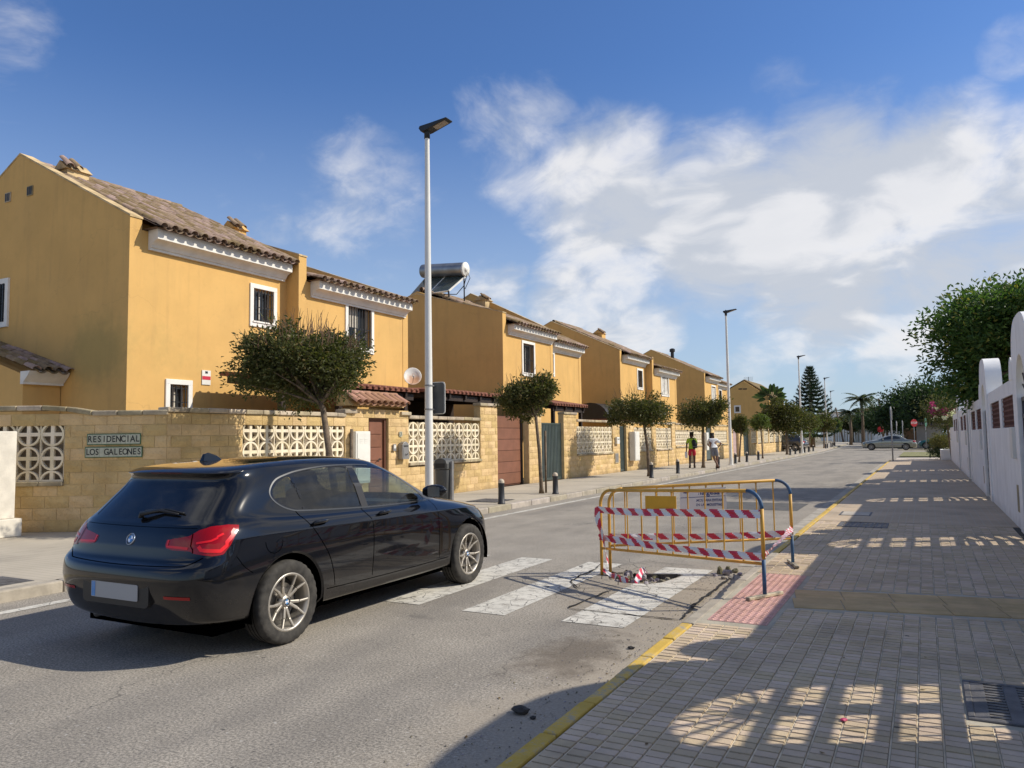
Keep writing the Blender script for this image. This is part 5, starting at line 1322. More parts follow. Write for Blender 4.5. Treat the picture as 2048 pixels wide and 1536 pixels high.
street_tree('large round dark street tree before the parked grey car', (1574, 900), (1573, 868), (1567, 833), 84, 80, 12000, .19, 27, m='leaf_street', tr=.09, clumps=46)
street_tree('slim street tree right of the third lamp', (1619, 900), (1620, 862), (1619, 842), 34, 44, 2800, .18, 28, tr=.06, clumps=18, X=-8.7)
street_tree('wide dark far street tree beside the fourth lamp', (1648, 895), (1648, 862), (1647, 845), 46, 42, 3600, .22, 29, tr=.08, clumps=22, X=-9.4)
street_tree('olive far street tree right of the fourth lamp', (1668, 890), (1668, 865), (1667, 850), 28, 36, 2400, .24, 30, m='leaf_light', tr=.08, clumps=14, X=-10.4)
t = thing('green_bush', 'yellow-green bush hanging over the wall behind the parked car', 'bush'); c = ony(1603, 850, 74); rr = random.Random(5); b = MB(); P, C = crown_pts(c, (1.9, 1.5, 1.5), 2600, rr, 26); leaf_cloud(b, P, .17, rr, c=c); b.build('foliage', M['leaf_light'], t, fix=False)
b = MB(); b.tube([(c.x, c.y, 0), c], [.1, .04], 6); b.build('stem', M['bark'], t)
# Norfolk pine
def norfolk(lab, px, ytop, Y, Rm):
    rr = random.Random(4); p = ony(px, ytop, Y); H_ = p.z; t = thing('conical_pine', lab, 'tree', (p.x, Y, 0)); b = MB(); b.tube([(0, 0, 0), (0, 0, H_ * .6), (0, 0, H_)], [.28, .16, .03], 8); b.build('trunk', M['bark'], t, smooth=True)
    b = MB(); k = 0; z = 1.6; tri = MB()
    while z < H_ - .1:
        f = (H_ - z) / (H_ - 1.6); r = Rm * (f ** .8) * rr.uniform(.86, 1.06) + .08; nb = 9 if f > .25 else 6
        for j in range(nb):
            a = 2 * math.pi * (j + .5 * (k % 2)) / nb + rr.uniform(-.12, .12); d = Vector((math.cos(a), math.sin(a), 0)); s = Vector((-d.y, d.x, 0))
            nseg = max(6, int(r / .11))
            for i in range(nseg):
                u = (i + .5) / nseg; q = d * (r * u) + Vector((0, 0, z - .14 * r * math.sin(u * 2.6) + .22 * r * u ** 3))
                for w in range(7):
                    v = (s * rr.gauss(0, 1) + Vector((0, 0, 1)) * rr.gauss(.55, .55) + d * .6).normalized(); L = .32 * rr.uniform(.7, 1.2); e = q + Vector((rr.gauss(0, .03), rr.gauss(0, .03), rr.gauss(0, .03))); h_ = v.orthogonal().normalized() * .045
                    o = len(b.v); b.v += [tuple(e - h_), tuple(e + h_), tuple(e + v * L)]; b.f.append((o, o + 1, o + 2)); b.m.append(0)
        z += .26 + .40 * f * .8; k += 1
    b.build('crown', M['leaf_pine'], t, fix=False)
norfolk('tall conical layered pine behind the third street lamp', 1619, 732, 92, 3.05)
# palms
def palm(lab, px, yc, Y, R_, n_f, seed, trunk=True, name='palm_tree'):
    rr = random.Random(seed); p = ony(px, yc, Y); t = thing(name, lab, 'palm', (p.x, Y, 0)); b = MB(); b.tube([(0, 0, 0), (.1, 0, p.z * .5), (0, 0, p.z)], [.24, .17, .19], 8); b.build('trunk', M['bark'], t, smooth=True)
    for k in range(n_f):
        a = 2 * math.pi * k / n_f * 1.0 + rr.uniform(-.3, .3); el = rr.uniform(.1, 1.15); d = Vector((math.cos(a), math.sin(a), 0)); L = R_ * rr.uniform(.85, 1.1); b = MB(); pts = []
        for i in range(11):
            u = i / 10; pts.append(Vector((0, 0, p.z)) + d * (L * u * math.cos(el * (1 - u * .6))) + Vector((0, 0, L * (math.sin(el) * u - .75 * u * u * (1.25 - el * .5)))))
        b.tube(pts, [.03 - .0024 * i for i in range(11)], 4, cap=False)
        for i in range(10):
            for h_ in (.2, .5, .8):
                q = pts[i].lerp(pts[i + 1], h_); ax = (pts[i + 1] - pts[i]).normalized(); s = ax.cross(Vector((0, 0, 1))).normalized(); ll = L * .22 * math.sin(min(1, (i + h_) / 10 + .12) * math.pi) + .08
                for sg in (-1, 1):
                    v = (s * sg + ax * .7 + Vector((0, 0, -.45 + rr.gauss(0, .12)))).normalized(); w = ax * .075; o = len(b.v); b.v += [tuple(q - w), tuple(q + w), tuple(q + v * ll)]; b.f.append((o, o + 1, o + 2)); b.m.append(0)
        b.build('frond', M['leaf_palm'], t, fix=False)
palm('tall palm tree with arching fronds at the street end', 1722, 800, 120, 2.9, 26, 1); palm('smaller palm left of the tall palm, at the street end', 1699, 826, 118, 2.2, 20, 2)
# strelitzia with paddle leaves
t = thing('banana_plant', 'paddle-leaved giant strelitzia beside the far ochre house', 'plant'); rr = random.Random(9); Y = 74.
c = ony(1543, 800, Y); b = MB(); b.tube([(c.x, Y, 0), (c.x, Y, c.z)], [.16, .12], 7); b.tube([(c.x - .7, Y + .2, 0), (c.x - .9, Y + .2, c.z - 1)], [.14, .1], 7); b.build('stems', M['bark'], t, smooth=True)
for k in range(26):
    o0 = Vector((c.x, Y, c.z)) if k < 17 else Vector((c.x - .9, Y + .2, c.z - 1.2)); a = rr.uniform(-.2, math.pi + .2) if k % 2 else rr.uniform(0, 6.28); an = math.pi * (k % 17) / 16; d = Vector((math.cos(an) * .95, rr.uniform(-.35, .35), math.sin(an) * .95 + .12)).normalized(); L = rr.uniform(1.3, 2.0) * (.8 if k >= 17 else 1); s = d.cross(Vector((0, 1, .3))).normalized(); n_ = d.cross(s); b = MB()
    b.tube([o0, o0 + d * L * .45], .03, 4, cap=False); st = len(b.v)
    for i in range(7):
        u = i / 6; p = o0 + d * (L * (.4 + .6 * u)) + Vector((0, 0, -.25 * u * u)); w = .19 * math.sin(math.pi * (u * .9 + .08)); b.v += [tuple(p + s * w + n_ * w * .3), tuple(p), tuple(p - s * w + n_ * w * .3)]
    for i in range(6):
        q = st + 3 * i; b.f += [(q, q + 1, q + 4, q + 3), (q + 1, q + 2, q + 5, q + 4)]; b.m += [0, 0]
    b.build('leaf', M['leaf_dark'] if k % 3 else M['leaf_palm'], t)
# trees on the right
tree('broadleaf_tree', 'large glossy green tree overhanging the white wall on the right', (3.2, 24, 0), (2.6, 24.2, 3.0), ony(2040, 695, 24), (2.1, 2.2, 2.4), 38000, .15, M['leaf_big'], 41, 200, .18, fill=.28, spread=.15, lobes=9)
tree('broadleaf_tree', 'dark dense tree at the junction, behind the signposts', (ony(1822, 850, 105).x, 105, 0), (ony(1822, 850, 105).x, 105, 3.0), ony(1822, 818, 105), (3.9, 3.5, 3.3), 15000, .42, M['leaf_dark'], 42, 70, .25, fill=.35)
tree('broadleaf_tree', 'rounded dark tree right of the junction, under the large tree', (ony(1868, 850, 95).x, 95, 0), (ony(1868, 850, 95).x, 95, 3.0), ony(1872, 812, 95), (3.2, 3.0, 3.0), 12000, .40, M['leaf_dark'], 43, 56, .25, fill=.35)
tree('broadleaf_tree', 'low dark tree clump over the pale far wall', (ony(1772, 850, 128).x, 131, 0), (ony(1772, 850, 128).x, 131, 2.0), ony(1770, 843, 131), (4.5, 2.2, 2.2), 7000, .42, M['leaf_dark'], 44, 44, .2, fill=.35)
tree('broadleaf_tree', 'mid-green shrubbery between palms over the far wall', (ony(1705, 850, 158).x, 158, 0), (ony(1705, 850, 158).x, 158, 1.6), ony(1706, 846, 158), (4.4, 2, 1.9), 6000, .46, M['leaf_street'], 45, 40, .2, fill=.35)
tree('broadleaf_tree', 'dusty green tree in front of the far tan house', (ony(1745, 850, 150).x, 153, 0), (ony(1745, 850, 150).x, 153, 2.0), ony(1746, 838, 153), (2.8, 2, 2.6), 5000, .46, M['leaf_street'], 46, 36, .2, fill=.35)
# bougainvillea and hedge by the end of the white wall
t = thing('bougainvillea', 'flowering bougainvillea with magenta and white blooms over the wall', 'bush'); rr = random.Random(3); Y = 47.; c = ony(1893, 835, Y)
b = MB(); P, C = crown_pts(c, (1.15, 1.5, 1.45), 5200, rr, 40); leaf_cloud(b, P, .11, rr, c=c); b.build('foliage', M['leaf_street'], t, fix=False)
b = MB(); P, _ = crown_pts(ony(1882, 822, Y - .8), (.6, .6, .45), 260, rr, 8, 0., .3); leaf_cloud(b, P, .10, rr, .8); b.build('blooms', M['petal_pink'], t, fix=False)
b = MB(); P, _ = crown_pts(ony(1887, 830, Y - 1.1), (.7, .5, .5), 170, rr, 6, 0., .22); leaf_cloud(b, P, .10, rr, .8); b.build('white_blooms', M['petal_white'], t, fix=False)
b = MB(); b.tube([(c.x + .2, Y, 0), (c.x, Y, c.z - .3)], [.09, .05], 6); b.build('stem', M['bark'], t)
t = thing('hedge_bush', 'rounded yellowish bush beside the white planter', 'bush'); Y = 51.; c = ony(1880, 884, Y); b = MB(); P, C = crown_pts(c, (.75, .8, .55), 3000, rr, 26); leaf_cloud(b, P, .09, rr, c=c); b.build('foliage', M['leaf_dry'], t, fix=False)
c2 = ony(1882, 902, Y); b = MB(); P, C = crown_pts(c2, (.75, .8, .5), 1600, rr, 20); leaf_cloud(b, P, .10, rr, c=c2); b.build('lower_foliage', M['leaf_dark'], t, fix=False); b = MB(); b.tube([(c.x, Y, 0), c], [.06, .03], 6); b.build('stem', M['bark'], t)
# ================================================================ CARS
def simple(name, c, rough=.4, metal=0., coat=0., spec=.5, em=None):
    m = bpy.data.materials.new(name); m.use_nodes = True; b = m.node_tree.nodes['Principled BSDF']
    b.inputs['Base Color'].default_value = (*c, 1); b.inputs['Roughness'].default_value = rough; b.inputs['Metallic'].default_value = metal
    b.inputs['Specular IOR Level'].default_value = spec
    if coat: b.inputs['Coat Weight'].default_value = coat; b.inputs['Coat Roughness'].default_value = .02
    return m
def car_paint(name, c, dust=.25, dustc=(.30, .26, .20), metal=.0):
    def ex(T, col_, pos, bs):
        tc = T.node('ShaderNodeTexCoord').outputs['Object']; sp = T.sep(tc); nz = T.sep(T.node('ShaderNodeNewGeometry').outputs['Normal'])[2]
        n_ = T.noise(tc, 5, 6, .65); fine = T.noise(tc, 60, 3, .7)
        low = T.rng(T.math('ADD', sp[2], T.math('MULTIPLY', n_, .30)), .42, .78, 1., 0.)
        flat = T.math('MULTIPLY', T.rng(nz, .75, 1.0), T.rng(n_, .35, .65))
        k = T.math('MULTIPLY', T.math('MAXIMUM', T.math('MULTIPLY', low, .55), T.math('MULTIPLY', flat, .55)), T.rng(fine, .2, .8, .6, 1.))
        k = T.math('MULTIPLY', k, dust)
        r = T.math('ADD', .10, T.math('MULTIPLY', k, 1.6)); T.put(bs.inputs['Roughness'], T.math('MINIMUM', r, .8))
        T.put(bs.inputs['Coat Weight'], T.math('MAXIMUM', T.math('SUBTRACT', .85, T.math('MULTIPLY', k, 2.2)), 0.)); bs.inputs['Coat Tint'].default_value = (1, .97, .93, 1)
        return T.mix(k, col_, dustc)
    m = mat(name, c, .1, .05, 3, metal=metal, spec=.12, coat=1., extra=ex); return m
def glass_mat(name, tint, refl=1.):
    m = bpy.data.materials.new(name); m.use_nodes = True; T = NT(m.node_tree); T.n.remove(T.n['Principled BSDF'])
    tr = T.node('ShaderNodeBsdfTransparent'); tr.inputs[0].default_value = (*tint, 1)
    gl = T.node('ShaderNodeBsdfGlossy'); gl.inputs['Roughness'].default_value = .02; gl.inputs[0].default_value = (.95, .97, 1, 1)
    df = T.node('ShaderNodeBsdfDiffuse'); df.inputs[0].default_value = (.30, .28, .24, 1)
    lw = T.node('ShaderNodeLayerWeight'); lw.inputs[0].default_value = .5; fz = T.math('ADD', .045, T.math('MULTIPLY', T.math('POWER', lw.outputs['Facing'], 4.0), .9))
    pos = T.node('ShaderNodeTexCoord').outputs['Object']
    m0 = T.node('ShaderNodeMixShader'); T.put(m0.inputs[0], T.rng(T.noise(pos, 6, 5, .6), .35, .75, .015, .07)); T.l.new(tr.outputs[0], m0.inputs[1]); T.l.new(df.outputs[0], m0.inputs[2])
    mx = T.node('ShaderNodeMixShader'); T.put(mx.inputs[0], T.math('MULTIPLY', fz, refl, clamp=True)); T.l.new(m0.outputs[0], mx.inputs[1]); T.l.new(gl.outputs[0], mx.inputs[2])
    T.l.new(mx.outputs[0], T.n['Material Output'].inputs[0]); return m
M['paint_black'] = car_paint('paint_black', (.0045, .0055, .0085), .16)
M['glass_tint'] = glass_mat('glass_tinted', (.10, .115, .12)); M['glass_clear'] = glass_mat('glass_clear', (.62, .72, .70)); M['glass_rear'] = glass_mat('glass_rear', (.035, .037, .042))
M['rubber'] = mat('tyre_rubber', (.028, .026, .024), .85, .25, 14, .3, 80, c2=(.05, .046, .04)); M['alloy'] = mat('alloy', (.47, .43, .37), .42, .12, 8, metal=.7)
M['trim_black'] = simple('trim_black', (.010, .010, .011), .45); M['seam'] = simple('seam', (.001, .001, .001), .9, spec=.0); M['interior'] = simple('interior', (.018, .018, .02), .8)
M['chrome'] = simple('chrome', (.75, .75, .75), .12, 1.); M['tail_red'] = simple('tail_red', (.30, .002, .004), .15, 0, .45, .3); M['tail_bar'] = simple('tail_bar', (.80, .012, .018), .3, 0, .3, .3)
M['badge_blue'] = simple('badge_blue', (.03, .22, .55), .25, 0, .5); M['badge_white'] = simple('badge_white', (.8, .8, .8), .25, 0, .5); M['disc'] = simple('brake_disc', (.25, .24, .23), .4, .9)
M['plate'] = simple('plate_white', (.36, .36, .36), .5); M['lamp_clear'] = simple('lamp_clear', (.55, .57, .6), .08, .2, 1.)

CAGE_HATCH = [
 [(.16,0,.24),(.16,.35,.24),(.17,.62,.24),(.26,.80,.24),(.45,.82,.22),(.88,.83,.20),(1.35,.83,.19),(1.9,.83,.19),(2.5,.83,.19),(3.0,.83,.19),(3.57,.83,.20),(3.98,.80,.20),(4.14,.62,.19),(4.20,.33,.19),(4.22,0,.19)],
 [(.08,0,.32),(.08,.36,.32),(.10,.64,.32),(.20,.82,.32),(.42,.855,.30),(.88,.865,.28),(1.35,.862,.27),(1.9,.858,.27),(2.5,.858,.27),(3.0,.862,.27),(3.57,.868,.28),(3.99,.83,.28),(4.19,.64,.28),(4.255,.34,.28),(4.275,0,.28)],
 [(.03,0,.45),(.035,.37,.45),(.06,.66,.45),(.16,.845,.45),(.40,.875,.44),(.88,.882,.42),(1.35,.872,.40),(1.9,.862,.40),(2.5,.862,.40),(3.0,.868,.40),(3.57,.882,.42),(4.02,.845,.42),(4.22,.655,.42),(4.29,.35,.42),(4.31,0,.42)],
 [(.0,0,.58),(.005,.38,.58),(.035,.67,.585),(.14,.855,.59),(.39,.88,.59),(.88,.885,.58),(1.35,.876,.56),(1.9,.868,.55),(2.5,.868,.55),(3.0,.873,.56),(3.57,.885,.57),(4.02,.845,.57),(4.23,.66,.56),(4.30,.35,.56),(4.32,0,.56)],
 [(.025,0,.665),(.03,.38,.665),(.065,.67,.67),(.155,.85,.69),(.40,.878,.70),(.88,.885,.70),(1.35,.877,.68),(1.9,.872,.67),(2.5,.872,.67),(3.0,.876,.67),(3.57,.884,.68),(4.0,.835,.66),(4.2,.655,.65),(4.28,.35,.64),(4.30,0,.64)],
 [(.105,0,.70),(.105,.38,.70),(.13,.66,.71),(.195,.83,.745),(.41,.874,.775),(.88,.884,.78),(1.35,.876,.76),(1.9,.873,.75),(2.5,.873,.745),(3.0,.876,.745),(3.57,.876,.75),(3.97,.81,.735),(4.15,.63,.72),(4.22,.34,.715),(4.24,0,.715)],
 [(.125,0,.80),(.125,.37,.80),(.145,.64,.805),(.215,.812,.84),(.43,.866,.862),(.88,.872,.86),(1.35,.870,.85),(1.9,.870,.84),(2.5,.870,.835),(3.0,.867,.83),(3.57,.848,.825),(3.90,.77,.805),(4.04,.60,.79),(4.1,.32,.785),(4.12,0,.785)],
 [(.165,0,.90),(.165,.36,.90),(.185,.62,.905),(.255,.785,.935),(.46,.838,.938),(.88,.840,.930),(1.35,.842,.914),(1.9,.845,.904),(2.5,.845,.898),(3.0,.835,.89),(3.50,.76,.885),(3.68,.68,.87),(3.76,.54,.865),(3.80,.28,.865),(3.81,0,.865)],
 [(.20,0,.955),(.20,.36,.955),(.225,.61,.96),(.31,.755,.985),(.52,.79,.995),(.88,.798,.965),(1.35,.808,.948),(1.9,.812,.936),(2.5,.808,.927),(2.95,.785,.925),(3.12,.72,.945),(3.20,.63,.95),(3.26,.48,.955),(3.30,.25,.96),(3.31,0,.96)],
 [(.235,0,.985),(.237,.36,.985),(.262,.60,.99),(.345,.735,1.015),(.56,.765,1.03),(.90,.782,.995),(1.35,.795,.978),(1.9,.80,.966),(2.5,.795,.957),(2.88,.772,.96),(3.02,.705,.985),(3.09,.61,.985),(3.14,.47,.985),(3.18,.245,.985),(3.19,0,.985)],
 [(.375,0,1.13),(.378,.355,1.13),(.40,.575,1.13),(.47,.685,1.15),(.66,.715,1.18),(.95,.735,1.18),(1.35,.748,1.18),(1.9,.752,1.17),(2.4,.742,1.15),(2.62,.72,1.14),(2.74,.665,1.125),(2.81,.575,1.12),(2.86,.44,1.115),(2.9,.23,1.115),(2.91,0,1.115)],
 [(.52,0,1.275),(.525,.35,1.275),(.545,.545,1.275),(.60,.63,1.28),(.78,.655,1.295),(1.02,.672,1.315),(1.38,.685,1.325),(1.85,.688,1.325),(2.2,.675,1.305),(2.35,.655,1.285),(2.46,.61,1.265),(2.53,.53,1.255),(2.58,.41,1.255),(2.61,.21,1.255),(2.62,0,1.255)],
 [(.43,0,1.325),(.435,.36,1.32),(.475,.56,1.315),(.60,.618,1.33),(.80,.625,1.35),(1.05,.635,1.365),(1.4,.642,1.375),(1.85,.64,1.375),(2.12,.625,1.36),(2.22,.60,1.345),(2.3,.56,1.33),(2.36,.49,1.325),(2.40,.38,1.325),(2.43,.2,1.325),(2.44,0,1.325)],
 [(.50,0,1.366),(.505,.34,1.364),(.54,.52,1.358),(.65,.575,1.366),(.84,.585,1.382),(1.08,.59,1.397),(1.42,.595,1.407),(1.82,.592,1.402),(2.02,.58,1.392),(2.1,.555,1.383),(2.16,.515,1.375),(2.2,.45,1.37),(2.23,.35,1.37),(2.25,.18,1.372),(2.26,0,1.374)],
 [(.75,0,1.40),(.76,.25,1.398),(.80,.38,1.395),(.88,.42,1.397),(1.0,.42,1.405),(1.18,.42,1.413),(1.45,.42,1.421),(1.75,.42,1.419),(1.88,.41,1.414),(1.93,.39,1.411),(1.96,.36,1.408),(1.98,.31,1.406),(2.0,.24,1.407),(2.01,.12,1.408),(2.02,0,1.409)],
 [(1.05,0,1.418),(1.06,.1,1.418),(1.08,.17,1.418),(1.13,.2,1.419),(1.2,.2,1.421),(1.3,.2,1.424),(1.45,.2,1.427),(1.6,.2,1.427),(1.68,.2,1.425),(1.7,.19,1.424),(1.72,.17,1.423),(1.73,.14,1.422),(1.74,.1,1.422),(1.745,.05,1.422),(1.75,0,1.422)]]
def mod_cage(cage, fn): return [[fn(i, j, *p) for j, p in enumerate(r)] for i, r in enumerate(cage)]
def body_mesh(cage, level, creases):
    nc = len(cage[0]); b = MB(); full = []
    for r in cage: full.append([Vector(p) for p in r] + [Vector((p[0], -p[1], p[2])) for p in r[-2:0:-1]])
    n_ = len(full[0])
    for r in full: b.v += [tuple(p) for p in r]
    for i in range(len(full) - 1):
        for k in range(n_): b.f.append((i * n_ + k, i * n_ + (k + 1) % n_, (i + 1) * n_ + (k + 1) % n_, (i + 1) * n_ + k)); b.m.append(0)
    top = (len(full) - 1) * n_; h = n_ // 2
    for k in range(h - 0):                   # roof closed with a strip of quads across
        if k < h: a, c = k, k + 1; d, e = (n_ - k) % n_, n_ - k - 1
        if a == d: b.f.append((top + a, top + c, top + e)); b.m.append(0)
        elif c == e: b.f.append((top + a, top + c, top + d)); b.m.append(0)
        else: b.f.append((top + a, top + c, top + e, top + d)); b.m.append(0)
    for k in range(h):
        a, c, d, e = k, k + 1, (n_ - k) % n_, n_ - k - 1
        if a == d: b.f.append((a, e, c)); b.m.append(0)
        elif c == e: b.f.append((a, d, c)); b.m.append(0)
        else: b.f.append((a, d, e, c)); b.m.append(0)
    me = b.mesh('cage', M['paint_black']); bm = bmesh.new(); bm.from_mesh(me)
    cl = bm.edges.layers.float.new('crease_edge'); bm.verts.ensure_lookup_table()
    for e in bm.edges:
        i0, i1 = e.verts[0].index // n_, e.verts[1].index // n_
        if i0 == i1 and i0 in creases: e[cl] = creases[i0]
    bm.to_mesh(me); bm.free()
    o = link('tmp', me); m = o.modifiers.new('s', 'SUBSURF'); m.levels = level; m.render_levels = level
    dg = bpy.context.evaluated_depsgraph_get(); dg.update(); ev = o.evaluated_get(dg).to_mesh()
    V = [v.co.copy() for v in ev.vertices]; F = [tuple(p.vertices) for p in ev.polygons]; NV = [v.normal.copy() for v in ev.vertices]
    o.evaluated_get(dg).to_mesh_clear(); bpy.data.objects.remove(o); bpy.data.meshes.remove(me)
    return V, F, NV
def near_on_poly(p, poly):
    best = None
    for i in range(len(poly)):
        a, c = poly[i - 1], poly[i]; d = c - a; t = max(0., min(1., (p - a).dot(d) / max(d.length_squared, 1e-12))); q = a + d * t; l = (q - p).length_squared
        if best is None or l < best[0]: best = (l, q)
    return best[1]
def in_poly(p, poly):
    r = False
    for i in range(len(poly)):
        a, c = poly[i], poly[i - 1]
        if (a.y > p.y) != (c.y > p.y) and p.x < (c.x - a.x) * (p.y - a.y) / (c.y - a.y) + a.x: r = not r
    return r
def smooth_poly(pts, n=6, closed=True):
    """Catmull-Rom through the points"""
    P = [Vector(p) for p in pts]; out = []; m = len(P)
    for i in range(m if closed else m - 1):
        p0, p1, p2, p3 = (P[(i - 1) % m], P[i], P[(i + 1) % m], P[(i + 2) % m]) if closed else (P[max(i - 1, 0)], P[i], P[i + 1], P[min(i + 2, m - 1)])
        for k in range(n):
            t = k / n; out.append(.5 * ((2 * p1) + (p2 - p0) * t + (2 * p0 - 5 * p1 + 4 * p2 - p3) * t * t + (3 * p1 - p0 - 3 * p2 + p3) * t ** 3))
    if not closed: out.append(P[-1])
    return out
class Shell:
    def __init__(s, cage, level, creases):
        s.V, s.F, s.N = body_mesh(cage, level, creases); s.bvh = BVHTree.FromPolygons(s.V, s.F); s.locked = set()
    def proj(s, v, mode): return Vector((v.x, v.z)) if mode == 'side' else (Vector((v.y, v.z)) if mode in ('rear', 'front') else Vector((abs(v.y) + v.x, v.z)))
    def carve(s, poly, mode, cond):
        poly = [Vector(p) for p in poly]; x0, x1 = min(p.x for p in poly), max(p.x for p in poly); z0, z1 = min(p.y for p in poly), max(p.y for p in poly)
        ins, out = [], []
        for f in s.F:
            c = (s.V[f[0]] + s.V[f[2]]) / 2
            q = s.proj(c, mode)
            (ins if x0 <= q.x <= x1 and z0 <= q.y <= z1 and cond(c) and in_poly(q, poly) else out).append(f)
        vi = {i for f in ins for i in f}; vo = {i for f in out for i in f}
        for i in vi & vo:
            if i in s.locked: continue
            v = s.V[i]; q = s.proj(v, mode); t = near_on_poly(q, poly)
            if mode == 'side': w = s.ray(Vector((t.x, 3 * (1 if v.y > 0 else -1), t.y)), Vector((0, -1 if v.y > 0 else 1, 0)))
            elif mode == 'rear': w = s.ray(Vector((-3, t.x, t.y)), Vector((1, 0, 0)))
            elif mode == 'front': w = s.ray(Vector((9, t.x, t.y)), Vector((-1, 0, 0)))
            else:
                n_ = s.N[i]; tv = Vector((n_.y, -n_.x, 0)); tv = tv.normalized() if tv.length > 1e-6 else Vector((0, 1, 0)); g_ = tv.x + tv.y * (1 if v.y > 0 else -1)
                if g_ < 0: tv, g_ = -tv, -g_
                w = s.bvh.find_nearest(v + tv * ((t.x - q.x) / max(g_, .3)) + Vector((0, 0, t.y - q.y)))[0]
            if w is not None and (w - v).length < .12: s.V[i] = w
            s.locked.add(i)
        s.F = out; return ins
    def ray(s, o, d):
        h = s.bvh.ray_cast(o, d); return h[0]
    def piece(s, faces, name, m, parent, off=0.):
        idx = {}; b = MB()
        for f in faces:
            for i in f:
                if i not in idx: idx[i] = len(b.v); b.v.append(tuple(s.V[i] + s.N[i] * off))
            b.f.append(tuple(idx[i] for i in f)); b.m.append(0)
        return b.build(name, m, parent, smooth=True, fix=False)
    def side_pt(s, x, z, sg, off=.0):
        o = Vector((x, 3 * sg, z)); h = s.bvh.ray_cast(o, Vector((0, -sg, 0)))
        return h[0] + h[1] * off if h[0] else Vector((x, .8 * sg, z))
    def rear_pt(s, y, z, off=.0):
        h = s.bvh.ray_cast(Vector((-3, y, z)), Vector((1, 0, 0))); return h[0] + h[1] * off if h[0] else Vector((.1, y, z))
    def ribbon(s, pts, w, off, name, m, parent):
        """pts: points on the skin; flat strip hugging the surface"""
        b = MB(); P = [s.bvh.find_nearest(p) for p in pts]; n_ = len(P)
        for i, (p, nr, *_r) in enumerate(P):
            d = (P[min(i + 1, n_ - 1)][0] - P[max(i - 1, 0)][0]).normalized(); q = d.cross(nr).normalized() * w / 2
            b.v += [tuple(p + nr * off + q), tuple(p + nr * off - q)]
        for i in range(n_ - 1): b.f.append((2 * i, 2 * i + 1, 2 * i + 3, 2 * i + 2)); b.m.append(0)
        return b.build(name, m, parent, smooth=True)
def dense(pts, step=.03, closed=False):
    P = [Vector(p) for p in pts]; out = []
    if closed: P.append(P[0])
    for a, c in zip(P, P[1:]):
        k = max(1, int((c - a).length / step)); out += [a.lerp(c, i / k) for i in range(k)]
    out.append(P[-1]); return out
def wheel(parent, x, sg, r, name='wheel', detail=True, rim_m=None, y=.775, tyre_w=.205, rimr=.215):
    e = bpy.data.objects.new(name, None); col.objects.link(e); e.parent = parent; e.location = (x, sg * y, r); e.empty_display_size = .1
    e.rotation_euler = (0, 0.35, 0) if detail else (0, 0, 0)
    h = tyre_w / 2; b = MB(); n_ = 96 if detail else 32
    prof = [(rimr - .005, -h + .012), (rimr + .02, -h + .002), (r * .86, -h), (r * .95, -h * .96), (r * .985, -h * .84), (r, -h * .55), (r, h * .55), (r * .985, h * .84), (r * .95, h * .96), (r * .86, h), (rimr + .02, h - .002), (rimr - .005, h - .012)]
    o = 0; m_ = len(prof)
    for k in range(n_):
        a = 2 * math.pi * k / n_
        for i, (pr, py) in enumerate(prof):
            q = pr - (.007 if detail and k % 3 == 0 and i in (3, 4, 7, 8) else 0); b.v.append((q * math.cos(a), py, q * math.sin(a)))
    for k in range(n_):
        for i in range(m_ - 1): a, c = k * m_ + i, ((k + 1) % n_) * m_ + i; b.f.append((a, c, c + 1, a + 1)); b.m.append(0)
    t = b.build('tyre', M['rubber'], e, smooth=True)
    if detail:
        for yy in (-.035, .0, .035): g_ = MB(); g_.lathe([(r + .0006, yy - .004), (r + .0006, yy + .004)], (0, 0, 0), 64, 'Y'); g_.build('tread_groove', M['seam'], t)
    rm = rim_m or M['alloy']; so = sg * h; f = MB()
    f.lathe([(rimr + .006, so * .93), (rimr, so * .97), (rimr - .012, so * .93), (rimr - .02, so * .55), (rimr - .03, -so * .6)], (0, 0, 0), 48, 'Y'); rim = f.build('rim', rm, e, smooth=True)
    g_ = MB(); g_.lathe([(.001, -so * .25), (rimr - .03, -so * .25)], (0, 0, 0), 32, 'Y'); g_.build('back_plate', M['trim_black'], rim)
    g_ = MB(); g_.lathe([(.05, so * .05), (.142, so * .05), (.142, -so * .05), (.05, -so * .05)], (0, 0, 0), 32, 'Y'); g_.build('brake_disc', M['disc'], rim)
    g_ = MB(); g_.lathe([(.001, so * .62), (.035, so * .62), (.045, so * .55), (.062, so * .40), (.062, so * .1)], (0, 0, 0), 24, 'Y'); hub = g_.build('hub', rm, rim, smooth=True)
    ns = 5
    for k in range(ns):
        for sp_ in (-1, 1):
            a0 = 2 * math.pi * k / ns + sp_ * .16; a1 = 2 * math.pi * k / ns + sp_ * .30; g_ = MB()
            p0, p1, p2 = [Vector((rr_ * math.cos(a), yy, rr_ * math.sin(a))) for rr_, a, yy in ((.045, a0 * 1., so * .50), (.13, (a0 + a1) / 2 - sp_ * .02, so * .66), (rimr - .006, a1, so * .86))]
            for q, w, c in ((p0, p1, .024), (p1, p2, .019)): g_.obox(q, w, c, .022, (0, 1, 0))
            s_ = g_.build('spoke', rm, rim); bevel(s_, .006, 2)
    for k in range(5): a = 2 * math.pi * (k + .5) / 5; g_ = MB(); g_.lathe([(.011, so * .42), (.011, so * .30)], (.058 * math.cos(a), 0, .058 * math.sin(a)), 8, 'Y'); g_.build('wheel_bolt', M['trim_black'], rim)
    return e, hub, so
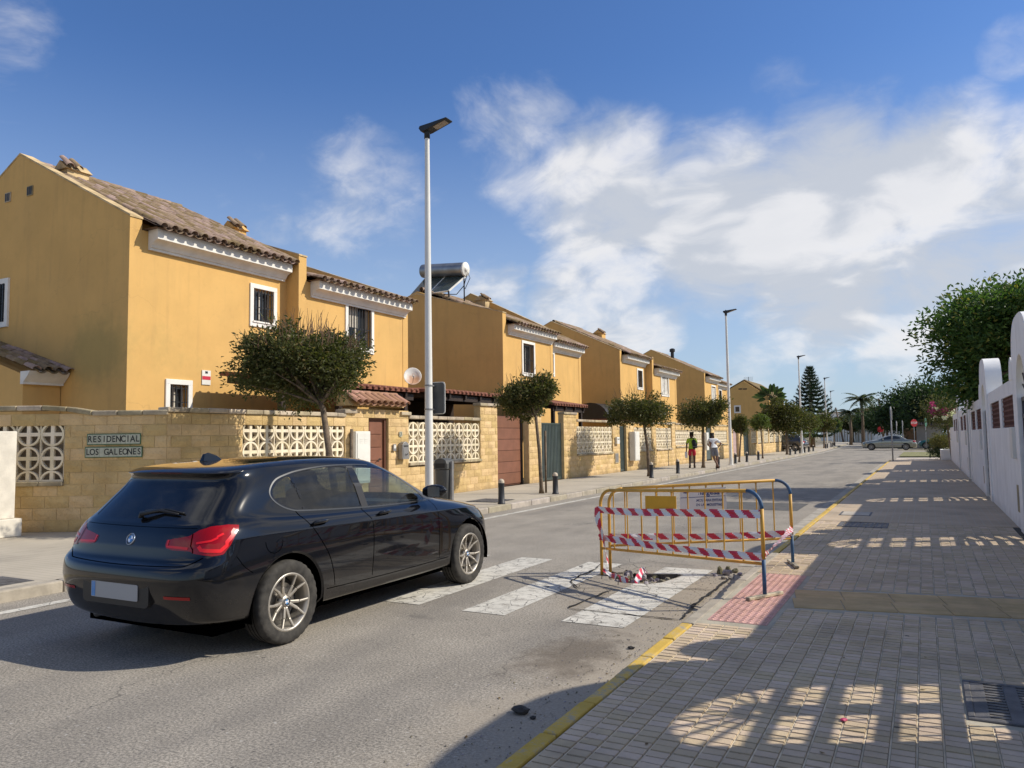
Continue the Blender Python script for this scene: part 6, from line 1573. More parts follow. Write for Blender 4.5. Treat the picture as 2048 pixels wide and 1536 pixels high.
def well(car, x, sg, r, R_):
    b = MB(); n_ = 24; a0, a1 = R(-14), R(194); pr = [(R_, sg * .868), (R_ - .005, sg * .60), (R_ - .02, sg * .46)]
    for k in range(n_ + 1):
        a = a0 + (a1 - a0) * k / n_
        for q, y in pr: b.v.append((x + q * math.cos(a), y, r + q * math.sin(a)))
    for k in range(n_):
        for i in range(2): c = 3 * k + i; b.f.append((c, c + 1, c + 4, c + 3)); b.m.append(0)
    b.f.append(tuple(3 * k + 2 for k in range(n_ + 1))); b.m.append(0)
    b.build('wheel_well', M['seam'], car, smooth=True)
def roundel(parent, mw, r):
    """blue and white quartered badge with a dark ring; local x right, y up, z out"""
    def disc(r0, r1, a0, a1, z, m, nm, par, n_=24):
        b = MB(); k_ = max(3, int(n_ * (a1 - a0) / 6.28))
        for i in range(k_ + 1):
            a = a0 + (a1 - a0) * i / k_; b.v += [(r0 * math.cos(a), r0 * math.sin(a), z), (r1 * math.cos(a), r1 * math.sin(a), z)]
        for i in range(k_): b.f.append((2 * i, 2 * i + 1, 2 * i + 3, 2 * i + 2)); b.m.append(0)
        o = b.build(nm, m, par); return o
    b = MB(); b.lathe([(r, 0), (r, .006), (r * .93, .009), (r * .93, .004)], (0, 0, 0), 28); base = b.build('badge', M['chrome'], parent, smooth=True); base.matrix_local = mw
    disc(r * .60, r * .93, 0, 2 * math.pi, .0045, M['trim_black'], 'ring', base)
    disc(r * .56, r * .61, 0, 2 * math.pi, .0055, M['chrome'], 'inner_ring', base)
    for k in range(4): disc(.0001, r * .57, k * math.pi / 2, (k + 1) * math.pi / 2, .005, M['badge_white'] if k % 2 == 0 else M['badge_blue'], 'quarter', base)
    for ch, a in (('B', 130), ('M', 90), ('W', 50)):
        a = R(a); l = text_mesh(ch, r * .30, M['chrome'], base, Matrix(), ext=.0005); l.matrix_local = Matrix.Translation((r * .765 * math.cos(a), r * .765 * math.sin(a), .0052)) @ Matrix.Rotation(a - math.pi / 2, 4, 'Z')
    return base

def hatchback(lab, loc, rz):
    car = thing('hatchback_car', lab, 'car', loc, rz)
    sh = Shell(CAGE_HATCH, 4, {4: .35, 5: .25, 6: .62, 8: .45, 12: .75})
    AX, FX, WRr = .88, 3.57, .318
    right = lambda c: c.y < -.3; left = lambda c: c.y > .3
    def arch(x): return [(x + .385 * math.cos(a), WRr + .385 * math.sin(a)) for a in [2 * math.pi * k / 48 for k in range(48)]]
    arch_faces = []
    for x in (AX, FX):
        for cnd in (lambda c: c.y < -.45, lambda c: c.y > .45): sh.carve(arch(x), 'side', cnd)
    fw_ = smooth_poly([(1.93, .972), (2.45, .962), (2.82, .962), (2.74, 1.045), (2.53, 1.165), (2.28, 1.268), (2.06, 1.312), (1.845, 1.322), (1.86, 1.25)], 4)
    rw_ = smooth_poly([(1.155, 1.006), (1.81, .977), (1.765, 1.22), (1.735, 1.322), (1.45, 1.322), (1.17, 1.300), (1.08, 1.25), (1.12, 1.12)], 4)
    qw_ = smooth_poly([(.985, 1.030), (1.115, 1.012), (1.09, 1.12), (1.05, 1.245), (1.02, 1.268), (.90, 1.225), (.825, 1.155), (.87, 1.085)], 4)
    gl = []
    for cnd in (right, left):
        gl.append((sh.carve(fw_, 'side', cnd), 'front_window', M['glass_clear'])); gl.append((sh.carve(rw_, 'side', cnd), 'rear_window', M['glass_tint'])); gl.append((sh.carve(qw_, 'side', cnd), 'quarter_window', M['glass_tint']))
    rg = smooth_poly([(-.575, .992), (-.3, .985), (0, .983), (.3, .985), (.575, .992), (.60, 1.03), (.565, 1.18), (.535, 1.262), (.3, 1.268), (0, 1.27), (-.3, 1.268), (-.535, 1.262), (-.565, 1.18), (-.60, 1.03)], 3)
    gl.append((sh.carve(rg, 'rear', lambda c: c.x < .62), 'rear_screen', M['glass_rear']))
    ws = smooth_poly([(-.60, .995), (0, .985), (.60, .995), (.585, 1.12), (.50, 1.26), (0, 1.275), (-.50, 1.26), (-.585, 1.12)], 3)
    gl.append((sh.carve(ws, 'front', lambda c: c.x > 2.3 and c.x < 3.3), 'windscreen', M['glass_clear']))
    TL = [(.525, 0.822), (.535, 0.800), (.60, 0.790), (.79, 0.787), (.80, 0.774), (1.00, 0.755), (1.10, 0.762), (1.165, 0.822), (1.235, 0.927), (1.235, 0.952), (1.13, 0.960), (.98, 0.954), (.86, 0.927), (.765, 0.888), (.62, 0.868), (.54, 0.854)]
    tl = [(sh.carve(TL, 'wrap', lambda c: c.x < .6 and c.y < -.2)), (sh.carve(TL, 'wrap', lambda c: c.x < .6 and c.y > .2))]
    HL = [(4.55, .70), (4.70, .72), (4.80, .735), (4.82, .76), (4.70, .80), (4.55, .80)]
    body = sh.piece(sh.F, 'body', M['paint_black'], car)
    for f, nm, m in gl: sh.piece(f, nm, m, car, -.003)
    for k, f in enumerate(tl):
        t = sh.piece(f, 'tail_light', M['tail_red'], car, .002); sg = -1 if k == 0 else 1
        def wp(u, z):   # point on the skin for unwrapped coordinate u
            best = None
            for i in range(60):
                a = i / 59 * math.pi * .56; d = Vector((math.cos(a), -sg * math.sin(a), 0)); h = sh.bvh.ray_cast(Vector((.75, sg * .3, z)) - d * 2., d)
                if h[0] is not None and h[0].y * sg > .2:
                    e = abs(abs(h[0].y) + h[0].x - u)
                    if best is None or e < best[0]: best = (e, h[0])
            return best[1]
        sh.ribbon([wp(u, z) for u, z in dense([(.57, 0.857), (.555, 0.812), (.77, 0.805)], .025)], .018, .0045, 'light_bar', M['tail_bar'], t)
        sh.ribbon([wp(u, z) for u, z in dense([(.86, 0.822), (.88, 0.797), (1.06, 0.787), (1.12, 0.822), (1.205, 0.927)], .025)], .026, .0045, 'light_bar', M['tail_bar'], t)
        sh.ribbon([wp(u, z) for u, z in dense([(.84, 0.842), (.98, 0.857), (1.10, 0.902)], .025)], .016, .0045, 'light_bar', M['tail_bar'], t)
        sh.ribbon([wp(u, z) for u, z in dense([(.805, 0.774), (.79, 0.822), (.815, 0.904)], .02)], .007, .005, 'lamp_split', M['seam'], t)
    # seams
    for sg in (-1, 1):
        S = lambda pts: [sh.side_pt(p.x, p.y, sg) for p in dense(smooth_poly(pts, 5, False), .03)]
        sh.ribbon(S([(1.81, .965), (1.84, .91), (1.90, .83), (1.915, .6), (1.90, .36)]), .007, .0012, 'door_seam', M['seam'], body)
        sh.ribbon(S([(1.01, 1.01), (1.07, .94), (1.20, .78), (1.32, .62), (1.38, .47), (1.40, .36)]), .007, .0012, 'door_seam', M['seam'], body)
        sh.ribbon(S([(2.93, .945), (2.95, .85), (2.96, .7), (2.97, .5), (2.98, .36)]), .006, .0012, 'door_seam', M['seam'], body)
        sh.ribbon(S([(1.30, .345), (1.9, .335), (2.5, .335), (3.14, .345)]), .006, .0012, 'sill_seam', M['seam'], body)
        sh.ribbon(S([(.36, .735), (.42, .66), (.50, .60)]), .005, .0012, 'bumper_seam', M['seam'], body)
        if sg < 0: sh.ribbon([sh.side_pt(.71 + .085 * math.cos(a), .80 + .085 * math.sin(a), sg) for a in [math.pi * (.98 + 1.04 * k / 20) for k in range(21)]], .005, .0012, 'fuel_flap_seam', M['seam'], body)
        trim = smooth_poly([(2.88, .946), (2.45, .948), (1.9, .958), (1.16, .992), (.975, 1.014), (.845, 1.075), (.80, 1.155), (.885, 1.245), (1.03, 1.29), (1.20, 1.317), (1.5, 1.338), (1.84, 1.338), (2.08, 1.326)], 5, False)
        sh.ribbon([sh.side_pt(p.x, p.y, sg) for p in dense(trim, .03)], .012, .002, 'window_trim', M['trim_black'] if False else simple('dark_chrome', (.10, .10, .10), .3, .8) if 'dark_chrome' not in bpy.data.materials else bpy.data.materials['dark_chrome'], body)
        pill = [Vector(p) for p in ((1.825, .967), (1.915, .963), (1.845, 1.325), (1.755, 1.328))]; q = [sh.side_pt(p.x, p.y, sg, .003) for p in (pill[0], pill[1], pill[1].lerp(pill[2], .5), pill[2], pill[3], pill[3].lerp(pill[0], .5))]
        b = MB(); b.add(q, [(0, 1, 2, 5), (5, 2, 3, 4)]); b.build('door_pillar', simple('pillar', (.03, .028, .027), .35) if 'pillar' not in bpy.data.materials else bpy.data.materials['pillar'], body)
        for x in (1.22, 2.08):
            h0 = sh.side_pt(x, .885, sg, .0); b = MB(); b.tube([sh.side_pt(x - .085, .883, sg, .004), sh.side_pt(x - .07, .885, sg, .030), sh.side_pt(x + .06, .888, sg, .034), sh.side_pt(x + .09, .888, sg, .006)], [.009, .016, .016, .008], 10); b.build('door_handle', M['paint_black'], body, smooth=True)
            b = MB(); b.lathe([(.001, 0), (.055, -.0)], (0, 0, 0), 20, 'Y'); hc = b.build('handle_cup', M['seam'], body); hc.location = sh.side_pt(x, .876, sg, .002); hc.scale = (1.15, 1, .5)
        # mirror
        b = MB(); o_ = len(b.v)
        for i in range(7):
            t_ = i / 6; cx_ = 2.80 + .02 * t_; y_ = (.80 + .25 * t_) * sg; s_ = (.055, .085, .095, .097, .092, .075, .03)[i]
            for k in range(12): a = 2 * math.pi * k / 12; b.v.append((cx_ + (.075 if math.cos(a) > 0 else .045) * math.cos(a) * (s_ / .095) + .03 * t_ * 0, y_, 1.035 + .01 * t_ + s_ * .68 * math.sin(a)))
        for i in range(6):
            for k in range(12): a, c = i * 12 + k, i * 12 + (k + 1) % 12; b.f.append((a, c, c + 12, a + 12)); b.m.append(0)
        b.f.append(tuple(72 + k for k in range(12))); b.m.append(0); mr = b.build('mirror', M['paint_black'], car, smooth=True)
        b = MB(); b.add([(2.752, (.88) * sg, .985), (2.752, 1.02 * sg, .99), (2.752, 1.02 * sg, 1.085), (2.752, .88 * sg, 1.085)], [(0, 1, 2, 3)]); b.build('mirror_glass', M['chrome'], mr)
        b = MB(); b.tube([(2.875, .90 * sg, 1.03), (2.87, 1.0 * sg, 1.032), (2.83, 1.045 * sg, 1.035)], .009, 8); b.build('indicator', M['lamp_clear'], mr, smooth=True)
        # head lamp block, wheel wells
        b = MB(); pts = [(u, z) for u, z in ((3.80, .775), (4.02, .70), (4.16, .665), (4.17, .73), (4.05, .79), (3.86, .82))]
        q = [sh.bvh.find_nearest(Vector((x, sg * (.80 if x < 3.95 else .70 if x < 4.1 else .62), z))) for x, z in pts]; b.add([p[0] + p[1] * .004 for p in q], [tuple(range(6))]); b.build('head_light', M['lamp_clear'], car)
        for x in (AX, FX):
            well(car, x, sg, WRr, .383)
            b = MB(); rg_ = []
            for k in range(33):
                a = R(-12) + R(204) * k / 32; ca, sa = math.cos(a), math.sin(a); p = sh.side_pt(x + .388 * ca, WRr + .388 * sa, sg, .0); rg_.append((p, Vector((x + .372 * ca, p.y - sg * .012, WRr + .372 * sa))))
            for p, q_ in rg_: b.v += [tuple(p + Vector((0, sg * .002, 0))), tuple(q_)]
            for k in range(32): b.f.append((2 * k, 2 * k + 1, 2 * k + 3, 2 * k + 2)); b.m.append(0)
            b.build('arch_lip', M['paint_black'], body, smooth=True)
            e, hub, so_ = wheel(car, x, sg, WRr, y=.772)
            cap = bpy.data.objects.new('c', None)
            roundel(hub, Matrix.Translation((0, so_ * .62 + sg * .001, 0)) @ (Matrix.Rotation(R(90), 4, 'X') if sg < 0 else Matrix.Rotation(R(-90), 4, 'X')) @ Matrix.Rotation(R(-20), 4, 'Z'), .033); bpy.data.objects.remove(cap)
    # rear: lid seam, plate, badge, wiper, fin, reflectors, exhaust
    Rr = lambda pts: [sh.rear_pt(p.x, p.y) for p in dense(smooth_poly(pts, 5, False), .03)]
    sh.ribbon(Rr([(-.74, .745), (-.66, .70), (-.55, .685), (0, .675), (.55, .685), (.66, .70), (.74, .745)]), .008, .0012, 'lid_seam', M['seam'], body)
    sh.ribbon(Rr([(-.62, .94), (0, .935), (.62, .94)]), .004, .0010, 'lid_crease', M['seam'], body)
    p0 = sh.rear_pt(0, .48)
    b = MB(); b.prism(rrect(.74, .20, .04), lambda a, z, u: (u, a, z + .49), p0.x - .006, p0.x + .05); b.build('plate_recess', M['trim_black'], body)
    b = MB(); b.prism(rrect(.52, .115, .01), lambda a, z, u: (u, a, z + .49), p0.x - .014, p0.x - .008); b.build('number_plate', M['plate'], car)
    b = MB(); b.box(p0.x - .0155, .212, .437, p0.x - .0145, .255, .543); b.build('plate_band', M['badge_blue'], car)
    hb = sh.bvh.ray_cast(Vector((-3, 0, .845)), Vector((1, 0, 0))); nn = hb[1]; zz = nn; xx = Vector((0, -1, 0)); yy = zz.cross(xx)
    mb = Matrix(((xx.x, yy.x, zz.x, hb[0].x), (xx.y, yy.y, zz.y, hb[0].y), (xx.z, yy.z, zz.z, hb[0].z), (0, 0, 0, 1)))
    roundel(car, mb, .044)
    for sg in (-1, 1):
        sh.ribbon([sh.rear_pt(sg * y, .475 - .0 * y) for y in [.50 + .03 * k for k in range(8)]], .022, .004, 'reflector', M['tail_red'], body)
    b = MB(); hp = [sh.rear_pt(0, .985, .012), sh.rear_pt(0, 1.0, .035), sh.rear_pt(-.16, 1.035, .022), sh.rear_pt(-.36, 1.02, .012)]; b.tube(hp, [.024, .02, .012, .007], 8); b.tube([sh.rear_pt(.02, 1.035, .012), sh.rear_pt(-.2, 1.05, .010), sh.rear_pt(-.40, 1.03, .008)], .008, 6); b.build('rear_wiper', M['trim_black'], car, smooth=True)
    tp = sh.bvh.ray_cast(Vector((.86, 0, 3)), Vector((0, 0, -1)))[0]; b = MB()
    fp = [(-.10, -.01), (-.075, .055), (-.03, .066), (.04, .045), (.11, .0), (.12, -.01)]
    for sgn in (0,): b.prism(fp, lambda a, z, u: (tp.x + a, u * (1 - max(0, z) * 9), tp.z + z), -.026, .026)
    fn_ = b.build('roof_antenna', M['paint_black'], car, smooth=False); bevel(fn_, .008, 2)
    sh.ribbon([sh.rear_pt(y, 1.322) for y in [-.18 + .03 * k for k in range(13)]], .016, .004, 'brake_lamp', simple('lamp_dim', (.10, .004, .006), .15, 0, 1.), body)
    b = MB(); b.tube([(.40, .48, .25), (.20, .48, .25)], .030, 12); b.build('exhaust', M['disc'], car, smooth=True)
    b = MB(); b.box(.3, -.7, .17, 4.0, .7, .24); b.build('underbody', M['seam'], car)
    # cabin
    b = MB(); b.box(.55, -.62, .45, 3.0, .62, .5); b.box(2.72, -.66, .5, 3.05, .66, .93); b.box(.42, -.60, .55, .7, .60, .93); b.build('cabin_floor', M['interior'], car)
    for y in (-.36, .36):
        b = MB(); b.box(1.75, y - .24, .5, 2.3, y + .24, .62); sb = b.build('seat', M['interior'], car); bevel(sb, .04, 3)
        b = MB(); b.obox((1.76, y, .6), (1.60, y, 1.13), .46, .13, (1, 0, 0)); bevel(b.build('seat_back', M['interior'], car), .05, 3)
        b = MB(); b.lathe([(.001, -.12), (.085, -.11), (.10, -.06), (.10, .06), (.085, .11), (.001, .12)], (0, 0, 0), 14, 'Y'); hd = b.build('headrest', M['interior'], car, smooth=True); hd.location = (1.57, y, 1.21); hd.scale = (.55, 1.05, .95)
        b = MB(); b.lathe([(.001, -.12), (.08, -.11), (.09, 0), (.08, .11), (.001, .12)], (0, 0, 0), 12, 'Y'); hd = b.build('headrest', M['interior'], car, smooth=True); hd.location = (.80, y, 1.10); hd.scale = (.55, .95, .75)
    b = MB(); b.obox((.95, 0, .5), (.80, 0, 1.04), 1.15, .14, (1, 0, 0)); bevel(b.build('rear_bench', M['interior'], car), .04, 2)
    b = MB(); pts = [(2.45 + .06 * math.cos(a) * 0, .36 + .18 * math.cos(a), .93 + .17 * math.sin(a)) for a in [2 * math.pi * k / 20 for k in range(21)]]; b.tube([(p[0] + (p[2] - .93) * -.3, p[1], p[2]) for p in pts], .014, 6); b.build('steering_wheel', M['interior'], car)
    return car
CAR_RZ = R(90.3)
_w = onz(577, 1288, 0); _f = Vector((math.cos(CAR_RZ), math.sin(CAR_RZ), 0)); _l = Vector((-_f.y, _f.x, 0)); _cp = _w + _l * .86 - _f * .88
hatchback('black five-door hatchback driving away past the zebra crossing', (_cp.x, _cp.y, 0.0), CAR_RZ)

# ---- simpler background cars share the shell
def small_car(name, lab, loc, rz, cage, paint, win, L_scale=1., wheels=(.88, 3.57), wr=.30, lights='clear'):
    car = thing(name, lab, 'car', loc, rz); sh = Shell(cage, 3, {6: .4, 8: .4})
    for x in wheels:
        a_ = [(x + .36 * math.cos(2 * math.pi * k / 32), wr + .36 * math.sin(2 * math.pi * k / 32)) for k in range(32)]
        for cnd in (lambda c: c.y < -.4, lambda c: c.y > .4): sh.carve(a_, 'side', cnd)
    gl = []
    for cnd in (lambda c: c.y < -.3, lambda c: c.y > .3):
        for pl in win: gl.append((sh.carve(smooth_poly(pl, 3), 'side', cnd), 'side_window', M['glass_dark']))
    zt = max(p[2] for p in cage[11]); zb = cage[9][0][2]
    gl.append((sh.carve([(-.58, zb), (.58, zb), (.50, zt - .03), (-.50, zt - .03)], 'rear', lambda c: c.x < 1.6), 'rear_screen', M['glass_dark'])); gl.append((sh.carve([(-.60, 1.0), (.60, 1.0), (.50, zt - .04), (-.50, zt - .04)], 'front', lambda c: c.x > 2.2 and c.z > .99), 'windscreen', M['glass_dark']))
    tl = [sh.carve([(.62, .72), (1.25, .74), (1.22, .90), (.68, .88)], 'wrap', (lambda c: c.x < .6 and c.y < -.2) if k else (lambda c: c.x < .6 and c.y > .2)) for k in (0, 1)]
    body = sh.piece(sh.F, 'body', paint, car)
    for f, nm, m in gl: sh.piece(f, nm, m, car, -.003)
    for f in tl: sh.piece(f, 'tail_light', M['tail_red'], car, .002)
    for sg in (-1, 1):
        for x in ((1.30, 1.92, 2.95)): sh.ribbon([sh.side_pt(x + .02 * math.sin(k), .35 + .6 * k / 12, sg) for k in range(13)], .010, .0015, 'door_seam', M['seam'], body)
        sh.ribbon([sh.side_pt(.5 + .15 * k, .52, sg) for k in range(4, 19)], .05, .006, 'side_moulding', M['sign_grey'], body)
        for x in wheels:
            well(car, x, sg, wr, .355)
            wheel(car, x, sg, wr, detail=False, y=.77, rimr=.20)
        b = MB(); b.lathe([(.001, -.1), (.06, -.09), (.075, 0), (.06, .09), (.001, .1)], (0, 0, 0), 10, 'Y'); m_ = b.build('mirror', paint, car, smooth=True); m_.location = (2.85, sg * .92, 1.0)
        q = sh.bvh.find_nearest(Vector((4.08, sg * .66, .70))); b = MB(); b.lathe([(.001, 0), (.09, 0), (.1, -.03)], (0, 0, 0), 12); h_ = b.build('head_light', M['lamp_clear'], car, smooth=True); h_.location = q[0] + q[1] * .006; h_.rotation_euler = q[1].to_track_quat('Z', 'Y').to_euler()
    p0 = sh.rear_pt(0, .80); b = MB(); b.box(p0.x - .02, -.26, .76, p0.x - .005, .26, .88); b.build('number_plate', M['plate'], car)
    b = MB(); b.box(.4, -.65, .17, 3.9, .65, .25); b.build('underbody', M['seam'], car)
    return car
def sedan_fn(i, j, x, y, z):
    # lower, longer tail with a boot deck: push the rear glass forward
    if i >= 8:
        f = max(0., min(1., (2.0 - x) / 1.75)); sh_ = {8: .42, 9: .52, 10: .62, 11: .72, 12: .95, 13: .80, 14: .45, 15: .1}[i]
        x = x + f * sh_
        if i <= 9 and j <= 4: z = z - .01
    s_ = 4.75 / 4.32
    if z > 1.0: z = 1.0 + (z - 1.0) * .96
    return (x * s_, y, z)
SED = mod_cage(CAGE_HATCH, sedan_fn)
sw1 = [(2.15, 1.01), (3.02, .995), (2.82, 1.10), (2.52, 1.23), (2.28, 1.29), (2.08, 1.295)]; sw2 = [(1.40, 1.04), (2.08, 1.012), (2.02, 1.29), (1.75, 1.29), (1.52, 1.22)]
M['paint_silver'] = car_paint('paint_silver', (.30, .31, .27), .25, metal=.5); M['paint_grey'] = car_paint('paint_grey', (.07, .075, .085), .3, metal=.3); M['paint_teal'] = car_paint('paint_teal', (.02, .12, .12), .3)
small_car('saloon_car', 'silver-green saloon crossing the junction at the street end', (-.55, 80.0, .0), R(180), SED, M['paint_silver'], [sw1, sw2], wheels=(.97, 3.85), wr=.31)
hw1 = [(1.93, 1.01), (2.78, .995), (2.52, 1.17), (2.25, 1.27), (1.86, 1.31)]; hw2 = [(1.0, 1.07), (1.80, 1.01), (1.74, 1.31), (1.2, 1.29), (.90, 1.2)]
cy0 = 66.5
small_car('parked_car', 'dark grey hatchback parked in a driveway behind the left pavement', (-9.0, 71.5, .12), R(172), CAGE_HATCH, M['paint_grey'], [hw1, hw2], wr=.31)
pt = onz(1866, 884, 0)
small_car('parked_car', 'teal car half hidden by the bushes near the stop sign', (ony(1937, 880, 86).x, 86, 0), R(176), CAGE_HATCH, M['paint_teal'], [hw1, hw2], wr=.31)
# ================================================================ BARRIERS AND TAPE
def _chip(T, c, pos, bs):
    n_ = T.noise(pos, 16, 6, .7); return T.mix(T.rng(n_, .66, .72), c, (.16, .085, .045))
M['bar_yellow'] = mat('barrier_yellow', (.62, .34, .055), .5, .12, 6, extra=_chip, spec=.4)
M['bar_blue'] = mat('barrier_blue', (.045, .105, .20), .55, .3, 9, extra=_chip, spec=.4)
M['bar_grey'] = mat('barrier_foot', (.10, .09, .08), .7, .5, 12, c2=(.42, .36, .25))
M['tape_red'] = simple('tape_red', (.62, .02, .05), .35, 0, .3); M['tape_white'] = simple('tape_white', (.78, .76, .74), .35, 0, .3)
for m_ in (M['tape_red'], M['tape_white']): m_.node_tree.nodes['Principled BSDF'].inputs['Transmission Weight'].default_value = 0.
def barrier(lab, A, B, H_, feet, n_bars):
    A, B = Vector(A), Vector(B); t = thing('barrier', lab, 'barrier', group='yellow pedestrian barriers round the hole'); L = (B - A).length; r = .16
    P = lambda u, z: A + (B - A) * (u / L) + Vector((0, 0, z))
    arc0 = [P(r - r * math.cos(a), H_ - r + r * math.sin(a)) for a in [math.pi / 2 * k / 8 for k in range(9)]]; arc1 = [P(L - r + r * math.sin(a), H_ - r + r * math.cos(a)) for a in [math.pi / 2 * k / 8 for k in range(9)]]
    b = MB(); b.tube([P(0, .0), P(0, .3)] + arc0, .0175, 12); b.build('left_leg', M['bar_yellow'], t, smooth=True)
    b = MB(); b.tube([arc0[-1], P(L * .3, H_), P(L * .6, H_), arc1[0]], .0175, 12); b.build('top_rail', M['bar_yellow'], t, smooth=True)
    b = MB(); b.tube(arc1, .0178, 12); b.build('corner', M['bar_blue'], t, smooth=True)
    b = MB(); b.tube([arc1[-1], P(L, .34)], .0175, 12); b.build('right_leg', M['bar_yellow'], t, smooth=True)
    b = MB(); b.tube([P(L, .34), P(L, .0)], .0178, 12); b.build('right_leg', M['bar_blue'], t, smooth=True)
    b = MB(); b.tube([P(0, .30), P(L, .30)], .014, 10); b.build('lower_rail', M['bar_yellow'], t, smooth=True)
    for k in range(n_bars):
        u = L * (k + 1) / (n_bars + 1); b = MB(); b.tube([P(u, .30), P(u, .33), P(u, H_ - .04), P(u, H_ - .005)], [.013, .0075, .0075, .013], 8); b.build('bar', M['bar_yellow'], t, smooth=True)
    d = (B - A).normalized(); s = Vector((-d.y, d.x, 0)).normalized()
    for u, on in ((0, feet[0]), (L, feet[1])):
        if on:
            b = MB(); p = P(u, .02); b.obox(p - s * .24, p + s * .24, .045, .03); bevel(b.build('foot', M['bar_grey'], t), .006, 1)
    return P, L, s, t
A1, B1 = onz(1204, 1150, 0), onz(1530, 1196, PR); B1.z = PR
A2, B2 = onz(1207, 1146, 0), onz(1586, 1131, PR); B2.z = PR
P1, L1, S1, T1 = barrier('nearer yellow crowd barrier with an orange blank plate, beside the pothole', A1 + Vector((0, 0, .0)), B1, .95, (0, 1), 9)
P2, L2, S2, T2 = barrier('rear yellow crowd barrier carrying the white company notice', A2 + Vector((.05, .09, 0)), B2, .95, (0, 1), 10)
q = lambda P, u, z, s, o: P(u, z) + s * o
b = MB(); c_ = [P1(L1 * .335, .755), P1(L1 * .535, .755), P1(L1 * .535, .895), P1(L1 * .335, .895)]; b.add([v - S1 * .012 for v in c_] + [v - S1 * .016 for v in c_], [(0, 1, 2, 3), (7, 6, 5, 4), (0, 4, 5, 1), (1, 5, 6, 2), (2, 6, 7, 3), (3, 7, 4, 0)]); b.build('blank_plate', mat('plate_orange', (.72, .37, .03), .6, .08), T1)
# notice board on the rear barrier: faces the camera
u0, u1 = L2 * .40, L2 * .655; c_ = [P2(u0, .665), P2(u1, .665), P2(u1, .905), P2(u0, .905)]; b = MB(); b.add([v - S2 * .014 for v in c_] + [v - S2 * .018 for v in c_], [(0, 1, 2, 3), (7, 6, 5, 4), (0, 4, 5, 1), (1, 5, 6, 2), (2, 6, 7, 3), (3, 7, 4, 0)]); nb = b.build('notice_board', M['white_metal'], T2)
M['ink_blue'] = simple('print_blue', (.01, .04, .18), .5); d2 = (P2(1, 0) - P2(0, 0)).normalized(); d2h = Vector((d2.x, d2.y, 0)).normalized()
pc = lambda u, z: P2(u, z) - S2 * .0195
text_mesh('Emalgesa', .085, M['ink_blue'], nb, face_mat(pc((u0 + u1) / 2 + .03, .858), d2), ext=.0004, sx=1.0)
text_mesh('TRABAJAMOS PARA EVITAR', .040, M['ink_blue'], nb, face_mat(pc((u0 + u1) / 2, .768), d2), ext=.0004, sx=.86)
text_mesh('DISCULPEN LAS MOLESTIAS', .040, M['ink_blue'], nb, face_mat(pc((u0 + u1) / 2, .718), d2), ext=.0004, sx=.86)
b = MB(); k_ = [pc(u0 + .03, .863), pc(u0 + .075, .878), pc(u0 + .10, .853), pc(u0 + .06, .856)]; b.add(k_, [(0, 1, 2, 3)]); b.build('emblem', M['ink_blue'], nb)
b = MB(); k_ = [pc(u0 + .01, .805), pc(u1 - .01, .805), pc(u1 - .01, .811), pc(u0 + .01, .811)]; b.add(k_, [(0, 1, 2, 3)]); b.build('rule', M['ink_blue'], nb)
def tape(lab, pts, w=.075, upv=(0, 0, 1), twist=0., sag=0., seed=1, period=.19):
    rr = random.Random(seed); P = [Vector(p) for p in pts]; D = []
    for a, c in zip(P, P[1:]):
        k = max(2, int((c - a).length / .016))
        for i in range(k): t = i / k; D.append(a.lerp(c, t) + Vector((0, 0, -sag * 4 * t * (1 - t))))
    D.append(P[-1]); b = MB(); n_ = len(D); s = 0; S = []
    for i in range(n_):
        if i: s += (D[i] - D[i - 1]).length
        S.append(s)
    rows = 5
    for i, p in enumerate(D):
        d = (D[min(i + 1, n_ - 1)] - D[max(i - 1, 0)]).normalized(); u = Vector(upv); u = (u - d * u.dot(d)).normalized(); n2 = d.cross(u); a = twist * S[i] + .25 * math.sin(S[i] * 5 + seed); v = u * math.cos(a) + n2 * math.sin(a)
        for j in range(rows + 1):
            q_ = j / rows - .5; b.v.append(tuple(p + v * w * q_ + n2 * (.006 * math.sin(S[i] * 23 + j * 1.7 + seed) + .004 * math.sin(S[i] * 41 + seed))))
    for i in range(n_ - 1):
        for j in range(rows):
            a = i * (rows + 1) + j; ph = (S[i] + (j / rows) * .085) / period
            b.f.append((a, a + rows + 1, a + rows + 2, a + 1)); b.m.append(0 if (ph % 1) < .5 else 1)
    o = b.build('warning_tape', [M['tape_red'], M['tape_white']], smooth=True, fix=False); return tag(o, lab, 'tape', 'red and white warning tape on the barriers')
f1 = lambda u, z, o=-.03: P1(u * L1, z) + S1 * o
f2 = lambda u, z, o=-.03: P2(u * L2, z) + S2 * o
tape('upper red and white tape stretched across the nearer barrier', [f1(-.01, .735), f1(.25, .722), f1(.5, .733), f1(.75, .74), f1(1.0, .745)], .075, seed=1, sag=.004)
tape('lower red and white tape across the foot of the nearer barrier', [f1(.0, .43), f1(.3, .395), f1(.6, .372), f1(1.0, .365)], .07, seed=2, sag=.006)
tape('red and white tape along the lower part of the rear barrier', [f2(.0, .41), f2(.3, .385), f2(.6, .362), f2(1.0, .36)], .07, seed=3, sag=.005)
tape('short tape joining the two barriers at the pavement', [f1(1.0, .36), f1(1.0, .36).lerp(f2(1.0, .40), .5), f2(1.0, .42)], .06, seed=4, sag=.01, twist=1.2, period=.07)
tape('loose tape hanging down from the left barrier corner', [f1(-.01, .76), f1(.0, .62, -.05), f1(.03, .46, -.04), f1(.06, .32, -.06), f1(.075, .14, -.05)], .065, upv=(1, 0, 0), seed=5, twist=2.)
g_ = lambda x, y, z=.012: onz(x, y, 0) + Vector((0, 0, z))
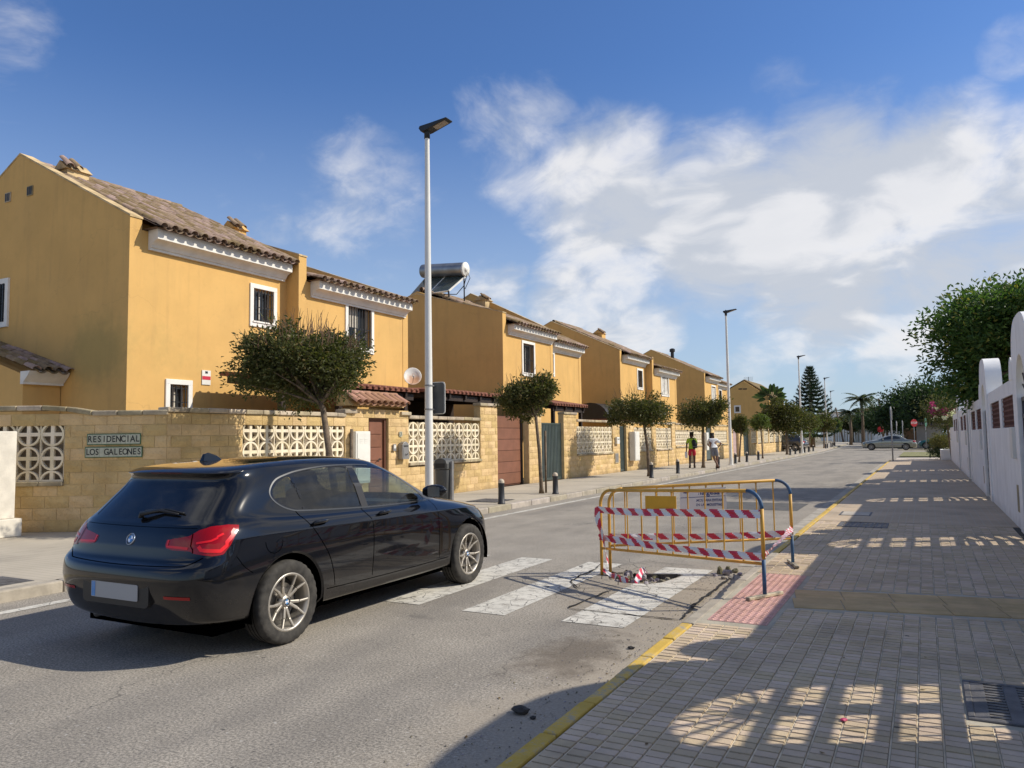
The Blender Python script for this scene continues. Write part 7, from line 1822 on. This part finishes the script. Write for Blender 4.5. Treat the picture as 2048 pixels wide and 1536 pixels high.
tape('torn tape lying on the broken asphalt by the hole edge', [g_(1203, 1149, .06), g_(1222, 1152, .02), g_(1238, 1160, .02), g_(1256, 1166, .015)], .06, upv=(0, 1, .3), seed=6, twist=1.)
tape('crumpled tape end hanging into the hole', [g_(1272, 1168, .0), g_(1280, 1158, .05), g_(1288, 1150, .07), g_(1294, 1152, .03)], .06, upv=(1, 0, .5), seed=7, twist=3.)
# ---- broken pieces
def rock_mesh(seed, m):
    rr = random.Random(seed); bm = bmesh.new(); bmesh.ops.create_icosphere(bm, subdivisions=2, radius=1)
    for v in bm.verts:
        n_ = mnoise.noise(v.co * 1.3 + Vector((seed * 3.1, 0, 0))); v.co *= 1 + .45 * n_; v.co.z *= .62
    me = bpy.data.meshes.new('rock'); bm.to_mesh(me); bm.free(); me.materials.append(m); return me
M['chunk'] = mat('asphalt_chunk', (.26, .235, .195), .95, .5, 20, .8, 70, rnd=.35); M['chunk_dark'] = mat('dark_stone', (.045, .042, .04), .9, .3, 14, .6, 60)
RK = [rock_mesh(s, M['chunk']) for s in range(5)]; rr = random.Random(31)
for k in range(46):
    x, y = (rr.uniform(1232, 1345), rr.uniform(1141, 1165)); p = onz(x, y, 0)
    if not in_poly(p.to_2d(), hole): continue
    s = rr.uniform(.018, .05); tag(link('rubble_chunk', RK[k % 5], None, (p.x, p.y, -.062 + s * .4 + (.035 if p.x < -2.8 else 0)), (rr.uniform(0, 6), rr.uniform(0, 6), rr.uniform(0, 6)), (s, s * rr.uniform(.7, 1.2), s)), 'lump of broken asphalt lying inside the pothole', 'rubble', 'rubble in the pothole')
for k, (x, y, s) in enumerate(((1440, 1147, .055), (1455, 1150, .06), (1470, 1145, .045), (1448, 1158, .035), (1462, 1158, .04), (1480, 1150, .03), (1430, 1152, .03), (1456, 1139, .03))):
    p = onz(x, y, 0); tag(link('rubble_chunk', RK[k % 5], None, (p.x, p.y, s * .35), (rr.uniform(0, 6), 0, rr.uniform(0, 6)), (s, s, s)), 'lump of rubble heaped in the gutter by the dropped kerb', 'rubble', 'rubble heap at the dropped kerb')
DK = rock_mesh(9, M['chunk_dark'])
for x, y, s, l in ((1043, 1427, .040, 'dark fist-sized stone on the road beside the yellow kerb'), (1263, 1298, .020, 'small pale stone by the yellow kerb end'), (1066, 1438, .015, 'tiny dark stone right of the larger dark stone')):
    p = onz(x, y, 0); tag(link('loose_stone', DK, None, (p.x, p.y, s * .5), (0, 0, x), (s * 1.3, s, s)), l, 'stone')
b = MB()
for k in range(900):           # grit in the gutter
    u = rr.random(); y = rr.uniform(2.6, 9.2); x = KR - .03 - abs(rr.gauss(0, .28)); s = rr.uniform(.003, .009)
    c = Vector((x, y, s * .5)); o = len(b.v); an = rr.uniform(0, 6); d = Vector((math.cos(an), math.sin(an), 0)) * s; e = Vector((-d.y, d.x, 0)) * .7
    b.v += [tuple(c - d), tuple(c + e), tuple(c + d), tuple(c - e), tuple(c + Vector((0, 0, s * .7)))]; b.f += [(o, o + 1, o + 4), (o + 1, o + 2, o + 4), (o + 2, o + 3, o + 4), (o + 3, o, o + 4)]; b.m += [0] * 4
tag(b.build('gutter_grit', M['chunk'], fix=False), 'loose grit and crumbs scattered along the right gutter', 'grit', kind='stuff')
b = MB()
for k in range(70):            # dry leaves on the pavement and gutter
    x, y = (rr.uniform(-1.6, 1.1), rr.uniform(2.8, 13)) if k > 24 else (KR - abs(rr.gauss(.05, .25)), rr.uniform(3, 8)); z = PR + .004 if x > KR else .006; leaf_cloud(b, [Vector((x, y, z))], .028, rr, .5)
for i, v in enumerate(b.v): b.v[i] = (v[0], v[1], max((PR if v[0] > KR else 0) + .003, (PR if v[0] > KR else 0) + .004 + (v[2] - (PR if v[0] > KR else 0)) * .25))
tag(b.build('fallen_leaves', leaf_mat('leaf_fallen', (.14, .08, .03), (.22, .16, .07)), fix=False), 'few dry fallen leaves scattered over gutter and pavement', 'leaves', kind='stuff')
t = tag(link('litter_scrap', RK[2], None, tuple(onz(1688, 1442, PR) + Vector((0, 0, .008))), (0, 0, 1), (.022, .014, .010)), 'tiny magenta petal scrap on the sunlit paving', 'litter'); t.data = RK[2].copy(); t.data.materials[0] = simple('scrap_pink', (.5, .03, .12), .6)

# ================================================================ PEOPLE
M['skin'] = mat('skin_dark', (.10, .052, .034), .55, .1, 8); M['skin2'] = mat('skin_tan', (.22, .12, .08), .55, .1, 8); M['hair'] = mat('hair_black', (.010, .008, .008), .7, .2, 30, .8, 60)
M['shirt_lime'] = mat('shirt_lime', (.33, .50, .04), .85, .1, 12, .4, 20); M['shorts_red'] = mat('shorts_red', (.50, .02, .045), .8, .1, 12, .4, 20); M['shirt_white'] = mat('shirt_white', (.72, .72, .72), .85, .06, 12, .4, 20); M['shorts_grey'] = mat('shorts_grey', (.20, .20, .22), .85, .12, 12, .4, 20); M['shoe'] = mat('shoe_dark', (.02, .02, .022), .7, .2); M['bag_dark'] = mat('bag_dark', (.018, .02, .026), .8, .2, 9, .4, 40)
def skin(name, verts, edges, m, parent, sub=2):
    me = bpy.data.meshes.new(name); me.from_pydata([v[:3] for v in verts], edges, []); me.materials.append(m); o = link(name, me, parent)
    md = o.modifiers.new('skin', 'SKIN'); md.use_smooth_shade = True; sv = me.skin_vertices[0].data if me.skin_vertices else None
    if sv is None:
        bm = bmesh.new(); bm.from_mesh(me); bm.verts.layers.skin.verify(); bm.to_mesh(me); bm.free(); sv = me.skin_vertices[0].data
    for i, v in enumerate(verts):
        r_ = v[3] if not isinstance(v[3], tuple) else v[3]; sv[i].radius = (r_, r_) if not isinstance(r_, tuple) else r_; sv[i].use_root = (i == 0)
    s_ = o.modifiers.new('sub', 'SUBSURF'); s_.levels = sub; s_.render_levels = sub; return o
def person(lab, loc, rz, scale, J, sk, mats):
    """J: joint dictionary; the body is one skinned surface, clothes are children"""
    t = thing('person', lab, 'person', loc, rz); t.scale = (scale,) * 3
    names = ['pelvis', 'spine', 'chest', 'neckb', 'neck', 'head', 'crown', 'shL', 'elL', 'wrL', 'shR', 'elR', 'wrR', 'hipL', 'knL', 'anL', 'toeL', 'hipR', 'knR', 'anR', 'toeR']
    rad = {'pelvis': .135, 'spine': .125, 'chest': .150, 'neckb': .07, 'neck': .055, 'head': .085, 'crown': .075, 'sh': .062, 'el': .043, 'wr': .032, 'hip': .092, 'kn': .060, 'an': .040, 'toe': .034}
    V = [(*J[n], rad.get(n, rad.get(n[:-1]))) for n in names]; ix = {n: i for i, n in enumerate(names)}
    E = [('pelvis', 'spine'), ('spine', 'chest'), ('chest', 'neckb'), ('neckb', 'neck'), ('neck', 'head'), ('head', 'crown'), ('chest', 'shL'), ('shL', 'elL'), ('elL', 'wrL'), ('chest', 'shR'), ('shR', 'elR'), ('elR', 'wrR'), ('pelvis', 'hipL'), ('hipL', 'knL'), ('knL', 'anL'), ('anL', 'toeL'), ('pelvis', 'hipR'), ('hipR', 'knR'), ('knR', 'anR'), ('anR', 'toeR')]
    E = [(ix[a], ix[b]) for a, b in E]
    for sd in 'LR':                # palm, four fingers, thumb
        w = Vector(J['wr' + sd]); d = (w - Vector(J['el' + sd])).normalized(); s = d.cross(Vector((1, 0, 0))).normalized(); k0 = len(V); p = w + d * .07; V.append((*p, .030)); E.append((ix['wr' + sd], k0))
        for j in range(4):
            a = p + d * .05 + s * (.018 * (j - 1.5)); c = a + d * (.035 - .004 * abs(j - 1.3)) + Vector((0, .012, 0)); V.append((*a, .010)); V.append((*c, .008)); E += [(k0, len(V) - 2), (len(V) - 2, len(V) - 1)]
        a = w + d * .045 + s * .035; V.append((*a, .011)); V.append((*(a + d * .03 + s * .012), .009)); E += [(ix['wr' + sd], len(V) - 2), (len(V) - 2, len(V) - 1)]
    hd = Vector(J['head']); f = Vector(J.get('face', (0, 1, 0))).normalized(); V.append((*(hd + f * .105), .016)); E.append((ix['head'], len(V) - 1))
    skin('body', V, E, sk, t)
    L3 = lambda a, b, k: tuple(Vector(J[a]).lerp(Vector(J[b]), k))
    sh = [(*J['spine'], .155), (*J['chest'], .175), (*L3('chest', 'neckb', .75), .085), (*L3('chest', 'shL', .9), .085), (*L3('shL', 'elL', .75), .078), (*L3('chest', 'shR', .9), .085), (*L3('shR', 'elR', .75), .078), (*L3('pelvis', 'spine', .15), .160)]
    skin('shirt', sh, [(0, 1), (1, 2), (1, 3), (3, 4), (1, 5), (5, 6), (0, 7)], mats[0], t)
    so_ = [(*J['pelvis'], .158), (*J['hipL'], .112), (*L3('hipL', 'knL', .78), .098), (*J['hipR'], .112), (*L3('hipR', 'knR', .78), .098), (*L3('pelvis', 'spine', .45), .150)]
    skin('shorts', so_, [(0, 1), (1, 2), (0, 3), (3, 4), (0, 5)], mats[1], t)
    hr = [(*(hd + Vector((0, -.01, .045))), .100), (*(Vector(J['crown']) + Vector((0, -.005, .02))), .098), (*(hd + Vector((0, -.045, -.01))), .080)]
    if 'bun' in J: hr.append((*J['bun'], .038)); skin('hair', hr, [(0, 1), (0, 2), (1, 3)], mats[2], t)
    else: skin('hair', hr, [(0, 1), (0, 2)], mats[2], t)
    for sd in 'LR':
        an, to = Vector(J['an' + sd]), Vector(J['toe' + sd]); skin('shoe', [(*(an + Vector((0, -.02, -.03))), .050), (*to, .042), (*(to + (to - an).normalized() * .04), .032), (*(an + Vector((0, 0, J.get('boot', .02)))), .052)], [(0, 1), (1, 2), (0, 3)], mats[3], t)
    return t
JA = dict(pelvis=(0, 0, .95), spine=(0, .0, 1.10), chest=(0, -.01, 1.32), neckb=(0, .0, 1.47), neck=(0, .01, 1.54), head=(.0, .015, 1.63), crown=(0, .01, 1.70), shL=(-.185, 0, 1.41), elL=(-.25, -.02, 1.14), wrL=(-.255, .04, .90), shR=(.185, 0, 1.41), elR=(.24, .02, 1.14), wrR=(.19, .18, 1.05), hipL=(-.095, 0, .90), knL=(-.11, .03, .49), anL=(-.12, -.03, .085), toeL=(-.135, .10, .04), hipR=(.095, 0, .90), knR=(.11, .05, .49), anR=(.10, .02, .085), toeR=(.125, .15, .04), boot=.10)
pa = onz(1385, 936, .12); SA = .915
person('pedestrian in lime green shirt and red shorts walking away with a backpack', (pa.x, pa.y, .12), R(20), SA, JA, M['skin'], (M['shirt_lime'], M['shorts_red'], M['hair'], M['shoe']))
pm = Matrix.Translation((pa.x, pa.y, .12)) @ Matrix.Rotation(R(20), 4, 'Z') @ Matrix.Scale(SA, 4)
t = thing('backpack', 'dark backpack slung over the right shoulder of the pedestrian in green', 'backpack'); t.matrix_world = pm
skin('bag_body', [(.12, -.20, 1.10, .13), (.09, -.19, 1.28, .115), (.07, -.16, 1.42, .07), (.15, -.19, .97, .10)], [(0, 1), (1, 2), (0, 3)], M['bag_dark'], t)
b = MB(); b.tube([(.07, -.15, 1.45), (.13, .02, 1.50), (.15, .15, 1.36), (.16, .14, 1.18), (.17, -.08, 1.05)], .018, 6); b.build('strap', M['bag_dark'], t, smooth=True)
b = MB(); b.tube([(.02, -.31, 1.05), (.20, -.31, 1.05)], .006, 5); b.build('zip', M['grey_metal'], t)
t = thing('carrier_bag', 'white carrier bag hanging from the left hand of the pedestrian in green', 'bag'); t.matrix_world = pm
b = MB(); b.prism([(-.34, .50), (-.22, .50), (-.215, .78), (-.26, .80), (-.31, .80), (-.345, .78)], lambda a, z, u: (a, u, z), -.0, .13); bevel(b.build('sack', M['shirt_white'], t), .02, 2); b = MB(); b.tube([(-.30, .06, .80), (-.275, .06, .86), (-.255, .06, .80)], .008, 5); b.build('handle', M['shirt_white'], t)
JB = dict(pelvis=(0, -.06, .90), spine=(-.02, .0, 1.05), chest=(-.03, .10, 1.24), neckb=(-.04, .17, 1.36), neck=(-.05, .21, 1.41), head=(-.06, .26, 1.47), crown=(-.06, .28, 1.54), shL=(-.21, .10, 1.33), elL=(-.26, .24, 1.10), wrL=(-.18, .42, 1.02), shR=(.165, .10, 1.32), elR=(.33, .12, 1.14), wrR=(.24, .36, 1.02), hipL=(-.09, -.06, .86), knL=(.00, -.06, .46), anL=(.17, -.10, .09), toeL=(.19, .02, .04), hipR=(.095, -.06, .86), knR=(.13, -.02, .46), anR=(.10, .02, .085), toeR=(.12, .14, .04), bun=(-.06, .22, 1.64), boot=.02)
pb = onz(1429, 937, .12)
person('pedestrian in white shirt and grey shorts leaning forward with crossed legs', (pb.x, pb.y, .12), R(15), .95, JB, M['skin2'], (M['shirt_white'], M['shorts_grey'], M['hair'], M['shoe']))
